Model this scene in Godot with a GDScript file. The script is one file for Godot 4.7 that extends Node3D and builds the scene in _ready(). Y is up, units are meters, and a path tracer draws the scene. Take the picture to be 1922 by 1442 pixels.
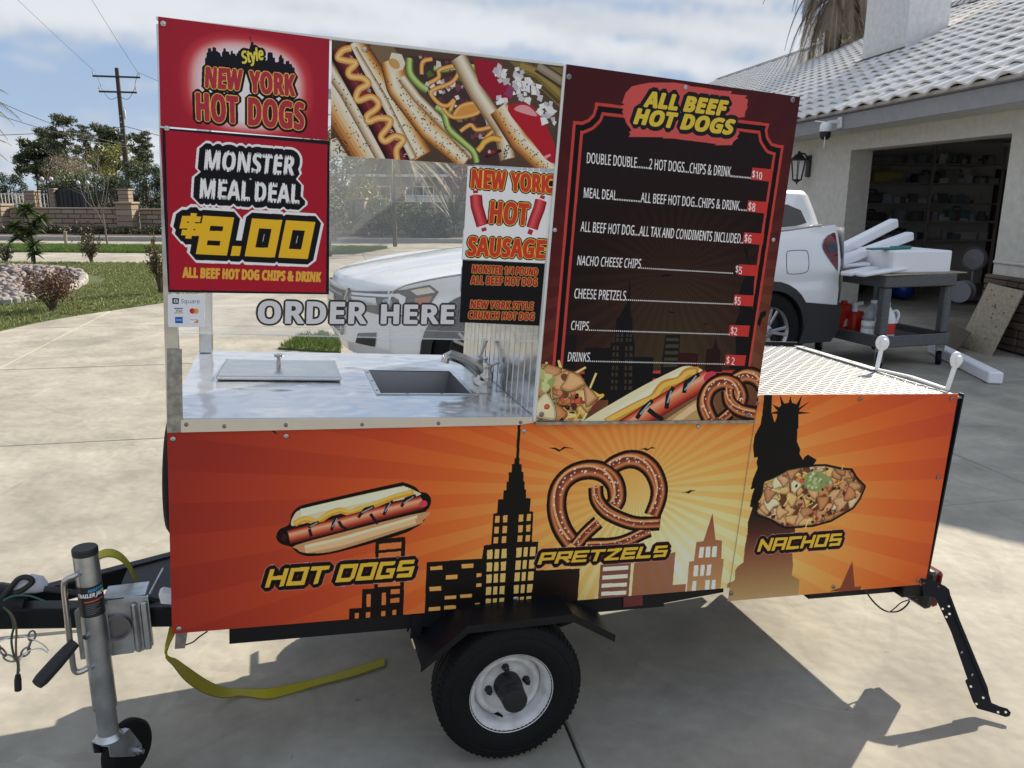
extends Node3D
# A decorated food cart on a sunny concrete driveway. Units are metres, y is up.

const SUN_AZ := 40.3
const SUN_EL := 32.0
var M := {}
var rng := RandomNumberGenerator.new()
var cart: Node3D
var house: Node3D


func _ready():
	rng.seed = 7
	var cam := Camera3D.new()
	cam.name = "camera"
	cam.transform = Transform3D(Basis(Vector3(0.99998, 0.00624, -0.00146), Vector3(-0.00641, 0.97373, -0.2276), Vector3(0.0, 0.2276, 0.97375)).orthonormalized(), Vector3(0, 1.53, 0))
	cam.fov = 50.99
	cam.near = 0.05
	cam.far = 600.0
	add_child(cam)
	cam.current = true
	var env := Environment.new()
	env.background_mode = Environment.BG_SKY
	env.tonemap_mode = Environment.TONE_MAPPER_LINEAR
	env.tonemap_exposure = 1.63
	env.sdfgi_enabled = true
	env.ssao_enabled = true
	env.ssil_enabled = true
	env.sky = make_sky()
	env.background_energy_multiplier = 0.80
	var we := WorldEnvironment.new()
	we.name = "world_environment"
	we.environment = env
	add_child(we)
	var sun := DirectionalLight3D.new()
	sun.name = "sun"
	sun.light_energy = 1.6
	sun.light_color = Color(1.0, 0.955, 0.87)
	sun.light_angular_distance = 0.5
	sun.shadow_enabled = true
	var s := sun_dir()
	sun.transform = Transform3D(Basis.looking_at(-s, Vector3.UP), Vector3(0, 30, 0))
	add_child(sun)
	make_materials()
	build_ground()
	build_house()
	build_background()
	build_suv()
	build_cart()
	build_workshop()
	build_small_things()


func sun_dir() -> Vector3:
	var a := deg_to_rad(SUN_AZ)
	var e := deg_to_rad(SUN_EL)
	return Vector3(sin(a) * cos(e), sin(e), -cos(a) * cos(e))


func make_sky() -> Sky:
	var w := 1024
	var h := 512
	var n := FastNoiseLite.new()
	n.seed = 11
	n.frequency = 1.0
	n.fractal_octaves = 5
	n.fractal_gain = 0.55
	n.domain_warp_enabled = true
	n.domain_warp_amplitude = 0.35
	n.domain_warp_frequency = 1.3
	var im := Image.create(w, h, false, Image.FORMAT_RGBF)
	var sd := sun_dir()
	for y in h:
		var el := PI * (0.5 - (y + 0.5) / h)
		for x in w:
			var az := TAU * (x + 0.5) / w
			var d := Vector3(sin(az) * cos(el), sin(el), cos(az) * cos(el))
			var c: Vector3
			if el < 0.0:
				c = Vector3(0.30, 0.28, 0.25)
			else:
				var t := pow(1.0 - sin(el), 4.0)
				var blue := Vector3(0.175, 0.300, 0.520).lerp(Vector3(0.37, 0.46, 0.57), t)
				var k := 1.0 / (d.y + 0.22)
				var v := n.get_noise_3d((d.x * 0.9 + d.z * 0.35) * k * 0.55 + 3.0, (d.z * 0.9 - d.x * 0.35) * k * 1.5, 0.0)
				var cl := smoothstep(-0.24, 0.24, v + 0.07 + 0.35 * n.get_noise_3d(d.x * k * 3.1, d.z * k * 6.0, 4.0))
				var glow := pow(maxf(d.dot(sd), 0.0), 6.0)
				var white := Vector3(0.50, 0.52, 0.55) * (1.0 + 0.22 * smoothstep(0.0, 0.4, v)) + Vector3(0.30, 0.28, 0.25) * glow
				c = blue.lerp(white, cl * 0.94) + Vector3(0.10, 0.10, 0.09) * glow
			im.set_pixel(x, y, Color(c.x, c.y, c.z))
	var pm := PanoramaSkyMaterial.new()
	pm.panorama = ImageTexture.create_from_image(im)
	var sky := Sky.new()
	sky.sky_material = pm
	return sky


# ---------------------------------------------------------------- names and tags
func tag(o: Node, label: String, category: String, group := "", kind := "") -> Node:
	if label != "":
		o.set_meta("label", label)
	if category != "":
		o.set_meta("category", category)
	if group != "":
		o.set_meta("group", group)
	if kind != "":
		o.set_meta("kind", kind)
	return o


var used := {}


func numbered(called: String, parent: Node) -> String:
	var k := str(parent.get_instance_id()) + called
	var n: int = used.get(k, 0)
	used[k] = n + 1
	return called if n == 0 else "%s_%03d" % [called, n]


func thing(called: String, label: String, category: String, at := Vector3.ZERO, basis := Basis.IDENTITY, group := "") -> Node3D:
	var o := Node3D.new()
	o.name = numbered(called, self)
	add_child(o)
	o.transform = Transform3D(basis, at)
	tag(o, label, category, group)
	return o


func node(called: String, parent: Node, xf := Transform3D.IDENTITY) -> Node3D:
	var o := Node3D.new()
	o.name = numbered(called, parent)
	parent.add_child(o)
	o.transform = xf
	return o


func obj(called: String, mesh, m: Material, parent: Node = self, xf := Transform3D.IDENTITY) -> MeshInstance3D:
	var o := MeshInstance3D.new()
	o.name = numbered(called, parent)
	o.mesh = mesh.done() if mesh is MB else mesh
	o.material_override = m
	parent.add_child(o)
	o.transform = xf
	return o


func structure(called: String, mesh, m: Material) -> MeshInstance3D:
	var o := obj(called, mesh, m)
	o.set_meta("kind", "structure")
	return o


func dup(o: Node3D, called: String, xf: Transform3D) -> Node3D:
	var c: Node3D = o.duplicate()
	c.name = numbered(called, self)
	add_child(c)
	c.transform = xf
	return c


static func T(x: float, y: float, z: float, rx := 0.0, ry := 0.0, rz := 0.0) -> Transform3D:
	return Transform3D(Basis.from_euler(Vector3(deg_to_rad(rx), deg_to_rad(ry), deg_to_rad(rz))), Vector3(x, y, z))


static func p(a: Array) -> PackedVector2Array:
	var r := PackedVector2Array()
	for i in range(0, a.size(), 2):
		r.append(Vector2(a[i], a[i + 1]) * 0.001)
	return r


# ---------------------------------------------------------------- mesh builder
class MB:
	var v := PackedVector3Array()
	var n := PackedVector3Array()
	var t := PackedVector2Array()
	var c := PackedColorArray()
	var col := Color.WHITE
	var tinted := false

	func vert(a: Vector3, nn: Vector3, uv := Vector2.ZERO) -> void:
		v.append(a)
		n.append(nn)
		t.append(uv)
		c.append(col)

	func tri(a: Vector3, b: Vector3, d: Vector3) -> MB:  # counter-clockwise seen from outside
		var nn := (b - a).cross(d - a).normalized()
		vert(a, nn)
		vert(d, nn)
		vert(b, nn)
		return self

	func tris(a, b, d, na, nb, nd, ua := Vector2.ZERO, ub := Vector2.ZERO, ud := Vector2.ZERO) -> void:
		vert(a, na, ua)
		vert(d, nd, ud)
		vert(b, nb, ub)

	func quad(a: Vector3, b: Vector3, d: Vector3, e: Vector3) -> MB:
		tri(a, b, d)
		tri(a, d, e)
		return self

	func quad_uv(a, b, d, e, ua, ub, ud, ue) -> MB:
		var nn: Vector3 = (b - a).cross(d - a).normalized()
		tris(a, b, d, nn, nn, nn, ua, ub, ud)
		tris(a, d, e, nn, nn, nn, ua, ud, ue)
		return self

	func face(pts: Array, centre: Vector3) -> void:  # convex polygon turned away from centre
		var nn: Vector3 = (pts[1] - pts[0]).cross(pts[2] - pts[0])
		var mid := Vector3.ZERO
		for q in pts:
			mid += q
		mid /= pts.size()
		var flip := nn.dot(mid - centre) < 0.0
		for i in range(1, pts.size() - 1):
			if flip:
				tri(pts[0], pts[i + 1], pts[i])
			else:
				tri(pts[0], pts[i], pts[i + 1])

	func box(size: Vector3, xf := Transform3D.IDENTITY, bevel := 0.0) -> MB:
		var h := size * 0.5
		var b := minf(bevel, minf(h.x, minf(h.y, h.z)) * 0.9)
		var o := xf.origin
		var g := func(sx, sy, sz, ax) -> Vector3:
			var q := Vector3(sx * h.x, sy * h.y, sz * h.z)
			for k in 3:
				if k != ax:
					q[k] -= [sx, sy, sz][k] * b
			return xf * q
		for ax in 3:
			for s in [-1, 1]:
				var f := []
				for k in [[-1, -1], [1, -1], [1, 1], [-1, 1]]:
					var e := [0, 0, 0]
					e[ax] = s
					e[(ax + 1) % 3] = k[0]
					e[(ax + 2) % 3] = k[1]
					f.append(g.call(e[0], e[1], e[2], ax))
				face(f, o)
		if b > 0.0:
			for ax in 3:  # twelve edges
				var a1 := (ax + 1) % 3
				var a2 := (ax + 2) % 3
				for s1 in [-1, 1]:
					for s2 in [-1, 1]:
						var f := []
						for w in [[-1, a1], [1, a1], [1, a2], [-1, a2]]:
							var e := [0, 0, 0]
							e[ax] = w[0]
							e[a1] = s1
							e[a2] = s2
							f.append(g.call(e[0], e[1], e[2], w[1]))
						face(f, o)
			for sx in [-1, 1]:
				for sy in [-1, 1]:
					for sz in [-1, 1]:
						face([g.call(sx, sy, sz, 0), g.call(sx, sy, sz, 1), g.call(sx, sy, sz, 2)], o)
		return self

	func span(lo: Vector3, hi: Vector3, bevel := 0.0) -> MB:
		return box((hi - lo).abs(), Transform3D(Basis.IDENTITY, (lo + hi) * 0.5), bevel)

	func bar(a: Vector3, b: Vector3, w: float, h: float, up := Vector3.UP, bevel := 0.0) -> MB:  # a beam from a to b; w across, h along up
		var f := (b - a).normalized()
		var s := f.cross(up).normalized()
		var u := s.cross(f)
		return box(Vector3(w, h, a.distance_to(b)), Transform3D(Basis(s, u, -f), (a + b) * 0.5), bevel)

	func tube(path: Array, r, sides := 10, caps := true, flat_w := 1.0) -> MB:
		var k := path.size()
		var rings := []
		var norms := []
		var f0: Vector3 = (path[1] - path[0]).normalized()
		var u := (Vector3.UP if absf(f0.y) < 0.9 else Vector3.RIGHT)
		u = (u - f0 * u.dot(f0)).normalized()
		for i in k:
			var f: Vector3 = (path[mini(i + 1, k - 1)] - path[maxi(i - 1, 0)]).normalized()
			u = (u - f * u.dot(f)).normalized()
			var s := f.cross(u)
			var rr: float = r[i] if r is Array else r
			var ring := []
			var nr := []
			for j in sides:
				var a := TAU * j / sides
				var d := u * cos(a) + s * sin(a) * flat_w
				ring.append(path[i] + d * rr)
				nr.append(d.normalized())
			rings.append(ring)
			norms.append(nr)
		for i in k - 1:
			for j in sides:
				var j2 := (j + 1) % sides
				tris(rings[i][j], rings[i][j2], rings[i + 1][j2], norms[i][j], norms[i][j2], norms[i + 1][j2], Vector2(float(j) / sides, i), Vector2(float(j + 1) / sides, i), Vector2(float(j + 1) / sides, i + 1))
				tris(rings[i][j], rings[i + 1][j2], rings[i + 1][j], norms[i][j], norms[i + 1][j2], norms[i + 1][j], Vector2(float(j) / sides, i), Vector2(float(j + 1) / sides, i + 1), Vector2(float(j) / sides, i + 1))
		if caps:
			for e in [0, k - 1]:
				var back: Vector3 = path[1] if e == 0 else path[k - 2]
				for j in range(1, sides - 1):
					face([rings[e][0], rings[e][j], rings[e][j + 1]], back)
		return self

	func lathe(prof: Array, xf := Transform3D.IDENTITY, sides := 24, sharp := 0.6) -> MB:  # profile of Vector2(radius, along y); normals split at sharp corners
		var k := prof.size()
		for i in k - 1:
			var a: Vector2 = prof[i]
			var b: Vector2 = prof[i + 1]
			if a.distance_to(b) < 1e-6:
				continue
			var sn := Vector2(b.y - a.y, a.x - b.x).normalized()
			var na := sn
			var nb := sn
			if i > 0:
				var q: Vector2 = a - prof[i - 1]
				var pn := Vector2(q.y, -q.x).normalized()
				if pn.dot(sn) > sharp:
					na = (pn + sn).normalized()
			if i < k - 2:
				var q2: Vector2 = prof[i + 2] - b
				var qn := Vector2(q2.y, -q2.x).normalized()
				if qn.dot(sn) > sharp:
					nb = (qn + sn).normalized()
			for j in sides:
				var c0 := Vector2(cos(TAU * j / sides), sin(TAU * j / sides))
				var c1 := Vector2(cos(TAU * (j + 1) / sides), sin(TAU * (j + 1) / sides))
				var P := func(q: Vector2, cc: Vector2) -> Vector3: return xf * Vector3(q.x * cc.x, q.y, -q.x * cc.y)
				var Q := func(q: Vector2, cc: Vector2) -> Vector3: return (xf.basis * Vector3(q.x * cc.x, q.y, -q.x * cc.y)).normalized()
				var u0 := float(j) / sides
				var u1 := float(j + 1) / sides
				if a.x > 1e-6:
					tris(P.call(a, c0), P.call(a, c1), P.call(b, c1), Q.call(na, c0), Q.call(na, c1), Q.call(nb, c1), Vector2(u0, a.y), Vector2(u1, a.y), Vector2(u1, b.y))
				if b.x > 1e-6:
					tris(P.call(a, c0), P.call(b, c1), P.call(b, c0), Q.call(na, c0), Q.call(nb, c1), Q.call(nb, c0), Vector2(u0, a.y), Vector2(u1, b.y), Vector2(u0, b.y))
		return self

	func ball(r: Vector3, xf := Transform3D.IDENTITY, sides := 14, stacks := 8) -> MB:
		var prof := []
		for i in stacks + 1:
			var a := PI * (float(i) / stacks - 0.5)
			prof.append(Vector2(cos(a), sin(a)))
		return lathe(prof, xf * Transform3D(Basis.from_scale(r), Vector3.ZERO), sides, -1.0)

	func prism(poly: PackedVector2Array, z0: float, z1: float, xf := Transform3D.IDENTITY, uvrect := Rect2()) -> MB:
		var q := poly
		if Geometry2D.is_polygon_clockwise(q):
			q.reverse()
		var area := 0.0
		for i in q.size():
			area += q[i].cross(q[(i + 1) % q.size()])
		if area < 0.0:
			q.reverse()
		var ix := Geometry2D.triangulate_polygon(q)
		var nf := (xf.basis * Vector3(0, 0, 1)).normalized()
		for i in range(0, ix.size(), 3):
			var a := q[ix[i]]
			var b := q[ix[i + 1]]
			var d := q[ix[i + 2]]
			if (b - a).cross(d - a) < 0.0:
				var w := b
				b = d
				d = w
			var uv := []
			for e in [a, b, d]:
				uv.append(Vector2((e.x - uvrect.position.x) / uvrect.size.x, 1.0 - (e.y - uvrect.position.y) / uvrect.size.y) if uvrect.size.x > 0.0 else e)
			tris(xf * Vector3(a.x, a.y, z1), xf * Vector3(b.x, b.y, z1), xf * Vector3(d.x, d.y, z1), nf, nf, nf, uv[0], uv[1], uv[2])
			if z0 != z1:
				tris(xf * Vector3(a.x, a.y, z0), xf * Vector3(d.x, d.y, z0), xf * Vector3(b.x, b.y, z0), -nf, -nf, -nf, uv[0], uv[2], uv[1])
		if z0 != z1:
			for i in q.size():
				var a := q[i]
				var b := q[(i + 1) % q.size()]
				quad(xf * Vector3(a.x, a.y, z0), xf * Vector3(b.x, b.y, z0), xf * Vector3(b.x, b.y, z1), xf * Vector3(a.x, a.y, z1))
		return self

	func ribbon(path: Array, across: Array, thick := 0.002) -> MB:  # a strap: centre points and half-width vectors
		var k := path.size()
		var s := 0.0
		for i in k - 1:
			var l0: Vector3 = path[i] - across[i]
			var r0: Vector3 = path[i] + across[i]
			var l1: Vector3 = path[i + 1] - across[i + 1]
			var r1: Vector3 = path[i + 1] + across[i + 1]
			var nn: Vector3 = (r0 - l0).cross(l1 - l0).normalized() * thick * 0.5
			var s1: float = s + path[i].distance_to(path[i + 1])
			quad_uv(l0 + nn, r0 + nn, r1 + nn, l1 + nn, Vector2(0, s), Vector2(1, s), Vector2(1, s1), Vector2(0, s1))
			quad_uv(r0 - nn, l0 - nn, l1 - nn, r1 - nn, Vector2(1, s), Vector2(0, s), Vector2(0, s1), Vector2(1, s1))
			quad(l0 - nn, l0 + nn, l1 + nn, l1 - nn)
			quad(r0 + nn, r0 - nn, r1 - nn, r1 + nn)
			s = s1
		return self

	func done() -> ArrayMesh:
		var a := []
		a.resize(Mesh.ARRAY_MAX)
		a[Mesh.ARRAY_VERTEX] = v
		a[Mesh.ARRAY_NORMAL] = n
		a[Mesh.ARRAY_TEX_UV] = t
		if tinted:
			a[Mesh.ARRAY_COLOR] = c
		var m := ArrayMesh.new()
		m.add_surface_from_arrays(Mesh.PRIMITIVE_TRIANGLES, a)
		return m


func mb() -> MB:
	return MB.new()


# ---------------------------------------------------------------- materials
func lin(r: float, g: float, b: float) -> Color:
	return Color(r, g, b).linear_to_srgb()


func mat(called: String, c: Color, rough := 0.7, metal := 0.0) -> StandardMaterial3D:
	var m := StandardMaterial3D.new()
	m.resource_name = called
	m.albedo_color = c
	m.roughness = rough
	m.metallic = metal
	M[called] = m
	return m


func noise_image(sd: int, freq: float, oct: int, lo: float, hi: float, size := 256, gain := 0.5, sx := 1.0) -> Image:
	var n := FastNoiseLite.new()
	n.seed = sd
	n.frequency = freq
	n.fractal_octaves = oct
	n.fractal_gain = gain
	var src := n.get_seamless_image(size, size)
	var im := Image.create(size, size, false, Image.FORMAT_RGB8)
	for y in size:
		for x in size:
			var f := lerpf(lo, hi, src.get_pixel(x, y).r)
			im.set_pixel(x, y, Color(f, f, f))
	return im


func tex(im: Image) -> ImageTexture:
	return ImageTexture.create_from_image(im)


func triplanar(m: StandardMaterial3D, t: Texture2D, scale: float, world := true) -> StandardMaterial3D:
	m.albedo_texture = t
	m.uv1_triplanar = true
	m.uv1_world_triplanar = world
	m.uv1_scale = Vector3.ONE * scale
	return m


func relief(m: StandardMaterial3D, im: Image, strength: float, ns := 1.0) -> StandardMaterial3D:
	var k: Image = im.duplicate()
	k.bump_map_to_normal_map(strength)
	m.normal_enabled = true
	m.normal_texture = tex(k)
	m.normal_scale = ns
	return m


func grain(m: StandardMaterial3D, t: Texture2D, scale: float) -> void:  # a second, coarser pattern multiplied in
	m.detail_enabled = true
	m.detail_albedo = t
	m.detail_blend_mode = BaseMaterial3D.BLEND_MODE_MUL
	m.detail_uv_layer = BaseMaterial3D.DETAIL_UV_2
	m.uv2_triplanar = true
	m.uv2_world_triplanar = true
	m.uv2_scale = Vector3.ONE * scale


func make_materials() -> void:
	var fine := noise_image(1, 0.05, 5, 0.72, 1.0)
	var blot := noise_image(2, 0.012, 4, 0.80, 1.06)
	var grit := noise_image(3, 0.2, 3, 0.0, 1.0)
	var wave := noise_image(4, 0.008, 3, 0.0, 1.0)
	var t_fine := tex(fine)
	var t_blot := tex(blot)
	var t_soft := tex(noise_image(9, 0.03, 4, 0.90, 1.0))
	M.t_fine = t_fine
	M.t_blot = t_blot
	M.i_grit = grit
	M.i_wave = wave
	var m := mat("concrete", lin(0.45, 0.42, 0.365), 0.85)
	m.metallic_specular = 0.35
	triplanar(m, concrete_texture(), 0.26)
	relief(m, grit, 0.8, 0.3)
	grain(m, tex(noise_image(6, 0.010, 5, 0.88, 1.03, 512, 0.6)), 0.09)
	m = mat("concrete_dark", lin(0.07, 0.066, 0.06), 0.9)
	m = mat("kerb", lin(0.45, 0.43, 0.40), 0.85)
	triplanar(m, t_fine, 1.5)
	m = mat("soil", lin(0.12, 0.085, 0.055), 0.95)
	triplanar(m, t_fine, 1.1)
	grain(m, t_blot, 0.1)
	m = mat("turf", lin(0.11, 0.155, 0.035), 0.95)
	triplanar(m, t_fine, 1.3)
	grain(m, t_blot, 0.12)
	m = mat("stucco", lin(0.62, 0.60, 0.55), 0.92)
	triplanar(m, t_soft, 1.0)
	relief(m, grit, 2.5, 0.5)
	m = mat("fascia_paint", lin(0.27, 0.27, 0.29), 0.6)
	triplanar(m, t_soft, 0.8)
	m = mat("roof_tile", lin(0.70, 0.68, 0.66), 0.5)
	triplanar(m, t_soft, 2.0)
	m = mat("roof_tile_stained", lin(0.63, 0.60, 0.57), 0.55)
	triplanar(m, t_soft, 2.0)
	m = mat("roof_tile_pale", lin(0.76, 0.74, 0.72), 0.5)
	triplanar(m, t_soft, 2.0)
	mat("underlay", lin(0.10, 0.09, 0.085), 0.95)
	for i in 4:
		var sc: Array = [[0.15, 0.105, 0.075], [0.11, 0.08, 0.062], [0.19, 0.14, 0.10], [0.13, 0.10, 0.085]][i]
		m = mat("ledge_stone_%s" % "abcd"[i], lin(sc[0], sc[1], sc[2]), 0.9)
		triplanar(m, t_fine, 3.0)
		relief(m, grit, 3.0)
		var bc: Array = [[0.40, 0.31, 0.24], [0.37, 0.28, 0.21], [0.43, 0.335, 0.26], [0.35, 0.27, 0.21]][i]
		m = mat("block_%s" % "abcd"[i], lin(bc[0], bc[1], bc[2]), 0.9)
		triplanar(m, t_fine, 2.0)
	mat("mortar", lin(0.10, 0.075, 0.06), 0.95)
	m = mat("steel", lin(0.56, 0.57, 0.58), 0.22, 1.0)
	m.roughness_texture = tex(noise_image(8, 0.02, 4, 0.5, 1.4))
	m.uv1_triplanar = true
	m.uv1_scale = Vector3.ONE * 2.0
	relief(m, wave, 3.0, 0.35)
	m = mat("plate", lin(0.19, 0.195, 0.20), 0.6, 0.2)
	mat("tread", lin(0.62, 0.62, 0.62), 0.45, 0.5)
	m = mat("counter_steel", lin(0.74, 0.75, 0.77), 0.17, 0.82)
	m.roughness_texture = tex(noise_image(18, 0.02, 4, 0.4, 1.7))
	m.uv1_triplanar = true
	m.uv1_scale = Vector3.ONE * 1.6
	relief(m, wave, 5.0, 0.6)
	m = mat("steel_dull", lin(0.42, 0.42, 0.42), 0.42, 1.0)
	triplanar(m, t_fine, 3.0, false)
	mat("steel_dark", lin(0.22, 0.22, 0.23), 0.35, 1.0)
	mat("chrome", lin(0.50, 0.48, 0.45), 0.13, 1.0)
	m = mat("zinc", lin(0.50, 0.53, 0.56), 0.36, 1.0)
	triplanar(m, t_blot, 4.0, false)
	m = mat("black_paint", lin(0.007, 0.0075, 0.010), 0.42)
	m.metallic_specular = 0.35
	m = mat("black_plastic", lin(0.012, 0.012, 0.014), 0.55)
	m = mat("rubber", lin(0.011, 0.011, 0.012), 0.75)
	m.metallic_specular = 0.3
	triplanar(m, t_fine, 6.0, false)
	m = mat("white_paint", lin(0.74, 0.74, 0.73), 0.35)
	m = mat("rim_white", lin(0.72, 0.72, 0.72), 0.4)
	triplanar(m, t_blot, 5.0, false)
	mat("white_plastic", lin(0.74, 0.75, 0.77), 0.4)
	mat("foam", lin(0.80, 0.80, 0.84), 0.8)
	mat("red_plastic", lin(0.52, 0.028, 0.016), 0.35)
	mat("red_lens", lin(0.13, 0.005, 0.008), 0.12)
	mat("coro_edge", lin(0.70, 0.70, 0.68), 0.6)
	m = mat("car_paint", lin(0.74, 0.75, 0.77), 0.35)
	m.clearcoat_enabled = true
	m.clearcoat = 1.0
	m.clearcoat_roughness = 0.04
	m = mat("car_glass", lin(0.012, 0.015, 0.02), 0.06)
	mat("car_trim", lin(0.014, 0.015, 0.018), 0.55)
	mat("seam", lin(0.02, 0.02, 0.024), 0.7)
	mat("alloy", lin(0.42, 0.42, 0.44), 0.3, 1.0)
	mat("amber_lens", lin(0.42, 0.11, 0.03), 0.2)
	mat("lamp_silver", lin(0.6, 0.62, 0.66), 0.15, 1.0)
	m = mat("wood_pole", lin(0.085, 0.065, 0.05), 0.9)
	triplanar(m, t_fine, 1.0)
	m = mat("plywood", lin(0.50, 0.43, 0.31), 0.8)
	triplanar(m, t_fine, 1.6)
	m = mat("bark", lin(0.12, 0.09, 0.065), 0.95)
	triplanar(m, t_fine, 2.0)
	mat("bark_grey", lin(0.20, 0.17, 0.14), 0.9)
	mat("pale_bark", lin(0.30, 0.25, 0.20), 0.9)
	m = mat("leaf", Color.WHITE, 0.55)
	m.vertex_color_use_as_albedo = true
	m.backlight_enabled = true
	m.backlight = Color(0.45, 0.5, 0.3)
	mat("iron", lin(0.012, 0.012, 0.013), 0.5)
	m = mat("strap", lin(0.50, 0.43, 0.02), 0.7)
	m.albedo_texture = strap_texture()
	m = mat("plexi", Color(0.92, 0.95, 0.98, 0.04), 0.16)
	m.transparency = BaseMaterial3D.TRANSPARENCY_ALPHA
	m = mat("scratched", Color(0.86, 0.88, 0.90, 0.30), 0.6)
	m.transparency = BaseMaterial3D.TRANSPARENCY_ALPHA
	m.albedo_texture = scratch_texture()
	m.backlight_enabled = true
	m.backlight = Color(0.8, 0.8, 0.8)
	m = mat("clear_glass", Color(0.9, 0.95, 1.0, 0.08), 0.02)
	m.transparency = BaseMaterial3D.TRANSPARENCY_ALPHA
	m = mat("clear_jug", Color(0.8, 0.85, 0.9, 0.35), 0.2)
	m.transparency = BaseMaterial3D.TRANSPARENCY_ALPHA
	mat("dark_lens", lin(0.03, 0.03, 0.036), 0.08)
	m = mat("cart_grey", lin(0.13, 0.13, 0.135), 0.6)
	triplanar(m, t_fine, 3.0)
	mat("teal", lin(0.03, 0.17, 0.16), 0.45)
	m = mat("chipboard", lin(0.15, 0.115, 0.09), 0.85)
	triplanar(m, t_fine, 3.0)
	mat("gate_sheet", lin(0.022, 0.024, 0.03), 0.5)
	mat("far_wall", lin(0.26, 0.23, 0.21), 0.9)
	mat("far_roof", lin(0.10, 0.075, 0.06), 0.9)
	mat("dusty_blue", lin(0.12, 0.15, 0.20), 0.4)
	m = mat("river_stone", lin(0.36, 0.30, 0.29), 0.8)
	triplanar(m, t_blot, 1.3)
	grain(m, t_fine, 4.0)
	mat("drywall", lin(0.74, 0.73, 0.71), 0.9)
	mat("brown_door", lin(0.06, 0.035, 0.025), 0.6)
	mat("shelf_wood", lin(0.42, 0.39, 0.36), 0.8)
	m = mat("stucco_pale", lin(0.76, 0.76, 0.76), 0.92)
	triplanar(m, t_soft, 1.0)
	relief(m, grit, 2.5, 0.45)
	mat("white_vinyl", lin(0.66, 0.66, 0.70), 0.35)
	mat("black_vinyl", lin(0.012, 0.012, 0.016), 0.35)
	mat("plug_grey", lin(0.45, 0.45, 0.5), 0.5)
	mat("wire_green", lin(0.02, 0.09, 0.06), 0.5)
	mat("wire_brown", lin(0.16, 0.09, 0.05), 0.5)
	mat("blue_liquid", lin(0.02, 0.05, 0.32), 0.25)


func strap_texture() -> ImageTexture:
	var im := Image.create(64, 8, false, Image.FORMAT_RGB8)
	for x in 64:
		var f := 0.80 + 0.2 * absf(sin(x * PI / 8.0))
		if x < 3 or x > 60:
			f = 0.72
		for y in 8:
			im.set_pixel(x, y, Color(f, f, f * (0.9 + 0.1 * (y % 2))))
	return tex(im)


func scratch_texture() -> ImageTexture:  # how milky the worn plastic is: wiping arcs, scratches and specks
	var r := RandomNumberGenerator.new()
	r.seed = 77
	var cv := Cv.new(Vector2.ZERO, Vector2(2, 1), 512, Color(0.42, 0.42, 0.42))
	for i in 26:
		var q := PackedVector2Array()
		var c := Vector2(r.randf_range(-0.3, 2.3), r.randf_range(-0.8, 0.5))
		var rad := r.randf_range(0.5, 1.1)
		var a := r.randf_range(0.4, 2.2)
		for k in 12:
			q.append(c + Vector2(cos(a + k * 0.05), sin(a + k * 0.05)) * rad)
		var f := r.randf_range(0.46, 0.58)
		cv.line(q, r.randf_range(0.006, 0.05), Color(f, f, f))
	for i in 70:
		var a := Vector2(r.randf() * 2.0, r.randf())
		var f := r.randf_range(0.55, 0.95)
		cv.line(PackedVector2Array([a, a + Vector2(r.randfn() * 0.12, r.randfn() * 0.05)]), r.randf_range(0.0008, 0.0018), Color(f, f, f))
	for i in 260:
		cv.dot(Vector2(r.randf() * 2.0, r.randf() * 0.7), Vector2.ONE * r.randf_range(0.0012, 0.0035), Color(0.95, 0.95, 0.95))
	var w := cv.im.get_width()
	var h := cv.im.get_height()
	cv.im.resize(w / 2, h / 2, Image.INTERPOLATE_BILINEAR)
	var out := Image.create(w / 2, h / 2, false, Image.FORMAT_RGBA8)
	for y in h / 2:
		for x in w / 2:
			out.set_pixel(x, y, Color(1, 1, 1, cv.im.get_pixel(x, y).r))
	return tex(out)


func concrete_texture() -> ImageTexture:  # trowel arcs, pores and old specks over cloudy grey
	var r := RandomNumberGenerator.new()
	r.seed = 19
	var cv := Cv.new(Vector2.ZERO, Vector2(4, 4), 192, Color(0.93, 0.93, 0.93))
	for i in 420:
		var c := Vector2(r.randf() * 4.0, r.randf() * 4.0)
		var rad := r.randf_range(0.3, 1.1)
		var a := r.randf() * TAU
		var q := PackedVector2Array()
		for k in 7:
			q.append(c + Vector2(cos(a + k * 0.11), sin(a + k * 0.11)) * rad)
		var f := r.randf_range(0.895, 0.965)
		cv.line(q, r.randf_range(0.003, 0.022), Color(f, f, f))
	for i in 60:
		var f := r.randf_range(0.78, 0.9)
		cv.dot(Vector2(r.randf() * 4.0, r.randf() * 4.0), Vector2(r.randf_range(0.004, 0.012), r.randf_range(0.004, 0.010)), Color(f, f, f))
	for i in 30:
		cv.dot(Vector2(r.randf() * 4.0, r.randf() * 4.0), Vector2(r.randf_range(0.003, 0.009), 0.004), Color(1, 1, 1))
	var im := cv.im
	var n := FastNoiseLite.new()
	n.seed = 5
	n.frequency = 0.008
	n.fractal_octaves = 6
	n.fractal_gain = 0.68
	var s := n.get_seamless_image(im.get_width(), im.get_height())
	for y in im.get_height():
		for x in im.get_width():
			var f := im.get_pixel(x, y).r * lerpf(0.86, 1.10, s.get_pixel(x, y).r)
			im.set_pixel(x, y, Color(f, f * 0.997, f * 0.99))
	return tex(im)


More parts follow.
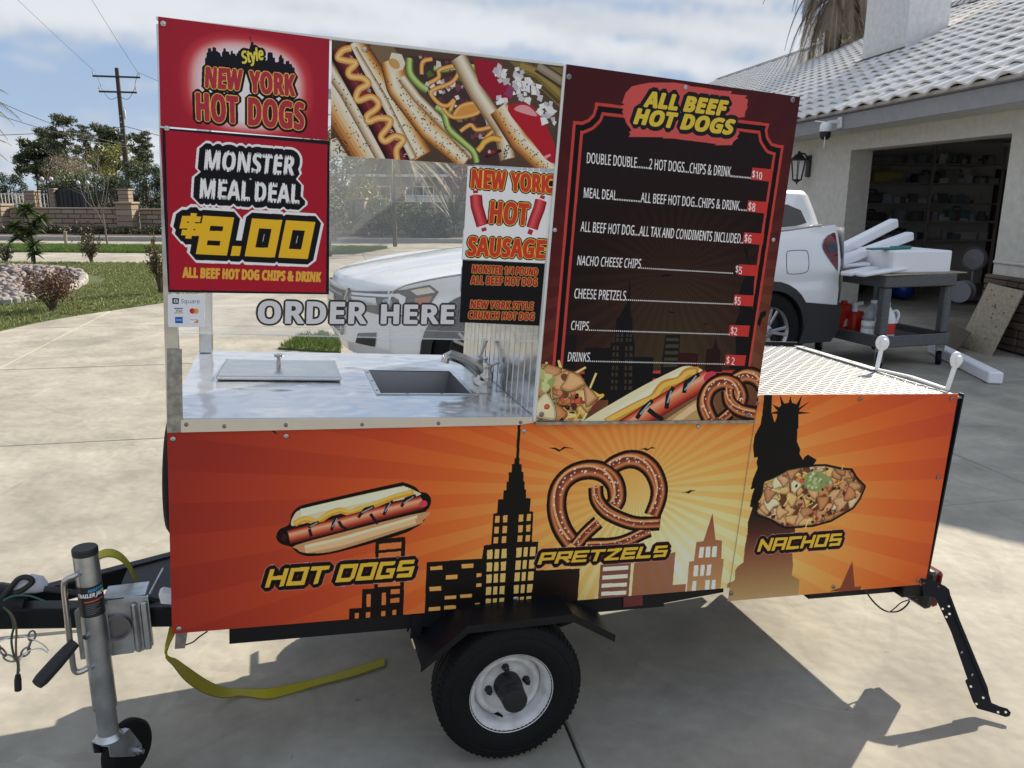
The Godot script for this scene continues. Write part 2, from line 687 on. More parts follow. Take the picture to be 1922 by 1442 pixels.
# ---------------------------------------------------------------- printed artwork
class Cv:  # a print: an image over a rectangle of the cart's front, in metres
	var im: Image
	var x0: float
	var y1: float
	var k: float
	var rect: Rect2

	func _init(lo: Vector2, hi: Vector2, ppm: float, c: Color):
		k = ppm
		x0 = lo.x
		y1 = hi.y
		rect = Rect2(lo, hi - lo)
		im = Image.create(int((hi.x - lo.x) * k), int((hi.y - lo.y) * k), false, Image.FORMAT_RGB8)
		im.fill(c)

	func fill(polys: Array, c) -> void:  # even-odd; c is a colour or a function of x and y
		var ly := 1e9
		var hy := -1e9
		var ed := []
		for q in polys:
			var m: int = q.size()
			for i in m:
				var a := Vector2((q[i].x - x0) * k, (y1 - q[i].y) * k)
				var e: Vector2 = q[(i + 1) % m]
				var b := Vector2((e.x - x0) * k, (y1 - e.y) * k)
				ly = minf(ly, a.y)
				hy = maxf(hy, a.y)
				if a.y != b.y:
					ed.append([a, b] if a.y < b.y else [b, a])
		var w := im.get_width()
		for y in range(maxi(0, int(ly)), mini(im.get_height(), int(hy) + 1)):
			var yy := y + 0.5
			var xs := PackedFloat32Array()
			for e in ed:
				if e[0].y <= yy and yy < e[1].y:
					xs.append(e[0].x + (yy - e[0].y) * (e[1].x - e[0].x) / (e[1].y - e[0].y))
			xs.sort()
			for i in range(0, xs.size() - 1, 2):
				var a := clampi(roundi(xs[i]), 0, w)
				var b := clampi(roundi(xs[i + 1]), 0, w)
				if b > a:
					if c is Color:
						im.fill_rect(Rect2i(a, y, b - a, 1), c)
					else:
						for x in range(a, b):
							im.set_pixel(x, y, c.call(x0 + (x + 0.5) / k, y1 - yy / k, im.get_pixel(x, y)))

	func dot(c: Vector2, r: Vector2, col, turn := 0.0) -> void:
		var q := PackedVector2Array()
		for i in 20:
			q.append(c + (Vector2(cos(TAU * i / 20), sin(TAU * i / 20)) * r).rotated(turn))
		fill([q], col)

	func line(pts: PackedVector2Array, r: float, col) -> void:
		for q in Geometry2D.offset_polyline(pts, r, Geometry2D.JOIN_ROUND, Geometry2D.END_ROUND):
			fill([q], col)

	func tube(pts: PackedVector2Array, r: float, cols: Array, shift := Vector2.ZERO) -> void:  # colours from the edge inwards
		for i in cols.size():
			var f := 1.0 - float(i) / cols.size()
			var q := PackedVector2Array()
			for a in pts:
				q.append(a + shift * r * (1.0 - f))
			line(q, r * f, cols[i])

	func texture() -> ImageTexture:
		im.generate_mipmaps()
		return ImageTexture.create_from_image(im)


func ink(hex: String) -> Color:  # a colour read off the shaded print, brought to the print's own base colour
	var c := Color(hex).srgb_to_linear()
	var g := 1.30
	return Color(minf(c.r * g, 0.82), minf(c.g * g, 0.82), minf(c.b * g, 0.82)).linear_to_srgb()


func smooth_curve(q: PackedVector2Array, steps := 5, closed := false) -> PackedVector2Array:
	var r := PackedVector2Array()
	var m := q.size()
	for i in (m if closed else m - 1):
		var a := q[(i - 1 + m) % m] if closed or i > 0 else q[0]
		var b := q[i]
		var c := q[(i + 1) % m]
		var d := q[(i + 2) % m] if closed or i < m - 2 else q[m - 1]
		for s in steps:
			r.append(b.cubic_interpolate(c, a, d, float(s) / steps))
	if not closed:
		r.append(q[m - 1])
	return r


var glyphs := {}


func glyph(ch: String, bold: bool) -> Array:  # [contours in units of cap height, advance]
	var key := ch + str(bold)
	if not glyphs.has(key):
		var f := SystemFont.new()
		f.font_names = PackedStringArray(["Droid Sans"])
		f.font_weight = 700 if bold else 400
		var ts := TextServerManager.get_primary_interface()
		var r: RID = f.get_rids()[0]
		var gi: int = ts.font_get_glyph_index(r, 256, ch.unicode_at(0), 0)
		var d: Dictionary = ts.font_get_glyph_contours(r, 256, gi)
		var out := []
		var start := 0
		for e in d.get("contours", []):
			var q := PackedVector2Array()
			for i in range(start, e + 1):
				var a: Vector3 = d.points[i]
				q.append(Vector2(a.x, -a.y) / 183.0)
			start = e + 1
			if q.size() > 2:
				out.append(q)
		glyphs[key] = [out, ts.font_get_glyph_advance(r, 256, gi).x / 183.0]
	return glyphs[key]


const BLOCK := {  # squared italic capitals drawn with a broad nib, on a 0..1 grid
	"H": "0,0 0,1|1,0 1,1|0,.5 1,.5", "O": "0,0 1,0 1,1 0,1 0,0 1,0", "T": "0,1 1,1|.5,0 .5,1", "D": "0,0 .85,0 1,.15 1,1 0,1 0,0 .5,0", "G": "1,1 0,1 0,0 1,0 1,.48 .5,.48",
	"S": "1,1 0,1 0,.5 1,.5 1,0 0,0", "P": "0,0 0,1 1,1 1,.42 0,.42", "R": "0,0 0,1 1,1 1,.45 0,.45|.5,.45 1,0", "E": "1,1 0,1 0,0 1,0|0,.5 .9,.5", "Z": "0,1 1,1 0,0 1,0", "L": "0,1 0,0 1,0",
	"N": "0,0 0,1 1,0 1,1", "A": "0,0 0,1 1,1 1,0|0,.4 1,.4", "C": "1,1 0,1 0,0 1,0", "$": "1,.88 0,.88 0,.5 1,.5 1,.12 0,.12|.5,-.05 .5,1.05", "8": "0,0 1,0 1,1 0,1 0,0 1,0|0,.5 1,.5", "0": "0,0 1,0 1,1 0,1 0,0 1,0",
	".": "0,0 0,.01",
}


func block_text(s: String, bl: Vector2, br: Vector2, tl: Vector2, nib := 0.115, wide := 0.72) -> Array:
	var n := 0.0
	var at := []
	for ch in s:
		at.append(n)
		n += 0.45 if ch == " " else nib * 2.0 + 0.14 if ch == "." else wide + nib * 2.0 + 0.10
	n -= 0.10
	var u := (br - bl) / n
	var v := tl - bl
	var out := []
	for i in s.length():
		if not BLOCK.has(s[i]):
			continue
		for run in BLOCK[s[i]].split("|"):
			var q := PackedVector2Array()
			for w in run.split(" "):
				var c: PackedStringArray = w.split(",")
				q.append(Vector2(float(c[0]) * wide + nib, float(c[1]) * (1.0 - nib * 2.0) + nib) if s[i] != "." else Vector2(nib, nib + float(c[1])))
			var run_polys := []
			for g in Geometry2D.offset_polyline(q, nib, Geometry2D.JOIN_MITER, Geometry2D.END_BUTT if run.count(" ") > 4 else Geometry2D.END_SQUARE):
				var z := PackedVector2Array()
				for a in g:
					z.append(bl + u * (at[i] + a.x) + v * clampf(a.y, 0.0 if s[i] != "$" else -0.1, 1.0 if s[i] != "$" else 1.1))
				run_polys.append(z)
			out.append(run_polys)
	return out


func set_text(s: String, bl: Vector2, br: Vector2, tl: Vector2, bold := true) -> Array:  # contours of each letter, laid into the parallelogram
	var n := 0.0
	var at := []
	for ch in s:
		at.append(n)
		n += glyph(ch, bold)[1]
	var lo := 1e9
	var hi := -1e9
	for i in s.length():
		for q in glyph(s[i], bold)[0]:
			for a in q:
				lo = minf(lo, at[i] + a.x)
				hi = maxf(hi, at[i] + a.x)
	var u := (br - bl) / (hi - lo)
	var v := tl - bl
	var out := []
	for i in s.length():
		var letter := []
		for q in glyph(s[i], bold)[0]:
			var z := PackedVector2Array()
			for a in q:
				z.append(bl + u * (at[i] + a.x - lo) + v * a.y)
			letter.append(z)
		if letter:
			out.append(letter)
	return out


func area_of(q: PackedVector2Array) -> float:
	var area := 0.0
	for i in q.size():
		area += q[i].cross(q[(i + 1) % q.size()])
	return area


func outer_sign(letter: Array) -> float:
	var best := 0.0
	for q in letter:
		var a := area_of(q)
		if absf(a) > absf(best):
			best = a
	return signf(best)


func grown(letter: Array, d: float) -> Array:  # a letter's contours moved outwards by d metres
	var out := []
	var sgn := outer_sign(letter)
	for q in letter:
		for g in Geometry2D.offset_polygon(q, d if signf(area_of(q)) == sgn else -d, Geometry2D.JOIN_ROUND):
			if g.size() > 2:
				out.append(g)
	return out


func put_text(cv: Cv, letters: Array, layers: Array) -> void:  # layers: [growth in metres, colour], outermost first
	for l in layers:
		for letter in letters:
			cv.fill(grown(letter, l[0]) if l[0] > 0.0 else letter, l[1])


func windows(cv: Cv, q: PackedVector2Array, xs: Array, ys: Array, c) -> void:  # q: top left, top right, bottom right, bottom left
	for y in range(0, ys.size(), 2):
		for x in range(0, xs.size(), 2):
			var f := func(a, b): return q[0].lerp(q[1], a).lerp(q[3].lerp(q[2], a), b)
			cv.fill([PackedVector2Array([f.call(xs[x], ys[y]), f.call(xs[x + 1], ys[y]), f.call(xs[x + 1], ys[y + 1]), f.call(xs[x], ys[y + 1])])], c)


func ramp(t: float, stops: Array) -> Color:
	for i in range(1, stops.size()):
		if t <= stops[i][0]:
			return stops[i - 1][1].lerp(stops[i][1], (t - stops[i - 1][0]) / (stops[i][0] - stops[i - 1][0]))
	return stops[-1][1]


func inside(q: PackedVector2Array, r: RandomNumberGenerator) -> Vector2:
	var lo := q[0]
	var hi := q[0]
	for a in q:
		lo = lo.min(a)
		hi = hi.max(a)
	for i in 60:
		var c := Vector2(r.randf_range(lo.x, hi.x), r.randf_range(lo.y, hi.y))
		if Geometry2D.is_point_in_polygon(c, q):
			return c
	return q[0]


func shard(c: Vector2, s: float, r: RandomNumberGenerator, sides := 4) -> PackedVector2Array:
	var q := PackedVector2Array()
	var a0 := r.randf() * TAU
	for i in sides:
		q.append(c + Vector2(s * r.randf_range(0.6, 1.2), 0).rotated(a0 + TAU * (i + r.randf_range(-0.2, 0.2)) / sides))
	return q


func paint_nachos(cv: Cv, q: PackedVector2Array, n: int, s: float, sd: int) -> void:
	var r := RandomNumberGenerator.new()
	r.seed = sd
	cv.fill([q], ink("5e3626"))
	var chip := ["c9986a", "b98458", "dab588", "ad7850", "cf9f68", "e0c49c", "b87848", "d9a868"]
	for i in n:
		var c := inside(q, r)
		var a := r.randf() * TAU
		var t := PackedVector2Array()
		for k in 3:
			var w := Vector2(s * r.randf_range(0.85, 1.45), 0).rotated(a + TAU * k / 3.0 + r.randf_range(-0.35, 0.35))
			t.append(c + w)
			t.append(c + w.rotated(1.0) * r.randf_range(0.55, 0.75))
		t = smooth_curve(t, 3, true)
		var col := ink(chip[r.randi() % 8])
		for g in Geometry2D.intersect_polygons(t, q):
			cv.fill([g], col.darkened(0.55))
			for e in [[0.06, col.darkened(0.18), 0.04], [0.20, col, 0.10], [0.42, col.lightened(0.10), 0.16]]:
				for h in Geometry2D.offset_polygon(g, -s * e[0]):
					var sh := PackedVector2Array()
					for z in h:
						sh.append(z + Vector2(-0.25, 1.0) * s * e[2] * 0.6)
					for o in Geometry2D.intersect_polygons(sh, g):
						cv.fill([o], e[1])
		for k in 2:
			var m := inside(q, r)
			var kind := r.randi() % 9
			if kind < 2:
				cv.line(smooth_curve(PackedVector2Array([m, m + Vector2(r.randfn(), r.randfn()) * s * 0.5, m + Vector2(r.randfn(), r.randfn()) * s * 0.7]), 4), s * 0.09, ink(["dca94c", "e2c07c"][kind]))
			elif kind < 5:
				var b := smooth_curve(shard(m, s * 0.30, r, 5), 3, true)
				var bc := ink(["9c3a30", "c4583e", "d0785a"][kind - 2])
				for g in Geometry2D.intersect_polygons(b, q):
					cv.fill([g], bc.darkened(0.3))
					for h in Geometry2D.offset_polygon(g, -s * 0.06):
						cv.fill([h], bc)
			elif kind < 7:
				for g in Geometry2D.intersect_polygons(smooth_curve(shard(m, s * 0.36, r, 6), 3, true), q):
					cv.fill([g], ink(["4c2a20", "67402c"][kind - 5]))
			else:
				cv.dot(m, Vector2(0.24, 0.16) * s, ink("151210"), r.randf() * PI)
				cv.dot(m + Vector2(-0.03, 0.04) * s, Vector2(0.10, 0.05) * s, ink("50483e"), 0.3)


func paint_pretzel(cv: Cv, strands: Array, sd: int) -> void:  # strands: [points, radius]
	var r := RandomNumberGenerator.new()
	r.seed = sd
	for s in strands:
		cv.line(s[0], s[1] + 0.0075, ink("120c0a"))
	for s in strands:
		cv.line(s[0], s[1] + 0.0042, ink("120c0a"))
		cv.tube(s[0], s[1], [ink("5c2b1c"), ink("a8643c"), ink("b8764a"), ink("95502f"), ink("7c3a26"), ink("6a2f22")], Vector2(-0.12, 0.18))
		var up := PackedVector2Array()
		for a in s[0]:
			up.append(a + Vector2(-0.42, 0.5) * s[1])
		cv.line(up, s[1] * 0.16, ink("d19a66"))
		for i in range(1, s[0].size() - 1, 2):
			for j in 2:
				var c: Vector2 = s[0][i] + Vector2(r.randf_range(-0.5, 0.5), r.randf_range(-0.4, 0.5)) * s[1]
				cv.fill([shard(c, s[1] * 0.17, r)], ink("f2ead8"))


func burst(centre: Vector2, rays: int, stops: Array, focus: Vector2, radii: Vector2, bump: float) -> Callable:
	return func(x: float, y: float, _was: Color) -> Color:
		var d := ((Vector2(x, y) - focus) / radii).length()
		var a := (Vector2(x, y) - centre).angle() / TAU * rays
		return ramp(d + (bump if (a - floorf(a)) < 0.5 else 0.0), stops)


func lower_art() -> Cv:
	var cv := Cv.new(Vector2(-0.01, -0.06), Vector2(2.33, 0.64), 870, Color.BLACK)
	var whole := PackedVector2Array([Vector2(-0.01, -0.06), Vector2(2.33, -0.06), Vector2(2.33, 0.64), Vector2(-0.01, 0.64)])
	var stops := [[0.0, ink("e2dcc2")], [0.22, ink("dcc98e")], [0.42, ink("d9a456")], [0.62, ink("d4853f")], [0.85, ink("c8602a")], [1.1, ink("b34426")], [1.5, ink("8a2a22")], [2.0, ink("802826")]]
	cv.fill([whole], burst(Vector2(1.218, 0.342), 46, stops, Vector2(1.387, 0.092), Vector2(0.98, 0.78), 0.085))
	# far, paler buildings
	cv.fill([p([1240,114,1369,142,1373,37,1417,36,1418,9,1243,8])], func(x, y, was): return was.lerp(ink("7c3d28"), 0.75))
	cv.fill([p([1135,116,1230,117,1234,4,1138,7])], ink("7a4a3c"))
	windows(cv, p([1135,116,1230,117,1234,4,1138,7]), [0.09, 0.92], [0.08, 0.19, 0.32, 0.43, 0.55, 0.66, 0.78, 0.89], ink("ddd6bc"))
	cv.fill([p([1475,258,1494,184,1497,173,1519,170,1525,111,1534,109,1536,0,1423,4,1418,108,1434,109,1434,169,1457,171])], func(x, y, was): return ink("8a4c38").lerp(ink("b08a5a"), clampf((0.25 - y) * 4.0, 0, 1)))
	for w in [p([1447,152,1462,153,1463,118,1448,118]), p([1468,153,1483,153,1486,118,1470,118]), p([1490,153,1505,153,1507,118,1491,118]), p([1436,95,1451,95,1453,60,1438,60]), p([1459,95,1472,95,1473,60,1460,60]), p([1480,94,1494,95,1496,59,1481,59]), p([1438,45,1451,45,1453,11,1439,12]), p([1481,45,1496,44,1498,8,1483,9]), p([1503,44,1516,44,1519,6,1505,7])]:
		cv.fill([w], ink("dcd8c4"))
	cv.fill([p([1996,78,2023,-13,2048,-13,2047,-31,1926,-22,1968,-12])], ink("7c3f2c"))
	cv.fill([p([935,110,1073,108,1075,7,939,5])], func(x, y, was): return ink("16110f").lerp(ink("3a2420"), clampf((x - 0.98) * 4.5, 0, 1)))
	# near skyline
	var lit := ink("d99850")
	var lit2 := ink("dcae66")
	cv.fill([p([632,154,799,155,811,-22,634,-8])], ink("14110f"))
	for w in [p([642,140,675,141,676,130,643,130]), p([728,142,761,142,761,130,729,130]), p([686,112,719,112,719,100,686,100]), p([772,112,785,112,786,102,772,101]), p([773,83,787,83,788,72,773,72]), p([643,81,675,81,676,69,644,69]), p([686,52,719,52,719,41,687,41]), p([729,53,762,53,763,42,730,42]), p([644,21,676,22,676,10,644,10]), p([686,23,719,22,720,11,687,11]), p([773,24,787,24,787,13,774,12])]:
		cv.fill([w], lit)
	cv.fill([p([495,225,572,229,576,-14,496,-8])], ink("16110f"))
	windows(cv, p([495,225,572,229,575,65,495,65]), [0.12, 0.87], [0.08, 0.19, 0.24, 0.33, 0.39, 0.5, 0.72, 0.84], ink("c9703a"))
	cv.fill([p([465,87,500,87,503,-8,464,-5])], ink("16110f"))
	cv.fill([p([433,34,474,35,475,-12,432,-8])], ink("16110f"))
	for w in [p([476,72,487,73,488,35,477,36]), p([447,21,458,20,458,4,447,4]), p([476,21,488,21,488,4,476,5]), p([517,21,528,21,528,6,517,6]), p([546,22,557,22,557,7,546,7]), p([516,73,527,74,528,38,517,38]), p([539,81,563,81,563,68,539,68]), p([539,55,563,56,564,42,539,42])]:
		cv.fill([w], ink("c9703a"))
	cv.fill([p([857,533,865,533,867,440,869,440,870,422,876,422,878,400,883,400,885,373,888,373,890,350,894,349,896,325,909,324,910,286,920,285,923,196,942,196,940,-17,795,-14,784,156,787,193,807,195,807,283,817,285,818,324,831,324,831,349,839,350,838,373,843,374,842,400,850,400,849,422,856,423,855,439,859,439])], ink("13110f"))
	windows(cv, p([807,283,920,285,923,196,807,195]), [0.05, 0.16, 0.25, 0.36, 0.64, 0.755, 0.84, 0.945], [0.07, 0.3, 0.42, 0.65, 0.76, 0.97], lit)
	windows(cv, p([787,193,942,196,940,-5,795,-2]), [0.06, 0.16, 0.2, 0.28, 0.325, 0.42, 0.6, 0.7, 0.735, 0.81, 0.86, 0.965], [0.07, 0.21, 0.26, 0.395, 0.44, 0.57, 0.63, 0.755, 0.81, 0.935], lit2)
	# crowned statue in silhouette
	cv.fill([p([1590,617,1616,617,1622,566,1638,532,1643,549,1642,560,1625,560,1622,563,1643,568,1621,588,1645,579,1652,585,1641,617,1661,590,1676,593,1678,612,1687,593,1703,588,1718,617,1714,584,1713,577,1749,598,1716,571,1715,566,1756,562,1715,558,1722,516,1719,513,1724,474,1739,451,1740,435,1755,417,1759,426,1769,433,1803,416,1794,399,1830,381,1843,311,1765,201,1768,116,1778,77,1779,43,1810,26,1818,-59,1561,-40,1557,27,1579,41,1576,74,1585,86,1600,96,1598,146,1600,191,1596,226,1605,272,1595,275,1597,309,1602,332,1590,329,1592,358,1603,396,1597,410,1598,429,1586,427,1577,463,1578,496,1592,528,1593,557])], func(x, y, was): return ramp(0.62 - y, [[0.0, ink("0c0d11")], [0.33, ink("0f0d0e")], [0.43, ink("4a2a22")], [0.50, ink("7d4c38")], [0.60, ink("9c7a4e")], [0.70, ink("b9a274")]]))
	for b in [p([947,467,968,467,981,460,992,469,1021,463,997,465,980,455,965,462]), p([1214,456,1235,462,1242,458,1254,464,1271,459,1250,459,1242,453,1229,458]), p([1362,324,1383,328,1392,332,1410,330,1395,327,1389,322,1377,325]), p([233,527,248,512,242,514,235,520])]:
		cv.fill([b], ink("14100e"))
	# hot dog
	cv.fill([smooth_curve(p([247,248,255,265,277,277,283,303,301,323,344,335,537,376,564,378,593,365,604,353,623,348,635,331,632,310,621,294,619,270,598,254,553,234,404,196,337,188,308,194,290,208,284,216,260,225,249,237]), 4, true)], ink("100c0b"))
	cv.fill([smooth_curve(p([282,277,291,305,306,315,344,326,542,367,567,367,591,356,599,341,450,312,307,276]), 4, true)], ink("c9bd97"))
	cv.line(p([306,307,353,317,449,335,548,356,573,356]), 0.010, ink("d8d0b4"))
	cv.line(smooth_curve(p([290,277,316,289,345,282,378,302,402,309,426,302,455,312,489,321,519,333,548,343,588,352])), 0.008, ink("c98f34"))
	cv.line(smooth_curve(p([292,279,316,291,344,286,378,304,402,311,426,306,455,315,489,325,518,337,548,346,583,354])), 0.004, ink("dcb052"))
	cv.fill([smooth_curve(p([294,220,403,248,619,296,617,273,595,258,404,202,337,196,308,201,298,209]), 4, true)], ink("b98a5c"))
	cv.line(p([317,207,404,221,541,260,597,274]), 0.010, ink("cfae80"))
	cv.line(p([317,215,403,232,541,268,601,284]), 0.004, ink("dcc7a0"))
	cv.tube(p([277,243,403,272,500,297,611,323]), 0.0185, [ink("6a1f1c"), ink("8e2e24"), ink("a94a33"), ink("bd6346"), ink("cd7c58"), ink("d99a78")], Vector2(0.05, 0.35))
	cv.dot(Vector2(0.615, 0.319), Vector2(0.011, 0.010), ink("c0404a"))
	cv.dot(Vector2(0.266, 0.243), Vector2(0.006, 0.010), ink("3a1214"))
	for s in [p([325,265,335,275,350,280]), p([327,262,332,242]), p([382,256,387,278,398,293]), p([399,280,407,266,422,255]), p([448,288,465,311,487,317]), p([479,297,487,284,499,269]), p([513,292,522,317,535,330]), p([558,313,569,335,594,343])]:
		cv.line(s, 0.0038, ink("16161c"))
	for s in [p([328,268,347,279]), p([384,265,395,288]), p([456,301,484,315]), p([516,301,530,326]), p([563,322,589,340])]:
		cv.line(s, 0.0013, ink("86a8b4"))
	paint_pretzel(cv, [[smooth_curve(p([1132,404,1152,418,1187,429,1226,423,1264,395,1290,348,1293,306,1280,259])), 0.0200], [smooth_curve(p([1090,177,1167,176,1214,187,1252,204,1279,214])), 0.0150], [smooth_curve(p([1040,188,1007,234,987,292,990,351,1022,389,1072,402,1121,390,1154,357,1165,315,1157,294])), 0.0215], [smooth_curve(p([1052,177,1080,213,1115,246])), 0.0155], [smooth_curve(p([1097,351,1105,313,1135,278,1181,253,1235,236,1308,234])), 0.0150]], 3)
	var nq: PackedVector2Array = p([1621,260,1631,315,1632,351,1666,363,1709,386,1751,392,1805,396,1838,396,1896,384,1934,380,1959,351,1993,325,1982,287,1963,258,1890,219,1828,206,1734,204,1718,209,1678,231,1627,250])
	for g in Geometry2D.offset_polygon(nq, 0.006, Geometry2D.JOIN_ROUND):
		cv.fill([g], ink("120e0c"))
	paint_nachos(cv, nq, 90, 0.024, 5)
	var r := RandomNumberGenerator.new()
	r.seed = 8
	var gq: PackedVector2Array = smooth_curve(p([1770,360,1784,378,1808,381,1837,371,1865,355,1863,335,1840,326,1831,315,1808,316,1788,322,1774,338]), 3, true)
	cv.fill([gq], ink("7f8c58"))
	for i in 26:
		cv.fill([shard(inside(gq, r), 0.0065, r, 6)], ink(["a9b27c", "8f9c66", "bcc490", "6f7d4c"][i % 4]))
	for t in [[block_text("HOT DOGS", Vector2(0.220, 0.109), Vector2(0.593, 0.114), Vector2(0.233, 0.158))], [block_text("PRETZELS", Vector2(0.944, 0.127), Vector2(1.338, 0.128), Vector2(0.954, 0.163))], [block_text("NACHOS", Vector2(1.642, 0.128), Vector2(1.938, 0.133), Vector2(1.650, 0.170))]]:
		put_text(cv, t[0], [[0.0125, ink("b08a88")], [0.0112, ink("3a1418")], [0.0085, ink("140c0c")], [0.0, ink("cfa838")]])
	return cv


func menu_art() -> Cv:
	var cv := Cv.new(Vector2(0.895, 0.53), Vector2(1.575, 1.44), 1560, Color.BLACK)
	var whole := PackedVector2Array([Vector2(0.89, 0.5), Vector2(1.6, 0.5), Vector2(1.6, 1.45), Vector2(0.89, 1.45)])
	var stops := [[0.0, ink("6d5a3c")], [0.35, ink("6a4a30")], [0.6, ink("5d2f22")], [0.8, ink("4a1a1c")], [1.1, ink("3c1216")], [2.0, ink("32101a")]]
	cv.fill([whole], burst(Vector2(1.248, 0.952), 40, stops, Vector2(1.289, 0.676), Vector2(0.55, 0.72), 0.09))
	var fr: PackedVector2Array = p([937,1307,959,1307,975,1315,986,1327,990,1343,990,1356,1484,1353,1480,1336,1486,1319,1500,1305,1518,1302,1536,1302,1526,661,936,651])
	var dark := func(x, y, was): return was.lerp(ink("0d0a10"), 0.72)
	cv.fill([fr], ink("b03a36"))
	for g in Geometry2D.offset_polygon(fr, -0.0075):
		cv.fill([g], ink("0b090c"))
	for g in Geometry2D.offset_polygon(fr, -0.021):
		cv.fill([g], ink("b03a36"))
	for g in Geometry2D.offset_polygon(fr, -0.0285):
		cv.fill([g], burst(Vector2(1.248, 0.952), 40, [[0.0, ink("3a3322")], [0.3, ink("33261c")], [0.55, ink("2c1a16")], [0.8, ink("1c1012")], [2.0, ink("100d14")]], Vector2(1.289, 0.676), Vector2(0.5, 0.62), 0.10))
	# dim skyline
	var b1 := ink("0f0e13")
	cv.fill([p([1022,744,1096,745,1106,603,1034,599])], b1)
	cv.fill([p([1129,928,1132,929,1139,866,1145,830,1150,826,1153,789,1164,755,1180,586,1104,584,1094,757,1106,759,1103,825,1111,829,1116,840,1130,866])], b1)
	windows(cv, p([1105,786,1156,787,1156,762,1106,761]), [0.05, 0.22, 0.3, 0.45, 0.62, 0.75, 0.82, 0.95], [0.1, 0.45, 0.6, 0.95], ink("352e26"))
	windows(cv, p([1097,755,1163,755,1178,609,1104,609]), [0.06, 0.16, 0.22, 0.32, 0.6, 0.7, 0.78, 0.92], [0.03, 0.11, 0.15, 0.23, 0.28, 0.35, 0.4, 0.48, 0.53, 0.6, 0.66, 0.73, 0.78, 0.85], ink("352e26"))
	cv.fill([p([1252,784,1296,785,1303,673,1249,672])], ink("141014"))
	windows(cv, p([1252,784,1296,785,1304,677,1251,676]), [0.08, 0.92], [0.08, 0.16, 0.24, 0.33, 0.41, 0.5, 0.58, 0.66, 0.74, 0.82], ink("3a3628"))
	cv.fill([p([1163,722,1223,722,1232,625,1171,617])], ink("0d0c12"))
	cv.fill([p([1298,736,1358,735,1361,685,1301,684])], ink("2c0d12"))
	cv.fill([p([1405,782,1417,749,1425,747,1427,718,1440,684,1383,683,1382,748,1401,750])], ink("220c12"))
	cv.fill([p([965,778,996,779,1000,688,968,688])], ink("140f13"))
	cv.fill([p([1454,1026,1469,1026,1475,970,1459,905,1469,851,1459,820,1476,734,1459,694,1513,689,1511,822,1505,907,1500,952])], ink("0c0b10"))
	cv.fill([p([1535,854,1550,860,1555,848,1544,838,1539,815,1529,822])], ink("0c0b10"))
	cv.fill([p([1249,849,1261,847,1274,845,1262,843])], ink("0c0b10"))
	cv.fill([p([1215,940,1230,947,1255,946,1235,939])], ink("0c0b10"))
	cv.fill([p([1358,815,1374,819,1379,818,1367,814])], ink("0c0b10"))
	# heading on a brushed patch
	cv.fill([p([1068,1386,1083,1403,1105,1410,1131,1417,1195,1424,1230,1424,1246,1420,1274,1421,1326,1419,1362,1421,1359,1414,1408,1415,1401,1409,1412,1405,1410,1390,1414,1388,1408,1376,1408,1362,1380,1357,1364,1351,1399,1321,1393,1311,1397,1309,1384,1298,1381,1289,1329,1284,1336,1288,1272,1289,1208,1290,1181,1288,1184,1291,1087,1283,1092,1290,1087,1295,1094,1299,1078,1315,1073,1324,1063,1343,1067,1346,1058,1352,1069,1360,1061,1361])], ink("b54a48"))
	var head := set_text("ALL BEEF", Vector2(1.121, 1.360), Vector2(1.347, 1.360), Vector2(1.129, 1.395)) + set_text("HOT DOGS", Vector2(1.098, 1.317), Vector2(1.374, 1.316), Vector2(1.107, 1.352))
	put_text(cv, head, [[0.0125, ink("16171d")], [0.0022, ink("c2a838")]])
	var red := ink("b0302e")
	for q in [p([1450,1238,1512,1238,1512,1206,1450,1207]), p([1450,1153,1512,1153,1512,1122,1450,1124]), p([1450,1069,1513,1069,1513,1038,1450,1040]), p([1447,983,1509,983,1509,953,1448,954]), p([1446,901,1508,900,1508,870,1446,871]), p([1444,816,1507,816,1507,785,1444,786]), p([1443,733,1508,732,1508,702,1444,703])]:
		cv.fill([q], red)
	var pale := ink("d8d8dc")
	for t in [["DOUBLE DOUBLE.......2 HOT DOGS...CHIPS & DRINK.............", Vector2(0.982, 1.211), Vector2(1.449, 1.209), Vector2(0.981, 1.236)], ["MEAL DEAL..............ALL BEEF HOT DOG..CHIPS & DRINK.....", Vector2(0.982, 1.127), Vector2(1.449, 1.125), Vector2(0.981, 1.151)], ["ALL BEEF HOT DOG...ALL TAX AND CONDIMENTS INCLUDED..", Vector2(0.981, 1.043), Vector2(1.451, 1.039), Vector2(0.981, 1.068)], ["NACHO CHEESE CHIPS", Vector2(0.980, 0.958), Vector2(1.157, 0.958), Vector2(0.981, 0.982)], ["CHEESE PRETZELS", Vector2(0.980, 0.873), Vector2(1.124, 0.872), Vector2(0.980, 0.898)], ["CHIPS", Vector2(0.978, 0.791), Vector2(1.027, 0.790), Vector2(0.979, 0.814)], ["DRINKS", Vector2(0.977, 0.707), Vector2(1.038, 0.707), Vector2(0.978, 0.731)], ["$10", Vector2(1.453, 1.213), Vector2(1.483, 1.209), Vector2(1.452, 1.231)], ["$8", Vector2(1.454, 1.128), Vector2(1.475, 1.125), Vector2(1.453, 1.149)], ["$6", Vector2(1.455, 1.044), Vector2(1.476, 1.041), Vector2(1.454, 1.065)], ["$5", Vector2(1.440, 0.961), Vector2(1.460, 0.956), Vector2(1.439, 0.980)], ["$5", Vector2(1.449, 0.875), Vector2(1.468, 0.872), Vector2(1.448, 0.896)], ["$2", Vector2(1.450, 0.792), Vector2(1.470, 0.788), Vector2(1.449, 0.812)], ["$ 2", Vector2(1.449, 0.708), Vector2(1.474, 0.704), Vector2(1.448, 0.728)]]:
		put_text(cv, set_text(t[0], t[1], t[2], t[3], false), [[0.0003, pale]])
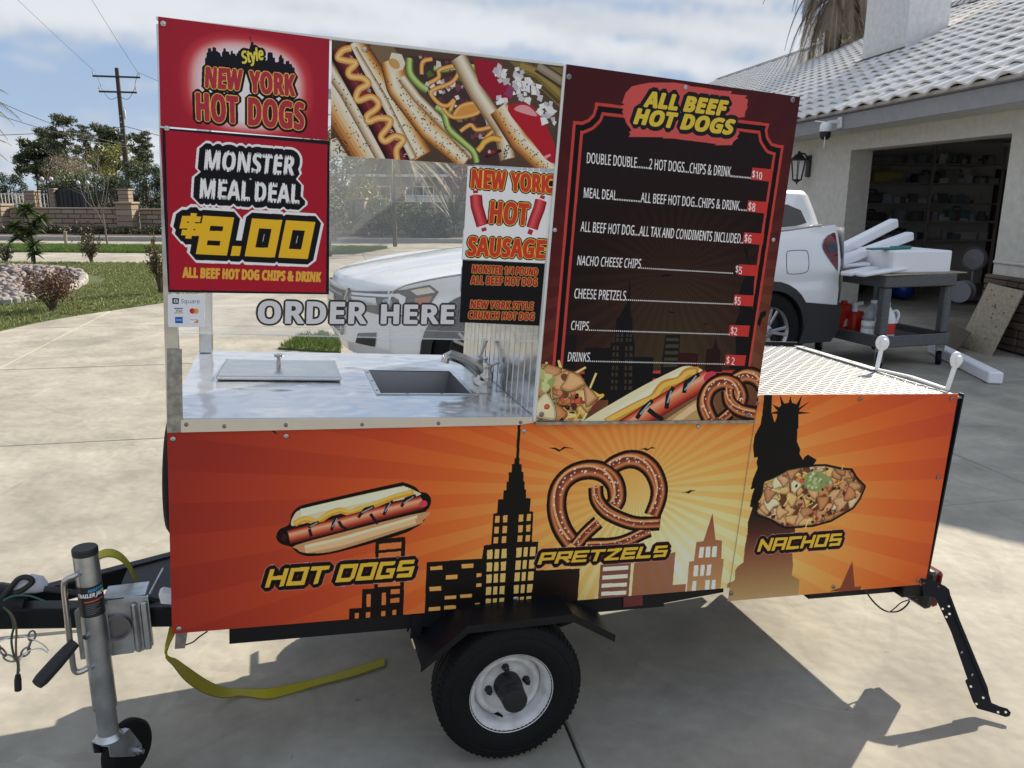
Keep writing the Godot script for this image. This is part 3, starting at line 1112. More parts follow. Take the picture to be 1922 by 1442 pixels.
	for d in [[Vector2(1.160, 0.959), Vector2(1.431, 0.958), 48], [Vector2(1.127, 0.874), Vector2(1.444, 0.874), 55], [Vector2(1.030, 0.791), Vector2(1.445, 0.790), 71], [Vector2(1.041, 0.708), Vector2(1.443, 0.706), 68]]:
		for i in d[2]:
			cv.dot(d[0].lerp(d[1], float(i) / (d[2] - 1)), Vector2(0.0019, 0.0019), pale)
	# food along the foot
	paint_nachos(cv, p([893,698,920,700,949,693,1017,673,1025,660,1040,641,1060,624,1076,605,1044,559,1036,541,890,542]), 60, 0.034, 9)
	var r := RandomNumberGenerator.new()
	r.seed = 4
	for i in 14:
		cv.fill([shard(inside(p([899,677,934,672,943,650,929,631,902,631]), r), 0.012, r, 6)], ink(["a3a86c", "8d9658", "b9bd86"][i % 3]))
	cv.fill([smooth_curve(p([1017,528,1170,625,1288,686,1324,699,1357,695,1374,681,1295,625,1098,527]), 4, true)], ink("cfc7a0"))
	cv.line(smooth_curve(p([1119,562,1197,605,1275,653,1330,685])), 0.012, ink("d9d4b6"))
	cv.line(smooth_curve(p([1105,535,1152,562,1199,586,1238,605,1264,641,1309,653,1331,677,1365,681])), 0.017, ink("b98236"))
	cv.line(smooth_curve(p([1105,543,1151,568,1198,592,1238,611,1263,643,1308,659,1331,679,1356,683])), 0.007, ink("d9ac50"))
	cv.fill([smooth_curve(p([1265,526,1335,582,1390,610,1392,561,1377,525]), 4, true)], ink("b08a5c"))
	cv.line(p([1299,530,1353,574,1386,594]), 0.010, ink("cbb084"))
	cv.tube(p([1156,519,1258,584,1337,631,1398,664]), 0.0300, [ink("7a1f1e"), ink("9c3428"), ink("b44e38"), ink("c06446"), ink("cb7a58"), ink("d69878")], Vector2(-0.15, 0.35))
	cv.dot(Vector2(1.402, 0.670), Vector2(0.02, 0.014), ink("b53a44"), 0.5)
	for s in [p([1193,550,1212,582,1235,601]), p([1225,576,1244,562,1273,546]), p([1280,578,1280,617,1294,639]), p([1328,623,1330,653,1368,677])]:
		cv.line(s, 0.0065, ink("14161c"))
	for s in [p([1202,562,1229,596]), p([1281,594,1288,629]), p([1329,631,1360,672])]:
		cv.line(s, 0.0024, ink("7f9cac"))
	paint_pretzel(cv, [[smooth_curve(p([1482,661,1516,675,1553,667,1579,643])), 0.0185], [smooth_curve(p([1424,541,1397,590,1406,634,1443,656,1484,646,1508,614,1506,592])), 0.0185], [smooth_curve(p([1454,543,1482,567])), 0.013], [smooth_curve(p([1465,632,1476,598,1513,573,1569,561])), 0.015]], 6)
	return cv


func logo_art() -> Cv:
	var cv := Cv.new(Vector2(-0.006, 0.84), Vector2(0.37, 1.436), 1500, ink("8c1a2c"))
	var whole := PackedVector2Array([Vector2(-0.01, 1.2), Vector2(0.4, 1.2), Vector2(0.4, 1.5), Vector2(-0.01, 1.5)])
	var gc: Vector2 = Vector2(0.179, 1.306)
	cv.fill([whole], func(x, y, was): return ramp(pow(pow(absf(x - gc.x) / 0.128, 2.6) + pow(absf(y - gc.y) / 0.100, 2.6), 0.385), [[0.0, ink("d8d4e2")], [0.72, ink("d2c4cc")], [0.86, ink("cc9a98")], [0.98, ink("b0383f")], [1.12, ink("96202f")], [3.0, ink("801a2e")]]))
	cv.fill([p([91,1340,91,1355,94,1356,95,1366,97,1368,97,1375,103,1377,104,1371,106,1370,107,1378,109,1380,114,1378,114,1373,122,1369,124,1363,125,1362,126,1372,128,1373,129,1379,133,1380,134,1374,140,1374,141,1369,143,1368,144,1376,148,1377,148,1371,153,1371,153,1368,155,1367,155,1372,158,1373,159,1377,170,1384,171,1387,172,1383,182,1385,183,1389,185,1396,182,1409,184,1411,185,1398,189,1401,191,1394,195,1393,204,1384,211,1383,213,1377,215,1364,219,1366,220,1382,230,1383,231,1373,235,1372,236,1363,243,1365,243,1374,245,1376,246,1379,249,1381,251,1374,254,1372,254,1363,258,1362,258,1368,265,1370,266,1363,271,1363,272,1358,277,1356,277,1338,182,1336,90,1335])], ink("17171e"))
	var t := set_text("NEW", Vector2(0.092, 1.296), Vector2(0.165, 1.298), Vector2(0.094, 1.337)) + set_text("YORK", Vector2(0.183, 1.296), Vector2(0.278, 1.298), Vector2(0.182, 1.339)) + set_text("HOT", Vector2(0.074, 1.227), Vector2(0.158, 1.228), Vector2(0.073, 1.282)) + set_text("DOGS", Vector2(0.181, 1.227), Vector2(0.298, 1.228), Vector2(0.181, 1.283))
	put_text(cv, t, [[0.0085, ink("15141a")], [0.0034, ink("d8a24c")], [0.0016, ink("98303e")]])
	put_text(cv, set_text("Style", Vector2(0.168, 1.353), Vector2(0.211, 1.367), Vector2(0.166, 1.377), false), [[0.0062, ink("15141a")], [0.0012, ink("c9bd4a")]])
	# price sign below
	cv.fill([PackedVector2Array([Vector2(0.004, 0.845), Vector2(0.366, 0.845), Vector2(0.366, 1.207), Vector2(0.004, 1.207)])], ink("17161d"))
	cv.fill([PackedVector2Array([Vector2(0.012, 0.855), Vector2(0.355, 0.862), Vector2(0.351, 1.199), Vector2(0.010, 1.199)])], ink("96192a"))
	var mon := set_text("MONSTER", Vector2(0.088, 1.123), Vector2(0.278, 1.125), Vector2(0.092, 1.166)) + set_text("MEAL", Vector2(0.078, 1.061), Vector2(0.182, 1.062), Vector2(0.081, 1.104)) + set_text("DEAL", Vector2(0.194, 1.062), Vector2(0.290, 1.063), Vector2(0.196, 1.105))
	var dol := block_text("$", Vector2(0.030, 0.972), Vector2(0.076, 0.973), Vector2(0.042, 1.025), 0.12, 0.62)
	var pri := block_text("8.00", Vector2(0.068, 0.937), Vector2(0.312, 0.939), Vector2(0.084, 1.023), 0.125, 0.60)
	var white := ink("d8d6de")
	var blk := ink("131217")
	put_text(cv, mon + dol + pri, [[0.0190, white]])
	put_text(cv, mon, [[0.0138, blk]])
	put_text(cv, dol + pri, [[0.0128, blk]])
	put_text(cv, mon, [[0.0010, white]])
	put_text(cv, dol + pri, [[0.0, ink("d0a427")]])
	var r := RandomNumberGenerator.new()
	r.seed = 12
	for row in [[Vector2(0.088, 1.123), Vector2(0.278, 1.125), Vector2(0.092, 1.166)], [Vector2(0.078, 1.061), Vector2(0.290, 1.063), Vector2(0.081, 1.104)]]:
		for i in 46:
			for e in 2:
				var c: Vector2 = row[0].lerp(row[1], (i + r.randf()) / 46.0) + (row[2] - row[0]) * float(e)
				var d := (1.0 if e == 0 else -1.0) * r.randf_range(0.003, 0.007)
				cv.fill([PackedVector2Array([c + Vector2(-0.0016, -d * 0.3), c + Vector2(0.0016, -d * 0.3), c + Vector2(r.randf_range(-0.001, 0.001), d)])], blk)
	put_text(cv, set_text("ALL BEEF HOT DOG CHIPS & DRINK", Vector2(0.040, 0.884), Vector2(0.342, 0.887), Vector2(0.041, 0.906)), [[0.0011, ink("c89a3c")]])
	return cv


func banner_art() -> Cv:
	var cv := Cv.new(Vector2(0.343, 1.165), Vector2(0.915, 1.445), 1750, ink("4a3a30"))
	var r := RandomNumberGenerator.new()
	r.seed = 21
	var up := Vector2(0.15, 0.25)
	var bun := [ink("5a3a22"), ink("8e5a30"), ink("ab7640"), ink("bf9562"), ink("c8ad84"), ink("c8bca2"), ink("cdc6b4")]
	var crumb := [ink("7c6248"), ink("a08868"), ink("b5a488"), ink("c2b7a2"), ink("ccc5b6")]
	var seeds := func(q: PackedVector2Array, n: int):
		for i in n:
			cv.dot(inside(q, r), Vector2(0.0017, 0.0012), ink("1a1714"), r.randf() * PI)
	cv.fill([p([766,1427,901,1426,903,1334,857,1368,807,1397])], ink("6e6038"))
	cv.tube(p([792,1418,838,1406,907,1358]), 0.018, [ink("4a4026"), ink("6e5c30"), ink("8a7440")], up)
	cv.tube(p([837,1423,904,1393]), 0.014, [ink("3a3028"), ink("7c6e5a"), ink("8c8070")], up)
	cv.line(p([442,1422,484,1375,533,1347]), 0.04, ink("6e5a44"))
	cv.tube(p([352,1201,381,1158]), 0.040, crumb, up)
	cv.tube(p([338,1327,384,1260,460,1153]), 0.036, bun, Vector2(0.3, 0.45))
	cv.tube(p([342,1376,389,1315,480,1172]), 0.014, crumb, up)
	cv.tube(p([406,1418,481,1320,570,1191]), 0.028, bun, Vector2(-0.2, 0.2))
	cv.tube(p([400,1409,469,1313,546,1183]), 0.013, crumb, up)
	cv.tube(p([371,1411,402,1358,447,1288,497,1208,522,1164]), 0.0255, [ink("2c1216"), ink("451a1e"), ink("5e2228"), ink("74303a"), ink("6a262c")], Vector2(0.25, 0.1))
	for i in 13:
		var c: Vector2 = Vector2(0.397, 1.393).lerp(Vector2(0.527, 1.193), i / 12.0)
		for j in 3:
			cv.line(PackedVector2Array([c + Vector2(r.randf_range(-0.004, 0.002), r.randf_range(-0.004, 0.004)), c + Vector2(r.randf_range(0.002, 0.008), r.randf_range(-0.006, 0.002))]), 0.0008, ink("b8b0b4"))
	var zig: PackedVector2Array = smooth_curve(p([399,1412,381,1405,370,1388,387,1384,410,1382,395,1363,399,1352,426,1351,439,1340,420,1327,413,1311,419,1302,446,1313,463,1302,459,1288,439,1271,442,1258,465,1268,491,1267,487,1250,472,1229,482,1218,505,1232,524,1225,509,1203,512,1178]), 5)
	for l in [[0.0078, "8a5a26"], [0.0066, "bd8440"], [0.0045, "cc9a54"], [0.0018, "dcb67c"]]:
		cv.line(zig, l[0], ink(l[1]))
	# second hot dog
	cv.tube(p([492,1396,509,1339,585,1256,681,1192]), 0.029, bun, Vector2(-0.25, 0.0))
	cv.fill([p([489,1413,512,1412,522,1393,516,1379,490,1371,481,1386])], ink("c8beac"))
	cv.dot(Vector2(0.496, 1.390), Vector2(0.014, 0.010), ink("b08a50"), -0.5)
	cv.fill([p([527,1411,680,1417,703,1343,763,1255,758,1186,710,1188,676,1230,594,1309,544,1365])], ink("3e2e2c"))
	cv.tube(p([514,1362,552,1321,627,1260,693,1202]), 0.011, crumb, up)
	for l in [[p([530,1405,533,1373,556,1350,575,1341]), 0.0095], [p([596,1306,616,1294,630,1260,660,1237,692,1213,703,1188]), 0.0085], [p([677,1408,683,1369,696,1348,702,1314]), 0.008], [p([587,1391,608,1389,632,1395]), 0.007]]:
		cv.tube(smooth_curve(l[0]), l[1], [ink("43592a"), ink("6e8440"), ink("8ea45a"), ink("a8b878")], up)
	for i in 85:
		var c := inside(p([541,1415,664,1424,693,1347,750,1254,707,1226,642,1279,581,1336]), r)
		cv.fill([shard(c, r.randf_range(0.004, 0.011), r)], ink(["b8b2ae", "98908c", "6a3a44", "c6c0ba", "54303a", "4a5a2e", "8a6a4a"][r.randi() % 7]))
	for z in [p([583,1410,561,1401,560,1374]), p([577,1356,600,1372,601,1388,638,1401,646,1388,631,1364,592,1345,584,1333,606,1313,625,1312,639,1325,631,1301]), p([641,1292,655,1312,679,1322,700,1322,696,1302,641,1287,613,1305]), p([658,1257,682,1274,699,1264,747,1277,725,1252,710,1227])]:
		for l in [[0.0052, "7a5024"], [0.0042, "bd8440"], [0.0022, "d0a060"]]:
			cv.line(smooth_curve(z), l[0], ink(l[1]))
	cv.tube(p([643,1421,693,1347,758,1272,779,1203]), 0.020, crumb, Vector2(0.2, 0.2))
	cv.fill([p([679,1424,748,1421,773,1373,773,1330,732,1337,695,1370])], ink("86192c"))
	cv.tube(p([749,1318,805,1247,900,1176]), 0.026, bun, Vector2(0.35, 0.35))
	cv.fill([smooth_curve(p([771,1316,798,1335,828,1334,863,1300,893,1252,902,1225,901,1205,877,1211,834,1253]), 4, true)], ink("9c1c28"))
	cv.fill([smooth_curve(p([787,1319,802,1331,825,1329,846,1310,820,1311]), 4, true)], ink("c4888c"))
	cv.fill([p([871,1218,886,1225,889,1221,875,1211])], ink("c88a8c"))
	for i in 70:
		var c := inside(p([725,1412,770,1420,813,1401,850,1378,850,1340,811,1341,745,1370]), r) if i < 46 else inside(p([737,1343,766,1341,761,1323,745,1327]), r) if i < 52 else inside(p([837,1336,879,1345,896,1303,891,1285,863,1300]), r)
		cv.fill([shard(c, r.randf_range(0.006, 0.012), r)], ink(["c9c7c8", "b2b0b4", "d8d6d6", "a8a4aa"][r.randi() % 4]))
	cv.fill([p([770,1374,783,1368,779,1343,759,1351])], ink("7a3a58"))
	cv.tube(p([741,1216,744,1210]), 0.0215, [ink("200c0e"), ink("3a1216"), ink("521a1e"), ink("6a262a"), ink("7c3438")], Vector2(-0.2, 0.2))
	cv.fill([shard(Vector2(0.732, 1.217), 0.005, r, 5)], ink("c0a0a0"))
	for l in [[0.0075, "7a5024"], [0.0062, "c08a3c"], [0.003, "d8a850"]]:
		cv.line(smooth_curve(p([703,1216,712,1227,719,1238,738,1248,759,1246])), l[0], ink(l[1]))
	seeds.call(p([359,1361,388,1332,486,1190,421,1178,362,1252]), 40)
	seeds.call(p([362,1224,391,1216,404,1183,363,1182]), 40)
	seeds.call(p([414,1416,443,1412,587,1216,576,1186,552,1190]), 46)
	seeds.call(p([490,1376,533,1331,611,1276,693,1196,631,1190,517,1306]), 90)
	seeds.call(p([735,1334,796,1276,899,1188,855,1191,778,1262]), 50)
	seeds.call(p([768,1232,786,1239,770,1196]), 26)
	return cv


func sticker_art() -> Cv:
	var cv := Cv.new(Vector2(0.675, 0.79), Vector2(0.892, 1.19), 1900, ink("cfcfd6"))
	cv.fill([PackedVector2Array([Vector2(0.6, 0.7), Vector2(0.95, 0.7), Vector2(0.898, 0.957), Vector2(0.681, 0.957)])], ink("101116"))
	var t := set_text("NEW", Vector2(0.694, 1.130), Vector2(0.778, 1.131), Vector2(0.694, 1.172)) + set_text("YORK", Vector2(0.793, 1.131), Vector2(0.895, 1.132), Vector2(0.791, 1.172)) + set_text("HOT", Vector2(0.745, 1.049), Vector2(0.842, 1.050), Vector2(0.746, 1.100)) + set_text("SAUSAGE", Vector2(0.694, 0.967), Vector2(0.890, 0.970), Vector2(0.695, 1.011))
	for s in [p([706,1112,710,1086,721,1057,727,1041]), p([873,1112,869,1090,860,1063,855,1042])]:
		cv.tube(s, 0.0155, [ink("7a1c22"), ink("a02a32"), ink("b23a40"), ink("bf4c50")], Vector2(-0.2, 0.2))
	for s in [p([704,1124,705,1117]), p([730,1036,733,1028]), p([877,1124,875,1116]), p([853,1039,849,1027])]:
		cv.line(s, 0.0062, ink("98262e"))
	put_text(cv, t, [[0.0062, ink("15141a")], [0.0034, ink("d8a83c")], [0.0016, ink("b2382a")]])
	for w in [["MONSTER 1/4 POUND", Vector2(0.708, 0.925), Vector2(0.878, 0.925), Vector2(0.709, 0.944)], ["ALL BEEF HOT DOG", Vector2(0.706, 0.897), Vector2(0.879, 0.899), Vector2(0.706, 0.917)], ["NEW YORK STYLE", Vector2(0.709, 0.837), Vector2(0.873, 0.838), Vector2(0.710, 0.856)], ["CRUNCH HOT DOG", Vector2(0.705, 0.810), Vector2(0.878, 0.811), Vector2(0.706, 0.829)]]:
		put_text(cv, set_text(w[0], w[1], w[2], w[3]), [[0.0022, ink("a8873c")], [0.0006, ink("98222c")]])
	return cv


func payment_art() -> Cv:
	var cv := Cv.new(Vector2(0.002, 0.775), Vector2(0.100, 0.855), 3600, ink("c6c9da"))
	for q in [[p([17,836,31,836,30,823,17,823]), "17161d"], [p([20,833,28,833,28,826,20,826]), "c6c9da"], [p([22,831,26,831,26,828,22,828]), "17161d"], [p([20,814,39,814,39,812,20,812]), "1c2350"], [p([20,803,39,804,39,802,20,801]), "b08c30"], [p([22,793,38,794,38,779,22,779]), "1f57a0"], [p([53,793,71,794,71,781,53,781]), "d8d6dc"], [p([71,788,71,781,60,781]), "c07038"]]:
		cv.fill([q[0]], ink(q[1]))
	cv.dot(Vector2(0.059, 0.808), Vector2(0.0062, 0.0062), ink("a8202c"))
	cv.dot(Vector2(0.066, 0.808), Vector2(0.0062, 0.0062), ink("c98a3c"))
	cv.dot(Vector2(0.062, 0.808), Vector2(0.0024, 0.0050), ink("b85a2a"))
	for w in [["Square", Vector2(0.035, 0.825), Vector2(0.074, 0.826), Vector2(0.036, 0.834), "4c4c58"], ["VISA", Vector2(0.023, 0.805), Vector2(0.037, 0.805), Vector2(0.024, 0.810), "1c2350"], ["AMEX", Vector2(0.024, 0.785), Vector2(0.036, 0.785), Vector2(0.024, 0.788), "c6c9da"], ["DISCOVER", Vector2(0.054, 0.787), Vector2(0.070, 0.787), Vector2(0.054, 0.789), "3a3a44"]]:
		put_text(cv, set_text(w[0], w[1], w[2], w[3], w[0] != "Square"), [[0.0, ink(w[4])]])
	return cv


func print_mat(called: String, cv: Cv, rough := 0.3, ribs := 0) -> StandardMaterial3D:
	var m := mat(called, Color.WHITE, rough)
	m.albedo_texture = cv.texture()
	m.texture_repeat = false
	m.metallic_specular = 0.25
	if ribs:
		var n := int((cv.rect.size.y if ribs == 1 else cv.rect.size.x) / 0.0042)
		var im := Image.create(8 if ribs == 1 else n * 5, n * 5 if ribs == 1 else 8, false, Image.FORMAT_RGB8)
		var r := RandomNumberGenerator.new()
		r.seed = 5
		for i in n:
			var s := r.randf_range(0.4, 1.0)
			for q in 5:
				var f: float = 0.5 + [0.0, 0.30, 0.16, -0.16, -0.30][q] * s
				if ribs == 1:
					im.fill_rect(Rect2i(0, i * 5 + q, 8, 1), Color(0.5, f, 1.0))
				else:
					im.fill_rect(Rect2i(i * 5 + q, 0, 1, 8), Color(f, 0.5, 1.0))
		m.normal_enabled = true
		m.normal_texture = tex(im)
		m.normal_scale = 0.12
	return m


# ---------------------------------------------------------------- the food cart
func screw(parent: Node, at: Vector3, m := "zinc", r := 0.0055) -> void:
	if not M.has("screw_mesh"):
		var s := mb()
		s.lathe([Vector2(1.0, 0.0), Vector2(0.95, 0.18), Vector2(0.6, 0.34), Vector2(0.3, 0.38), Vector2(0.26, 0.12), Vector2(0.0, 0.12)], T(0, 0, 0, 90), 10)
		M.screw_mesh = s.done()
	obj("screw", M.screw_mesh, M[m], parent, Transform3D(Basis.from_scale(Vector3.ONE * r), at))


func panel(called: String, poly: PackedVector2Array, z: float, thick: float, m: Material, rect: Rect2, parent: Node) -> MeshInstance3D:
	var front := mb().prism(poly, z, z, Transform3D.IDENTITY, rect)
	var o := obj(called, front, m, parent)
	var e := mb()
	var q := poly
	for i in q.size():
		var a := q[i]
		var b := q[(i + 1) % q.size()]
		e.quad(Vector3(a.x, a.y, z), Vector3(a.x, a.y, z - thick), Vector3(b.x, b.y, z - thick), Vector3(b.x, b.y, z))
	e.prism(poly, z - thick, z - thick)
	obj("edge", e, M.coro_edge, o)
	return o


func letter_mesh(letter: Array, z0: float, z1: float) -> MB:  # holes are opened by cutting the letter in two through each hole
	var m := mb()
	var outers := []
	var holes := []
	var sgn := outer_sign(letter)
	for q in letter:
		if signf(area_of(q)) == sgn:
			outers.append(q)
		else:
			holes.append(q)
	for o in outers:
		var lo: Vector2 = o[0]
		var hi: Vector2 = o[0]
		for a in o:
			lo = lo.min(a)
			hi = hi.max(a)
		var cuts := [lo.x - 0.01]
		for h in holes:
			var c := Vector2.ZERO
			for a in h:
				c += a
			cuts.append(c.x / h.size())
		cuts.append(hi.x + 0.01)
		cuts.sort()
		for i in cuts.size() - 1:
			if cuts[i + 1] - cuts[i] < 1e-5:
				continue
			var strip := PackedVector2Array([Vector2(cuts[i], lo.y - 0.01), Vector2(cuts[i + 1], lo.y - 0.01), Vector2(cuts[i + 1], hi.y + 0.01), Vector2(cuts[i], hi.y + 0.01)])
			var parts: Array = Geometry2D.intersect_polygons(o, strip)
			for h in holes:
				var next := []
				for q in parts:
					next.append_array(Geometry2D.clip_polygons(q, h))
				parts = next
			for q in parts:
				if q.size() > 2:
					m.prism(q, z0, z1)
	return m


func make_wheel(parent: Node, at: Vector3, out: float) -> void:  # axle along z; out = +1 shows its face to +z
	var w := node("wheel", parent, Transform3D(Basis.from_euler(Vector3(0, 0 if out > 0 else PI, 0)), at))
	var lay := T(0, 0, 0, 90)  # lathe axis to +z
	var t := mb()
	var prof := [Vector2(0.112, -0.052), Vector2(0.128, -0.060), Vector2(0.160, -0.064), Vector2(0.190, -0.056), Vector2(0.201, -0.046), Vector2(0.2065, -0.030), Vector2(0.2075, -0.012), Vector2(0.2035, -0.011), Vector2(0.2035, -0.007), Vector2(0.208, -0.006), Vector2(0.208, 0.006), Vector2(0.2035, 0.007), Vector2(0.2035, 0.011), Vector2(0.2075, 0.012), Vector2(0.2065, 0.030), Vector2(0.201, 0.046), Vector2(0.196, 0.051), Vector2(0.190, 0.056), Vector2(0.174, 0.062), Vector2(0.172, 0.0605), Vector2(0.160, 0.064), Vector2(0.150, 0.0645), Vector2(0.128, 0.060), Vector2(0.116, 0.052), Vector2(0.112, 0.046)]
	t.lathe(prof, lay, 64, 0.8)
	for i in 72:  # shoulder lugs
		for s in [-1, 1]:
			t.box(Vector3(0.006, 0.012, 0.022), Transform3D(Basis.from_euler(Vector3(s * 0.35, 0, 0)).rotated(Vector3(0, 0, 1), TAU * i / 72.0), Vector3(0, 0.1985, 0.040 * s).rotated(Vector3(0, 0, 1), TAU * i / 72.0)))
	obj("tyre", t, M.rubber, w)
	var r := mb()
	r.lathe([Vector2(0.110, -0.050), Vector2(0.118, -0.052), Vector2(0.104, -0.045), Vector2(0.098, -0.02), Vector2(0.096, 0.0), Vector2(0.101, 0.036), Vector2(0.106, 0.041), Vector2(0.113, 0.048), Vector2(0.1185, 0.0545), Vector2(0.1205, 0.053), Vector2(0.118, 0.048)], lay, 56, 0.75)
	r.lathe([Vector2(0.098, -0.004), Vector2(0.092, 0.012), Vector2(0.082, 0.018), Vector2(0.074, 0.014), Vector2(0.070, 0.006), Vector2(0.052, 0.004), Vector2(0.0, 0.004)], lay, 48, 0.5)
	obj("rim", r, M.rim_white, w)
	obj("hub", mb().lathe([Vector2(0.039, 0.0), Vector2(0.0385, 0.028), Vector2(0.036, 0.032), Vector2(0.036, 0.050), Vector2(0.0335, 0.052), Vector2(0.0335, 0.056), Vector2(0.035, 0.058), Vector2(0.034, 0.088), Vector2(0.031, 0.093), Vector2(0.0, 0.094)], lay, 28, 0.6), M.black_plastic, w)
	for i in 4:
		var a := deg_to_rad(100 + 90 * i)
		obj("lug_nut", mb().lathe([Vector2(0.0115, 0.0), Vector2(0.011, 0.004), Vector2(0.0095, 0.006), Vector2(0.009, 0.018), Vector2(0.005, 0.020), Vector2(0.005, 0.026), Vector2(0, 0.026)], lay, 6, 0.9), M.black_plastic, w, T(cos(a) * 0.055, sin(a) * 0.055, 0.004))
	obj("valve", mb().tube([Vector3(-0.030, -0.083, 0.010), Vector3(-0.022, -0.078, 0.030), Vector3(-0.018, -0.076, 0.040)], [0.005, 0.004, 0.003], 8), M.rubber, w)


func build_cart() -> void:
	var basis := Basis(Vector3(0.95859, -0.06591, -0.27707), Vector3(0.06466, 0.99781, -0.01365), Vector3(0.27736, -0.00484, 0.96075)).orthonormalized()
	cart = thing("hot_dog_cart", "orange and red hot dog vending cart on a two wheel trailer, covered in food signs", "food cart", Vector3(-0.8402, 0.46737, -1.80294), basis)
	# body behind the panels
	var b := mb()
	b.span(Vector3(0.004, 0.06, -0.85), Vector3(2.300, 0.535, -0.840))
	b.span(Vector3(0.004, 0.03, -0.839), Vector3(0.012, 0.535, -0.02))
	b.span(Vector3(0.013, 0.03, -0.838), Vector3(2.298, 0.045, -0.02))
	b.span(Vector3(2.294, -0.035, -0.85), Vector3(2.304, 0.606, -0.008))
	b.span(Vector3(1.56, 0.536, -0.85), Vector3(2.293, 0.606, -0.842))
	b.span(Vector3(1.552, 0.05, -0.835), Vector3(1.560, 0.606, -0.02))
	obj("body_shell", b, M.steel_dull, cart)
	var lower := lower_art()
	var lm := print_mat("lower_print", lower, 0.33, 1)
	var lp := panel("lower_panel", p([-1,524,909,554,1610,570,1615,538,1580,13,1,-1]), 0.0, 0.004, lm, lower.rect, cart)
	for s in [Vector3(0.012, 0.503, 0.001), Vector3(0.268, 0.507, 0.001), Vector3(0.876, 0.514, 0.001), Vector3(0.017, 0.012, 0.001), Vector3(0.888, 0.028, 0.001)]:
		screw(lp, s, "zinc", 0.0065)
	var rp := panel("rear_panel", p([1574,616,2286,622,2304,-24,1566,-30]), 0.0035, 0.0015, lm, lower.rect, cart)
	for s in [Vector3(1.569, 0.591, 0.006), Vector3(1.923, 0.604, 0.006), Vector3(2.263, 0.606, 0.006), Vector3(2.269, 0.348, 0.006), Vector3(1.941, -0.008, 0.006), Vector3(1.573, -0.003, 0.006), Vector3(2.269, -0.009, 0.006)]:
		screw(rp, s, "steel_dark", 0.0065)
	screw(lp, Vector3(1.393, 0.522, 0.001), "zinc", 0.0065)
	obj("corner_trim", mb().span(Vector3(2.3035, -0.03, -0.012), Vector3(2.309, 0.622, 0.0055)), M.black_paint, cart)
	# upper signs
	var logo := logo_art()
	var logm := print_mat("logo_print", logo, 0.3)
	var ls := panel("logo_sign", PackedVector2Array([Vector2(0.0, 1.207), Vector2(0.352, 1.209), Vector2(0.351, 1.425), Vector2(0.0, 1.427)]), 0.006, 0.005, logm, logo.rect, cart)
	screw(ls, Vector3(0.01, 1.414, 0.007), "chrome", 0.0062)
	screw(ls, Vector3(0.013, 1.203, 0.011), "chrome", 0.0062)
	panel("price_sign", p([-1,1203,356,1208,362,858,9,849]), 0.009, 0.002, logm, logo.rect, cart)
	var food := banner_art()
	var fm := print_mat("banner_print", food, 0.32)
	var fp := panel("food_banner", p([356,1424,903,1430,910,1190,682,1183,359,1177]), 0.006, 0.005, fm, food.rect, cart)
	screw(fp, Vector3(0.428, 1.413, 0.007), "chrome", 0.0055)
	var menu := menu_art()
	var mm := print_mat("menu_print", menu, 0.27, 2)
	var mp := panel("menu_board", p([908,1435,1566,1428,1563,543,903,542]), 0.012, 0.008, mm, menu.rect, cart)
	for s in [Vector3(0.916, 1.407, 0.013), Vector3(1.543, 1.418, 0.013)]:
		screw(mp, s, "steel_dark", 0.0075)
	for s in [Vector3(1.229, 1.416, 0.013), Vector3(0.912, 1.042, 0.013), Vector3(1.544, 1.054, 0.013)]:
		screw(mp, s, "zinc", 0.006)
	for s in [Vector3(0.917, 0.563, 0.013), Vector3(1.539, 0.558, 0.013)]:
		screw(mp, s, "steel_dark", 0.007)
	obj("menu_foot_rail", mb().prism(p([901,543,1563,544,1562,536,902,535]), 0.002, 0.016), M.steel_dull, cart)
	obj("menu_side_rail", mb().prism(p([902,1433,909,1435,904,542,897,542]), -0.004, 0.010), M.coro_edge, cart)
	obj("sign_top_rail", mb().prism(p([-4,1427,903,1437,904,1431,-4,1422]), -0.020, 0.004), M.coro_edge, cart)
	obj("cabinet_shell", mb().span(Vector3(0.908, 0.55, -0.85), Vector3(0.9135, 1.42, -0.01)).span(Vector3(1.555, 0.55, -0.85), Vector3(1.561, 1.42, -0.003)).span(Vector3(0.9136, 0.60, -0.85), Vector3(1.5549, 1.42, -0.845)).span(Vector3(0.908, 1.4205, -0.85), Vector3(1.561, 1.425, -0.002)), M.steel_dull, cart)
	obj("top_frame", mb().span(Vector3(0.046, 1.39, -0.85), Vector3(0.9075, 1.418, -0.822)).span(Vector3(0.005, 1.39, -0.799), Vector3(0.035, 1.418, -0.030)), M.steel_dull, cart)
	# posts
	obj("post", mb().prism(p([-5,1413,4,1414,33,534,-1,523]), -0.028, -0.001), M.steel, cart)
	obj("post", mb().span(Vector3(0.005, 0.5535, -0.848), Vector3(0.045, 1.418, -0.80), 0.003), M.steel, cart)
	# counter with its sink
	var ct := mb()
	var z1 := -0.002
	ct.span(Vector3(0.0, 0.543, -0.85), Vector3(0.522, 0.553, z1))
	ct.span(Vector3(0.792, 0.543, -0.85), Vector3(0.908, 0.553, z1))
	ct.span(Vector3(0.522, 0.543, -0.242), Vector3(0.792, 0.553, z1))
	ct.span(Vector3(0.522, 0.543, -0.85), Vector3(0.792, 0.553, -0.56))
	var co := obj("counter", ct, M.counter_steel, cart)
	var sk := mb()
	var k0 := Vector3(0.527, 0.553, -0.555)
	var k1 := Vector3(0.787, 0.553, -0.247)
	var l0 := Vector3(0.555, 0.43, -0.53)
	var l1 := Vector3(0.76, 0.43, -0.275)
	sk.quad(Vector3(k0.x, k0.y, k0.z), Vector3(l0.x, l0.y, l0.z), Vector3(l1.x, l0.y, l0.z), Vector3(k1.x, k0.y, k0.z))
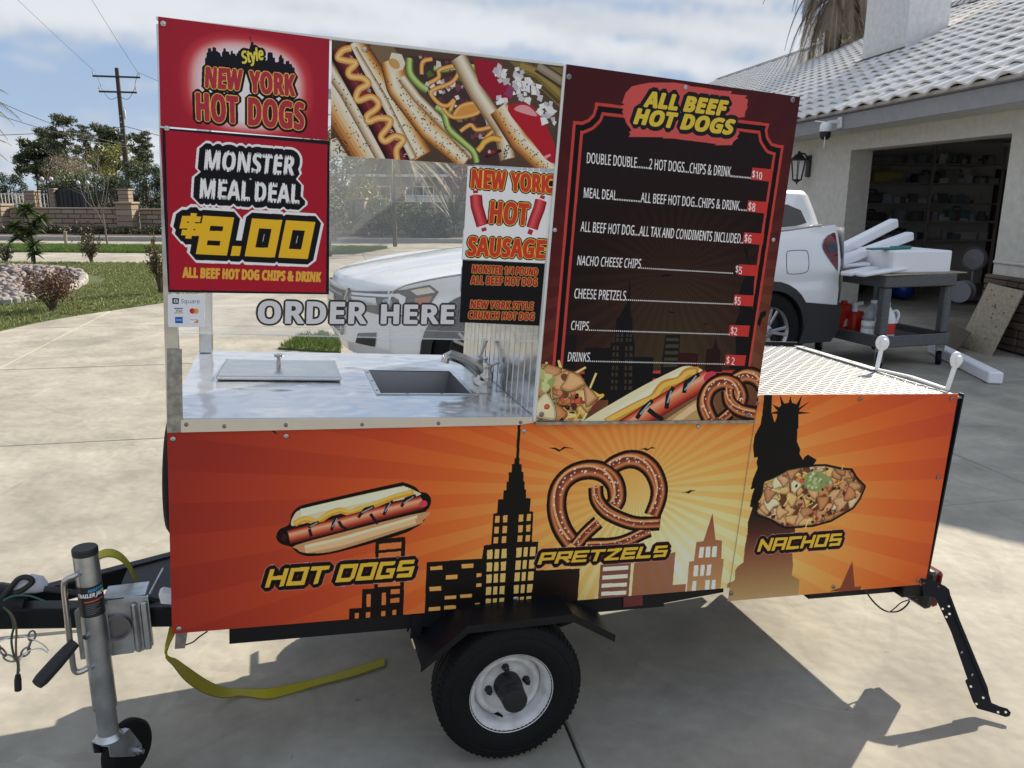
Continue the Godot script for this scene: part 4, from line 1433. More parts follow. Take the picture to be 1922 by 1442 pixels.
	sk.quad(Vector3(k1.x, k0.y, k1.z), Vector3(l1.x, l0.y, l1.z), Vector3(l0.x, l0.y, l1.z), Vector3(k0.x, k0.y, k1.z))
	sk.quad(Vector3(k0.x, k0.y, k1.z), Vector3(l0.x, l0.y, l1.z), Vector3(l0.x, l0.y, l0.z), Vector3(k0.x, k0.y, k0.z))
	sk.quad(Vector3(k1.x, k0.y, k0.z), Vector3(l1.x, l0.y, l0.z), Vector3(l1.x, l0.y, l1.z), Vector3(k1.x, k0.y, k1.z))
	sk.quad(Vector3(l0.x, l0.y, l0.z), Vector3(l0.x, l0.y, l1.z), Vector3(l1.x, l0.y, l1.z), Vector3(l1.x, l0.y, l0.z))
	obj("sink_basin", sk, M.steel_dark, co)
	var rim := mb()
	rim.span(Vector3(0.513, 0.5535, -0.565), Vector3(0.527, 0.5565, -0.237), 0.001)
	rim.span(Vector3(0.787, 0.5535, -0.565), Vector3(0.801, 0.5565, -0.237), 0.001)
	rim.span(Vector3(0.5275, 0.5535, -0.247), Vector3(0.7865, 0.5565, -0.237), 0.001)
	rim.span(Vector3(0.5275, 0.5535, -0.565), Vector3(0.7865, 0.5565, -0.555), 0.001)
	obj("sink_rim", rim, M.steel, co)
	for q in [[0.519, -0.52], [0.519, -0.40], [0.519, -0.28], [0.60, -0.242], [0.70, -0.242]]:
		obj("rivet", mb().ball(Vector3(0.004, 0.0018, 0.004), T(q[0], 0.5565, q[1]), 8, 4), M.steel_dark, co)
	var lip := obj("counter_lip", mb().prism(p([31,551,902,554,903,539,860,532,30,520]), -0.0015, 0.005), M.steel, cart)
	for s in [Vector3(0.042, 0.539, 0.006), Vector3(0.126, 0.534, 0.006), Vector3(0.267, 0.536, 0.006), Vector3(0.45, 0.536, 0.005), Vector3(0.643, 0.538, 0.006), Vector3(0.863, 0.539, 0.006)]:
		screw(lip, s, "steel_dark", 0.005)
	obj("corner_bracket", mb().prism(p([3,718,35,719,34,520,0,519]), 0.0005, 0.004), M.steel_dull, cart)
	# ribbed splash wall
	var sw := mb()
	for i in 16:
		var za := -0.845 + i * 0.053
		sw.span(Vector3(0.8975, 0.5535, za), Vector3(0.9045, 1.418, za + 0.047), 0.0025)
	sw.span(Vector3(0.9046, 0.5535, -0.848), Vector3(0.9075, 1.418, -0.004))
	obj("splash_wall", sw, M.steel, cart)
	# clear screen and its lettering
	var pl := obj("clear_screen", mb().prism(PackedVector2Array([Vector2(0.03, 0.757), Vector2(0.893, 0.757), Vector2(0.893, 1.20), Vector2(0.03, 1.20)]), 0.0, 0.0), M.plexi, cart)
	var film := mb()
	film.quad_uv(Vector3(0.03, 0.757, -0.003), Vector3(0.893, 0.757, -0.003), Vector3(0.893, 1.20, -0.003), Vector3(0.03, 1.20, -0.003), Vector2(0, 1), Vector2(1, 1), Vector2(1, 0), Vector2(0, 0))
	obj("scratched_face", film, M.scratched, pl)
	obj("screen_edge", mb().span(Vector3(0.03, 0.7545, -0.002), Vector3(0.893, 0.7570, 0.002)).span(Vector3(0.034, 0.7755, 0.0005), Vector3(0.893, 0.7767, 0.0015)), M.clear_jug, pl)
	for w in [["ORDER", Vector2(0.202, 0.784), Vector2(0.452, 0.790), Vector2(0.203, 0.835)], ["HERE", Vector2(0.488, 0.791), Vector2(0.668, 0.796), Vector2(0.488, 0.837)]]:
		for letter in set_text(w[0], w[1], w[2], w[3]):
			var o := obj("letter", letter_mesh(grown(letter, 0.0012), 0.0030, 0.0034), M.white_vinyl, pl)
			obj("outline", letter_mesh(grown(letter, 0.0058), 0.0016, 0.0020), M.black_vinyl, o)
	var st := sticker_art()
	panel("sausage_sticker", p([682,1180,904,1180,896,956,682,956]), 0.003, 0.001, print_mat("sticker_print", st, 0.3), st.rect, cart)
	panel("order_list_sticker", p([682,955,896,956,894,797,683,800]), 0.003, 0.001, M.sticker_print, st.rect, cart)
	var pay := payment_art()
	var q := smooth_curve(p([8,837,10,844,15,844,78,846,84,845,85,839,84,779,82,773,77,772,14,770,9,771,7,777]), 2, true)
	panel("payment_sticker", q, 0.0062, 0.002, print_mat("payment_print", pay, 0.3), pay.rect, cart)
	# tap
	var f := node("tap", cart, T(0.853, 0.553, -0.385, 0, 0, 0))
	obj("tap_base", mb().lathe([Vector2(0.030, 0.0), Vector2(0.030, 0.008), Vector2(0.024, 0.022), Vector2(0.022, 0.034), Vector2(0, 0.036)], Transform3D(Basis.from_scale(Vector3(0.95, 1, 2.6)), Vector3.ZERO), 24, 0.4), M.chrome, f)
	obj("spout", mb().tube([Vector3(0.0, 0.028, 0.0), Vector3(-0.028, 0.052, 0.006), Vector3(-0.065, 0.078, 0.014), Vector3(-0.105, 0.092, 0.022), Vector3(-0.122, 0.086, 0.026), Vector3(-0.125, 0.070, 0.027)], [0.022, 0.020, 0.017, 0.016, 0.014, 0.012], 14), M.chrome, f)
	for s in [-1, 1]:
		var h := obj("tap_handle", mb().lathe([Vector2(0.020, 0.0), Vector2(0.021, 0.015), Vector2(0.016, 0.026), Vector2(0.013, 0.034), Vector2(0.016, 0.044), Vector2(0.012, 0.052), Vector2(0, 0.054)], T(0, 0.024, 0.052 * s), 18, 0.3), M.chrome, f)
		var dir := Vector3(0.020, 0.042, -0.028) if s < 0 else Vector3(0.026, 0.012, 0.010)
		obj("lever", mb().tube([Vector3(0, 0.066, 0.052 * s), Vector3(0, 0.070, 0.052 * s) + dir * 0.7, Vector3(0, 0.072, 0.052 * s) + dir * 1.2], [0.007, 0.007, 0.010], 10), M.chrome, h)
	obj("lift_rod", mb().tube([Vector3(0.012, 0.03, -0.01), Vector3(0.012, 0.075, -0.01)], 0.003, 8).ball(Vector3.ONE * 0.006, T(0.012, 0.078, -0.01), 8, 6), M.chrome, f)
	# soap dispenser on the splash wall
	var d := node("soap_dispenser", cart, T(0.862, 0.86, -0.62))
	obj("dispenser_top", mb().box(Vector3(0.068, 0.12, 0.09), T(0, 0.10, 0), 0.012), M.white_plastic, d)
	obj("soap_tank", mb().box(Vector3(0.066, 0.105, 0.088), T(0, -0.014, 0), 0.012), M.blue_liquid, d)
	# checker plate top of the low rear box
	obj("checker_plate", mb().span(Vector3(1.562, 0.6065, -0.85), Vector3(2.306, 0.613, 0.003)), M.plate, cart)
	var dm := mb()
	for i in 31:
		for j in 35:
			var a := 45.0 if (i + j) % 2 == 0 else -45.0
			dm.box(Vector3(0.025, 0.0026, 0.0062), T(1.574 + i * 0.0238, 0.6137, -0.838 + j * 0.0238, 0, a), 0.0009)
	tag(obj("tread_pattern", dm, M.tread, cart), "", "", "", "stuff")
	obj("plate_edge", mb().span(Vector3(1.562, 0.6165, -0.858), Vector3(2.306, 0.632, -0.850)), M.black_paint, cart)
	var hs := mb()
	hs.prism(PackedVector2Array([Vector2(0, 0), Vector2(0.038, 0), Vector2(0.038, 0.46), Vector2(0, 0.46)]), 0, 0.004, Transform3D(Basis(Vector3(1, 0, 0), Vector3(0, 0, -1), Vector3(0, 1, 0)), Vector3(2.268, 0.6185, -0.36)))
	var hinge := obj("edge_strip", hs, M.zinc, cart)
	for i in 5:
		obj("bolt_hole", mb().lathe([Vector2(0.005, 0), Vector2(0.005, 0.0008), Vector2(0, 0.0008)], T(2.287, 0.6228, -0.40 - i * 0.095), 8), M.black_paint, hinge)
	# frame under the panels
	obj("frame_rail", mb().prism(p([134,0,134,-50,1362,-41,1353,27]), -0.055, -0.015), M.black_paint, cart)
	obj("frame_rail", mb().span(Vector3(0.2, -0.055, -0.84), Vector3(2.2, -0.005, -0.80)), M.black_paint, cart)
	obj("frame_rail", mb().prism(p([1348,45,1561,40,1569,-17,1358,-40]), -0.06, -0.03), M.black_paint, cart)
	for x in [0.25, 0.8, 1.35]:
		obj("cross_member", mb().span(Vector3(x, -0.05, -0.80), Vector3(x + 0.04, -0.01, -0.06)), M.black_paint, cart)
	obj("side_reflector", mb().prism(p([1224,2,1285,4,1289,-29,1227,-31]), -0.0145, -0.011), M.red_lens, cart)
	obj("corner_foot", mb().prism(p([9,7,37,8,29,-49,5,-49]), -0.04, -0.01), M.steel_dull, cart)
	# fenders, wheels, axle
	for z in [0.0, -0.85]:
		var s := 1.0 if z == 0.0 else -1.0
		var pts := [Vector2(0.61, -0.084), Vector2(0.731, 0.018), Vector2(1.022, 0.027), Vector2(1.153, -0.046)]
		var fd := mb()
		for i in 3:
			var q0: Vector2 = pts[i]
			var q1: Vector2 = pts[i + 1]
			var za: float = z + s * 0.108
			var zb: float = z - s * 0.045
			fd.face([Vector3(q0.x, q0.y, za), Vector3(q1.x, q1.y, za), Vector3(q1.x, q1.y, zb), Vector3(q0.x, q0.y, zb)], Vector3(0.88, -0.3, z))
			fd.face([Vector3(q0.x, q0.y - 0.004, za), Vector3(q1.x, q1.y - 0.004, za), Vector3(q1.x, q1.y - 0.004, zb), Vector3(q0.x, q0.y - 0.004, zb)], Vector3(0.88, 0.5, z))
			fd.face([Vector3(q0.x, q0.y, za), Vector3(q1.x, q1.y, za), Vector3(q1.x, q1.y - 0.022, za), Vector3(q0.x, q0.y - 0.022, za)], Vector3(0.88, 0, z - s))
			fd.face([Vector3(q0.x, q0.y, za - s * 0.003), Vector3(q1.x, q1.y, za - s * 0.003), Vector3(q1.x, q1.y - 0.022, za - s * 0.003), Vector3(q0.x, q0.y - 0.022, za - s * 0.003)], Vector3(0.88, 0, z + s))
		fd.prism(PackedVector2Array([Vector2(0.56, -0.005), Vector2(0.61, -0.084), Vector2(0.731, 0.017), Vector2(0.70, 0.017)]), minf(z - s * 0.045, z - s * 0.040), maxf(z - s * 0.045, z - s * 0.040))
		fd.span(Vector3(0.60, -0.075, minf(z - s * 0.05, z - s * 0.01)), Vector3(0.63, -0.005, maxf(z - s * 0.05, z - s * 0.01)))
		obj("mudguard", fd, M.black_paint, cart)
		make_wheel(cart, Vector3(0.867, -0.203, 0.045 if z == 0.0 else -0.90), s)
	obj("axle", mb().tube([Vector3(0.867, -0.203, -0.87), Vector3(0.867, -0.203, 0.02)], 0.02, 12), M.black_paint, cart)
	for z in [-0.07, -0.79]:
		var lf := mb()
		for i in 4:
			var h := 0.27 - i * 0.05
			lf.tube([Vector3(0.867 - h, -0.075 - i * 0.007 - 0.04 * (1 - h / 0.27), z), Vector3(0.867, -0.16 - i * 0.007, z), Vector3(0.867 + h, -0.075 - i * 0.007 - 0.04 * (1 - h / 0.27), z)], 0.004, 6, true, 5.0)
		obj("leaf_spring", lf, M.black_paint, cart)
	# tongue
	obj("tongue_beam", mb().bar(Vector3(0.10, 0.004, -0.085), Vector3(-0.47, 0.004, -0.155), 0.05, 0.055, Vector3.UP, 0.004), M.black_paint, cart)
	obj("tongue_beam", mb().bar(Vector3(0.06, 0.010, -0.46), Vector3(-0.43, 0.010, -0.175), 0.035, 0.05, Vector3.UP, 0.004), M.black_paint, cart)
	obj("tongue_plate", mb().prism(PackedVector2Array([Vector2(0.02, -0.09), Vector2(0.02, -0.44), Vector2(-0.15, -0.36), Vector2(-0.15, -0.12)]), 0, 0.006, Transform3D(Basis(Vector3(1, 0, 0), Vector3(0, 0, 1), Vector3(0, -1, 0)), Vector3(0, 0.030, 0))), M.black_paint, cart)
	obj("coupler", mb().tube([Vector3(-0.36, 0.02, -0.165), Vector3(-0.42, 0.03, -0.165), Vector3(-0.53, 0.035, -0.165), Vector3(-0.58, 0.03, -0.165)], [0.045, 0.05, 0.05, 0.03], 12), M.black_paint, cart)
	build_jack()
	# connector plug, cable and wires over the tongue
	obj("plug", mb().tube([Vector3(-0.375, 0.071, -0.15), Vector3(-0.36, 0.079, -0.15), Vector3(-0.342, 0.084, -0.15), Vector3(-0.324, 0.08, -0.15), Vector3(-0.31, 0.071, -0.15)], [0.016, 0.020, 0.024, 0.022, 0.012], 12), M.plug_grey, cart)
	obj("cable", mb().tube(smooth3([Vector3(-0.403, 0.059, -0.13), Vector3(-0.384, 0.082, -0.13), Vector3(-0.364, 0.107, -0.13), Vector3(-0.345, 0.111, -0.13), Vector3(-0.334, 0.098, -0.13), Vector3(-0.355, 0.078, -0.13), Vector3(-0.374, 0.07, -0.13)]), 0.007, 8), M.black_plastic, cart)
	obj("cable", mb().tube(smooth3([Vector3(-0.306, 0.082, -0.12), Vector3(-0.259, 0.071, -0.12), Vector3(-0.178, 0.05, -0.12), Vector3(-0.11, 0.037, -0.12), Vector3(-0.071, 0.036, -0.12), Vector3(-0.017, 0.017, -0.12)]), 0.008, 8), M.black_plastic, cart)
	obj("cable", mb().tube(smooth3([Vector3(-0.202, 0.008, -0.2), Vector3(-0.131, 0.005, -0.2), Vector3(-0.083, 0.006, -0.2), Vector3(-0.022, 0.019, -0.2)]), 0.005, 8), M.black_plastic, cart)
	obj("green_wire", mb().tube(smooth3([Vector3(-0.39, 0.067, -0.1), Vector3(-0.369, 0.077, -0.1), Vector3(-0.337, 0.076, -0.1), Vector3(-0.309, 0.063, -0.1), Vector3(-0.292, 0.052, -0.1)]), 0.0028, 6), M.wire_green, cart)
	obj("green_wire", mb().tube(smooth3([Vector3(-0.388, 0.055, -0.09), Vector3(-0.375, 0.034, -0.09), Vector3(-0.369, 0.003, -0.09), Vector3(-0.376, -0.032, -0.09), Vector3(-0.374, -0.072, -0.09), Vector3(-0.366, -0.1, -0.09), Vector3(-0.368, -0.131, -0.09)]), 0.0028, 6), M.wire_green, cart)
	obj("brown_wire", mb().tube(smooth3([Vector3(-0.387, 0.053, -0.09), Vector3(-0.37, 0.03, -0.09), Vector3(-0.364, -0.006, -0.09), Vector3(-0.367, -0.046, -0.09), Vector3(-0.368, -0.081, -0.09), Vector3(-0.364, -0.104, -0.09), Vector3(-0.367, -0.133, -0.09)]), 0.0026, 6), M.wire_brown, cart)
	obj("white_wire", mb().tube(smooth3([Vector3(-0.364, -0.125, -0.095), Vector3(-0.364, -0.098, -0.095), Vector3(-0.351, -0.077, -0.095), Vector3(-0.332, -0.068, -0.095), Vector3(-0.314, -0.068, -0.095), Vector3(-0.3, -0.08, -0.095)]), 0.0018, 6), M.white_plastic, cart)
	obj("white_wire", mb().tube(smooth3([Vector3(-0.402, -0.039, -0.095), Vector3(-0.38, -0.03, -0.095), Vector3(-0.352, -0.03, -0.095), Vector3(-0.327, -0.043, -0.095), Vector3(-0.307, -0.059, -0.095), Vector3(-0.298, -0.075, -0.095)]), 0.0018, 6), M.white_plastic, cart)
	obj("wire_plug", mb().tube([Vector3(-0.367, -0.131, -0.09), Vector3(-0.368, -0.145, -0.09), Vector3(-0.369, -0.174, -0.09)], [0.006, 0.0085, 0.0085], 8), M.black_plastic, cart)
	obj("junction_box", mb().prism(p([-36,77,-28,83,-6,77,-7,48,-31,52]), -0.09, -0.06), M.white_plastic, cart)
	var ch := node("safety_chain", cart)
	var cp := smooth3([Vector3(-0.339, -0.028, -0.13), Vector3(-0.343, -0.053, -0.13), Vector3(-0.351, -0.08, -0.13), Vector3(-0.364, -0.099, -0.13), Vector3(-0.382, -0.111, -0.13), Vector3(-0.398, -0.105, -0.13), Vector3(-0.411, -0.085, -0.13), Vector3(-0.428, -0.068, -0.13)], 8)
	var dist := 0.0
	var idx := 0
	for i in range(1, cp.size()):
		dist += cp[i].distance_to(cp[i - 1])
		if dist > 0.0215:
			dist = 0.0
			var dir: Vector3 = (cp[i] - cp[i - 1]).normalized()
			var side := Vector3(0, 0, 1) if idx % 2 else dir.cross(Vector3(0, 0, 1))
			var lp2 := []
			for k in 13:
				var a := TAU * k / 12
				lp2.append(cp[i] + dir * cos(a) * 0.014 + side * sin(a) * 0.008)
			obj("link", mb().tube(lp2, 0.0026, 6, false), M.steel_dull, ch)
			idx += 1
	# rear stabiliser leg, tail lamp
	var lx := Transform3D(Basis(Vector3(0.766, 0.42, 0.487), Vector3(0, -0.757, 0.653), Vector3(0.643, -0.5, -0.58)).orthonormalized(), Vector3(2.30, 0, 0.02))
	var cg := CSGPolygon3D.new()
	cg.name = "stabiliser_leg"
	cg.polygon = p([-25,-10,10,5,37,29,45,42,42,64,42,140,50,343,48,357,46,386,64,399,82,408,87,420,80,429,69,430,46,417,3,396,-2,375,-3,314,5,310,7,170,0,87,-3,61,-33,42])
	cg.depth = 0.004
	cg.material = M.black_paint
	cart.add_child(cg)
	cg.transform = lx
	var holes: PackedVector2Array = p([-20,9,18,28,7,96,27,92,9,122,21,115,7,333,29,369,5,383,54,414,74,417])
	for h in holes:
		var c := CSGCylinder3D.new()
		c.name = numbered("hole", cg)
		c.radius = 0.0035
		c.height = 0.03
		c.sides = 10
		c.operation = CSGShape3D.OPERATION_SUBTRACTION
		cg.add_child(c)
		c.transform = T(h.x, h.y, -0.002, 90)
	obj("leg_flange", mb().prism(p([42,64,42,140,50,343,48,357,40,356,33,147,35,69]), -0.016, 0.004, lx), M.black_paint, cart)
	for h in [p([17,234,20,234,17,237]), p([23,302,26,302,23,305])]:
		screw(cart, lx * Vector3(h[0].x, h[0].y, -0.006), "zinc", 0.006)
	obj("leg_bracket", mb().span(Vector3(2.23, -0.075, -0.06), Vector3(2.335, -0.005, -0.008), 0.004), M.black_paint, cart)
	obj("tail_lamp", mb().span(Vector3(2.3105, -0.115, -0.10), Vector3(2.345, 0.018, 0.012), 0.01), M.black_plastic, cart)
	obj("tail_lens", mb().span(Vector3(2.3455, -0.112, -0.098), Vector3(2.372, 0.016, 0.010), 0.01), M.red_lens, cart)
	obj("lamp_wire", mb().tube(smooth3([Vector3(2.098, -0.046, -0.03), Vector3(2.119, -0.072, -0.03), Vector3(2.153, -0.104, -0.03), Vector3(2.195, -0.13, -0.03), Vector3(2.244, -0.136, -0.03), Vector3(2.274, -0.12, -0.03), Vector3(2.287, -0.1, -0.03)]), 0.0028, 6), M.black_plastic, cart)
	obj("lamp_wire", mb().tube(smooth3([Vector3(2.215, -0.134, -0.03), Vector3(2.233, -0.121, -0.03), Vector3(2.254, -0.104, -0.03), Vector3(2.285, -0.096, -0.03)]), 0.002, 6), M.black_plastic, cart)
	obj("lamp_wire", mb().tube(smooth3([Vector3(2.29, -0.047, -0.02), Vector3(2.292, -0.066, -0.02), Vector3(2.314, -0.082, -0.02), Vector3(2.303, -0.092, -0.02)]), 0.003, 6), M.wire_brown, cart)
	obj("rear_rail", mb().span(Vector3(1.9, -0.075, -0.09), Vector3(2.26, -0.035, -0.05)), M.black_paint, cart)
	obj("frame_wire", mb().tube(smooth3([Vector3(0.026, -0.052, -0.03), Vector3(0.046, -0.045, -0.03), Vector3(0.061, -0.032, -0.03), Vector3(0.081, -0.018, -0.03)]), 0.002, 6), M.black_plastic, cart)
	# spare wheel hung on the front end
	var sp := mb()
	sp.lathe([Vector2(0.10, -0.05), Vector2(0.17, -0.055), Vector2(0.2, -0.035), Vector2(0.207, 0.0), Vector2(0.2, 0.035), Vector2(0.17, 0.055), Vector2(0.10, 0.05)], T(0.024, 0.34, -0.24, 0, 0, 90).scaled_local(Vector3(0.9, 0.9, 0.9)), 40)
	obj("spare_tyre", sp, M.rubber, cart)


func smooth3(q: Array, steps := 5) -> Array:
	var r := []
	var m := q.size()
	for i in m - 1:
		for s in steps:
			r.append(q[i].cubic_interpolate(q[i + 1], q[maxi(i - 1, 0)], q[mini(i + 2, m - 1)], float(s) / steps))
	r.append(q[m - 1])
	return r


func build_jack() -> void:
	var top: Vector3 = Vector3(-0.195, 0.216, -0.045)
	var low: Vector3 = Vector3(-0.165, -0.213, -0.045)
	var ax := (low - top).normalized()
	var bs := Basis(ax.cross(Vector3(0, 0, 1)).normalized() * -1.0, -ax, Vector3(0, 0, 1)).orthonormalized()
	var j := node("trailer_jack", cart, Transform3D(bs, top))
	var len := top.distance_to(low)
	obj("outer_tube", mb().lathe([Vector2(0, -len), Vector2(0.0285, -len), Vector2(0.0285, 0)], Transform3D.IDENTITY, 32, 0.9), M.zinc, j)
	obj("cap", mb().lathe([Vector2(0.0292, -0.012), Vector2(0.0292, 0.002), Vector2(0.027, 0.005), Vector2(0, 0.005)], Transform3D.IDENTITY, 32, 0.9), M.black_plastic, j)
	obj("inner_tube", mb().lathe([Vector2(0.0245, -len - 0.10), Vector2(0.0245, -len)], Transform3D.IDENTITY, 28, 0.9), M.zinc, j)
	obj("crank", mb().tube(smooth3([Vector3(-0.012, -0.050, 0.020), Vector3(-0.020, -0.050, 0.034), Vector3(-0.038, -0.056, 0.038), Vector3(-0.045, -0.072, 0.038), Vector3(-0.047, -0.14, 0.038), Vector3(-0.049, -0.27, 0.038), Vector3(-0.046, -0.300, 0.036), Vector3(-0.034, -0.305, 0.032), Vector3(-0.014, -0.300, 0.022)], 4), 0.0072, 10), M.chrome, j)
	obj("grip", mb().tube([Vector3(-0.038, -0.222, 0.040), Vector3(-0.052, -0.232, 0.055), Vector3(-0.072, -0.246, 0.083), Vector3(-0.096, -0.263, 0.115), Vector3(-0.104, -0.268, 0.125)], [0.013, 0.015, 0.0165, 0.0165, 0.0135], 16), M.black_plastic, j)
	for y in [-0.050, -0.215, -0.300]:
		obj("bolt", mb().tube([Vector3(-0.010, y, 0.022), Vector3(-0.016, y, 0.034)], 0.0075, 6), M.zinc, j)
	# label wrapped round the front of the tube
	var cv := Cv.new(Vector2(0, 0), Vector2(0.08, 0.082), 3000, ink("15161a"))
	put_text(cv, set_text("MASTER", Vector2(0.034, 0.068), Vector2(0.076, 0.070), Vector2(0.036, 0.075)), [[0.0003, ink("2a86b4")]])
	put_text(cv, set_text("TRAILER JACK", Vector2(0.004, 0.053), Vector2(0.077, 0.056), Vector2(0.006, 0.063)), [[0.0003, ink("cfd2d6")]])
	cv.fill([PackedVector2Array([Vector2(0.022, 0.040), Vector2(0.070, 0.043), Vector2(0.070, 0.047), Vector2(0.022, 0.044)])], ink("a8442e"))
	for i in 6:
		cv.fill([PackedVector2Array([Vector2(0.024, 0.033 - i * 0.005), Vector2(0.062 - (i % 3) * 0.008, 0.0345 - i * 0.005), Vector2(0.062 - (i % 3) * 0.008, 0.0355 - i * 0.005), Vector2(0.024, 0.034 - i * 0.005)])], ink("70747a"))
	var lm := mat("jack_print", Color.WHITE, 0.4)
	lm.albedo_texture = cv.texture()
	var lb := mb()
	for i in 16:
		var a0 := PI * (0.08 + 0.84 * i / 16.0)
		var a1 := PI * (0.08 + 0.84 * (i + 1) / 16.0)
		var r := 0.0288
		var d0 := Vector3(-cos(a0), 0, sin(a0)).rotated(Vector3.UP, 0.25)
		var d1 := Vector3(-cos(a1), 0, sin(a1)).rotated(Vector3.UP, 0.25)
		var u0 := i / 16.0
		var u1 := (i + 1) / 16.0
		var ya := Vector3(0, -0.168, 0)
		var yb := Vector3(0, -0.088, 0)
		lb.tris(d0 * r + ya, d1 * r + ya, d1 * r + yb, d0, d1, d1, Vector2(u0, 1), Vector2(u1, 1), Vector2(u1, 0))
		lb.tris(d0 * r + ya, d1 * r + yb, d0 * r + yb, d0, d1, d0, Vector2(u0, 1), Vector2(u1, 0), Vector2(u0, 0))
	obj("label", lb, lm, j)
	# mounting bracket
	var br := mb()
	br.span(Vector3(0.024, -0.295, -0.05), Vector3(0.030, -0.155, -0.005))
	br.prism(PackedVector2Array([Vector2(0.020, -0.305), Vector2(0.075, -0.305), Vector2(0.095, -0.278), Vector2(0.095, -0.175), Vector2(0.075, -0.152), Vector2(0.020, -0.152)]), -0.030, -0.022)
	br.prism(PackedVector2Array([Vector2(0.090, -0.300), Vector2(0.125, -0.285), Vector2(0.125, -0.150), Vector2(0.070, -0.145), Vector2(0.090, -0.17)]), -0.020, -0.010)
	br.prism(PackedVector2Array([Vector2(-0.045, -0.300), Vector2(-0.02, -0.300), Vector2(-0.02, -0.15), Vector2(-0.045, -0.17)]), -0.025, -0.015)
	br.span(Vector3(0.084, -0.292, -0.009), Vector3(0.098, -0.160, 0.004), 0.004)
	br.span(Vector3(0.020, -0.150, -0.09), Vector3(0.120, -0.145, -0.02), 0.002)
	br.span(Vector3(0.105, -0.292, -0.009), Vector3(0.122, -0.160, -0.002), 0.003)
	var bo := obj("bracket", br, M.zinc, j)
	obj("pivot_ring", mb().lathe([Vector2(0.034, 0), Vector2(0.034, 0.012), Vector2(0.028, 0.012), Vector2(0.028, 0.002), Vector2(0, 0.002)], T(0.045, -0.225, -0.022, 90), 28, 0.6), M.steel_dark, bo)
	for q in [[0.112, -0.225], [0.113, -0.250], [0.118, -0.278], [0.108, -0.163]]:
		obj("bracket_bolt", mb().lathe([Vector2(0.006, 0), Vector2(0.006, 0.006), Vector2(0, 0.006)], T(q[0], q[1], -0.010, 90), 6), M.steel_dark if q[1] > -0.26 and q[1] < -0.2 else M.zinc, bo)
	obj("bracket_rod", mb().tube([Vector3(0.125, -0.155, -0.03), Vector3(0.155, -0.115, -0.09)], 0.004, 8), M.zinc, bo)
	# castor wheel and fork, turned towards the camera
	var cy := -len - 0.10
	var w := node("castor", j, Transform3D(Basis.from_euler(Vector3(0, 1.0, 0)), Vector3(0, cy, 0)))
	var fk := mb()
	for s in [-1, 1]:
		fk.prism(PackedVector2Array([Vector2(-0.03, 0.012), Vector2(0.04, 0.012), Vector2(0.075, -0.062), Vector2(0.062, -0.078), Vector2(0.045, -0.075), Vector2(-0.028, -0.022)]), 0.026 * s - 0.002, 0.026 * s + 0.002)
	fk.span(Vector3(-0.03, 0.008, -0.024), Vector3(0.04, 0.012, 0.024))
	fk.lathe([Vector2(0.034, 0.012), Vector2(0.028, 0.02), Vector2(0.025, 0.026)], Transform3D.IDENTITY, 20)
	obj("fork", fk, M.zinc, w)
	obj("castor_wheel", mb().lathe([Vector2(0.0, -0.020), Vector2(0.05, -0.020), Vector2(0.068, -0.021), Vector2(0.076, -0.012), Vector2(0.077, 0.0), Vector2(0.076, 0.012), Vector2(0.068, 0.021), Vector2(0.05, 0.020), Vector2(0.0, 0.020)], T(0.052, -0.062, 0, 90), 36, 0.75), M.rubber, w)
	obj("castor_bolt", mb().lathe([Vector2(0.011, -0.034), Vector2(0.011, 0.034), Vector2(0.006, 0.036), Vector2(0.006, 0.046), Vector2(0, 0.046)], T(0.058, -0.066, 0, 90), 10), M.zinc, w)


# ---------------------------------------------------------------- house with garage
const ROOF := 25.5


func hp(along: float, up: float, lift := 0.0) -> Vector3:  # a point on the roof slope that faces the drive
	var a := deg_to_rad(ROOF)
	return Vector3(along, 2.62 + up * sin(a) + lift * cos(a), 0.55 - up * cos(a) + lift * sin(a))


func ridge_at(along: float) -> float:
	var q := [Vector2(-42, 13.1), Vector2(-17.3, 9.05), Vector2(-10.7, 7.25), Vector2(-8.2, 6.38), Vector2(2, 6.2)]
	for i in range(1, 5):
		if along <= q[i].x:
			return lerpf(q[i - 1].y, q[i].y, clampf((along - q[i - 1].x) / (q[i].x - q[i - 1].x), 0, 1))
	return 6.2


func tile_mesh(kind: int) -> ArrayMesh:
	var r := RandomNumberGenerator.new()
	r.seed = 40 + kind
	var m := mb()
	var w := 0.36
	var l := 0.43
	var n := 10
	var pr := []
	for i in n + 1:
		var u := float(i) / n
		pr.append(Vector2((u - 0.5) * (w + 0.012), 0.050 * pow(0.5 - 0.5 * cos(TAU * u), 0.8) + r.randf_range(-0.001, 0.001)))
	for i in n:
		var a: Vector2 = pr[i]
		var b: Vector2 = pr[i + 1]
		var nf := func(k: int) -> Vector3:
			var d: Vector2 = (pr[mini(k + 1, n)] - pr[maxi(k - 1, 0)]).normalized()
			return Vector3(-d.y, d.x, 0)
		var a0 := Vector3(a.x, a.y + 0.030, 0)
		var b0 := Vector3(b.x, b.y + 0.030, 0)
		var a1 := Vector3(a.x, a.y - 0.006, -l)
		var b1 := Vector3(b.x, b.y - 0.006, -l)
		m.tris(a0, b0, b1, nf.call(i), nf.call(i + 1), nf.call(i + 1))
		m.tris(a0, b1, a1, nf.call(i), nf.call(i + 1), nf.call(i))
		m.quad(Vector3(a.x, a.y + 0.008, 0), Vector3(b.x, b.y + 0.008, 0), b0, a0)
	return m.done()


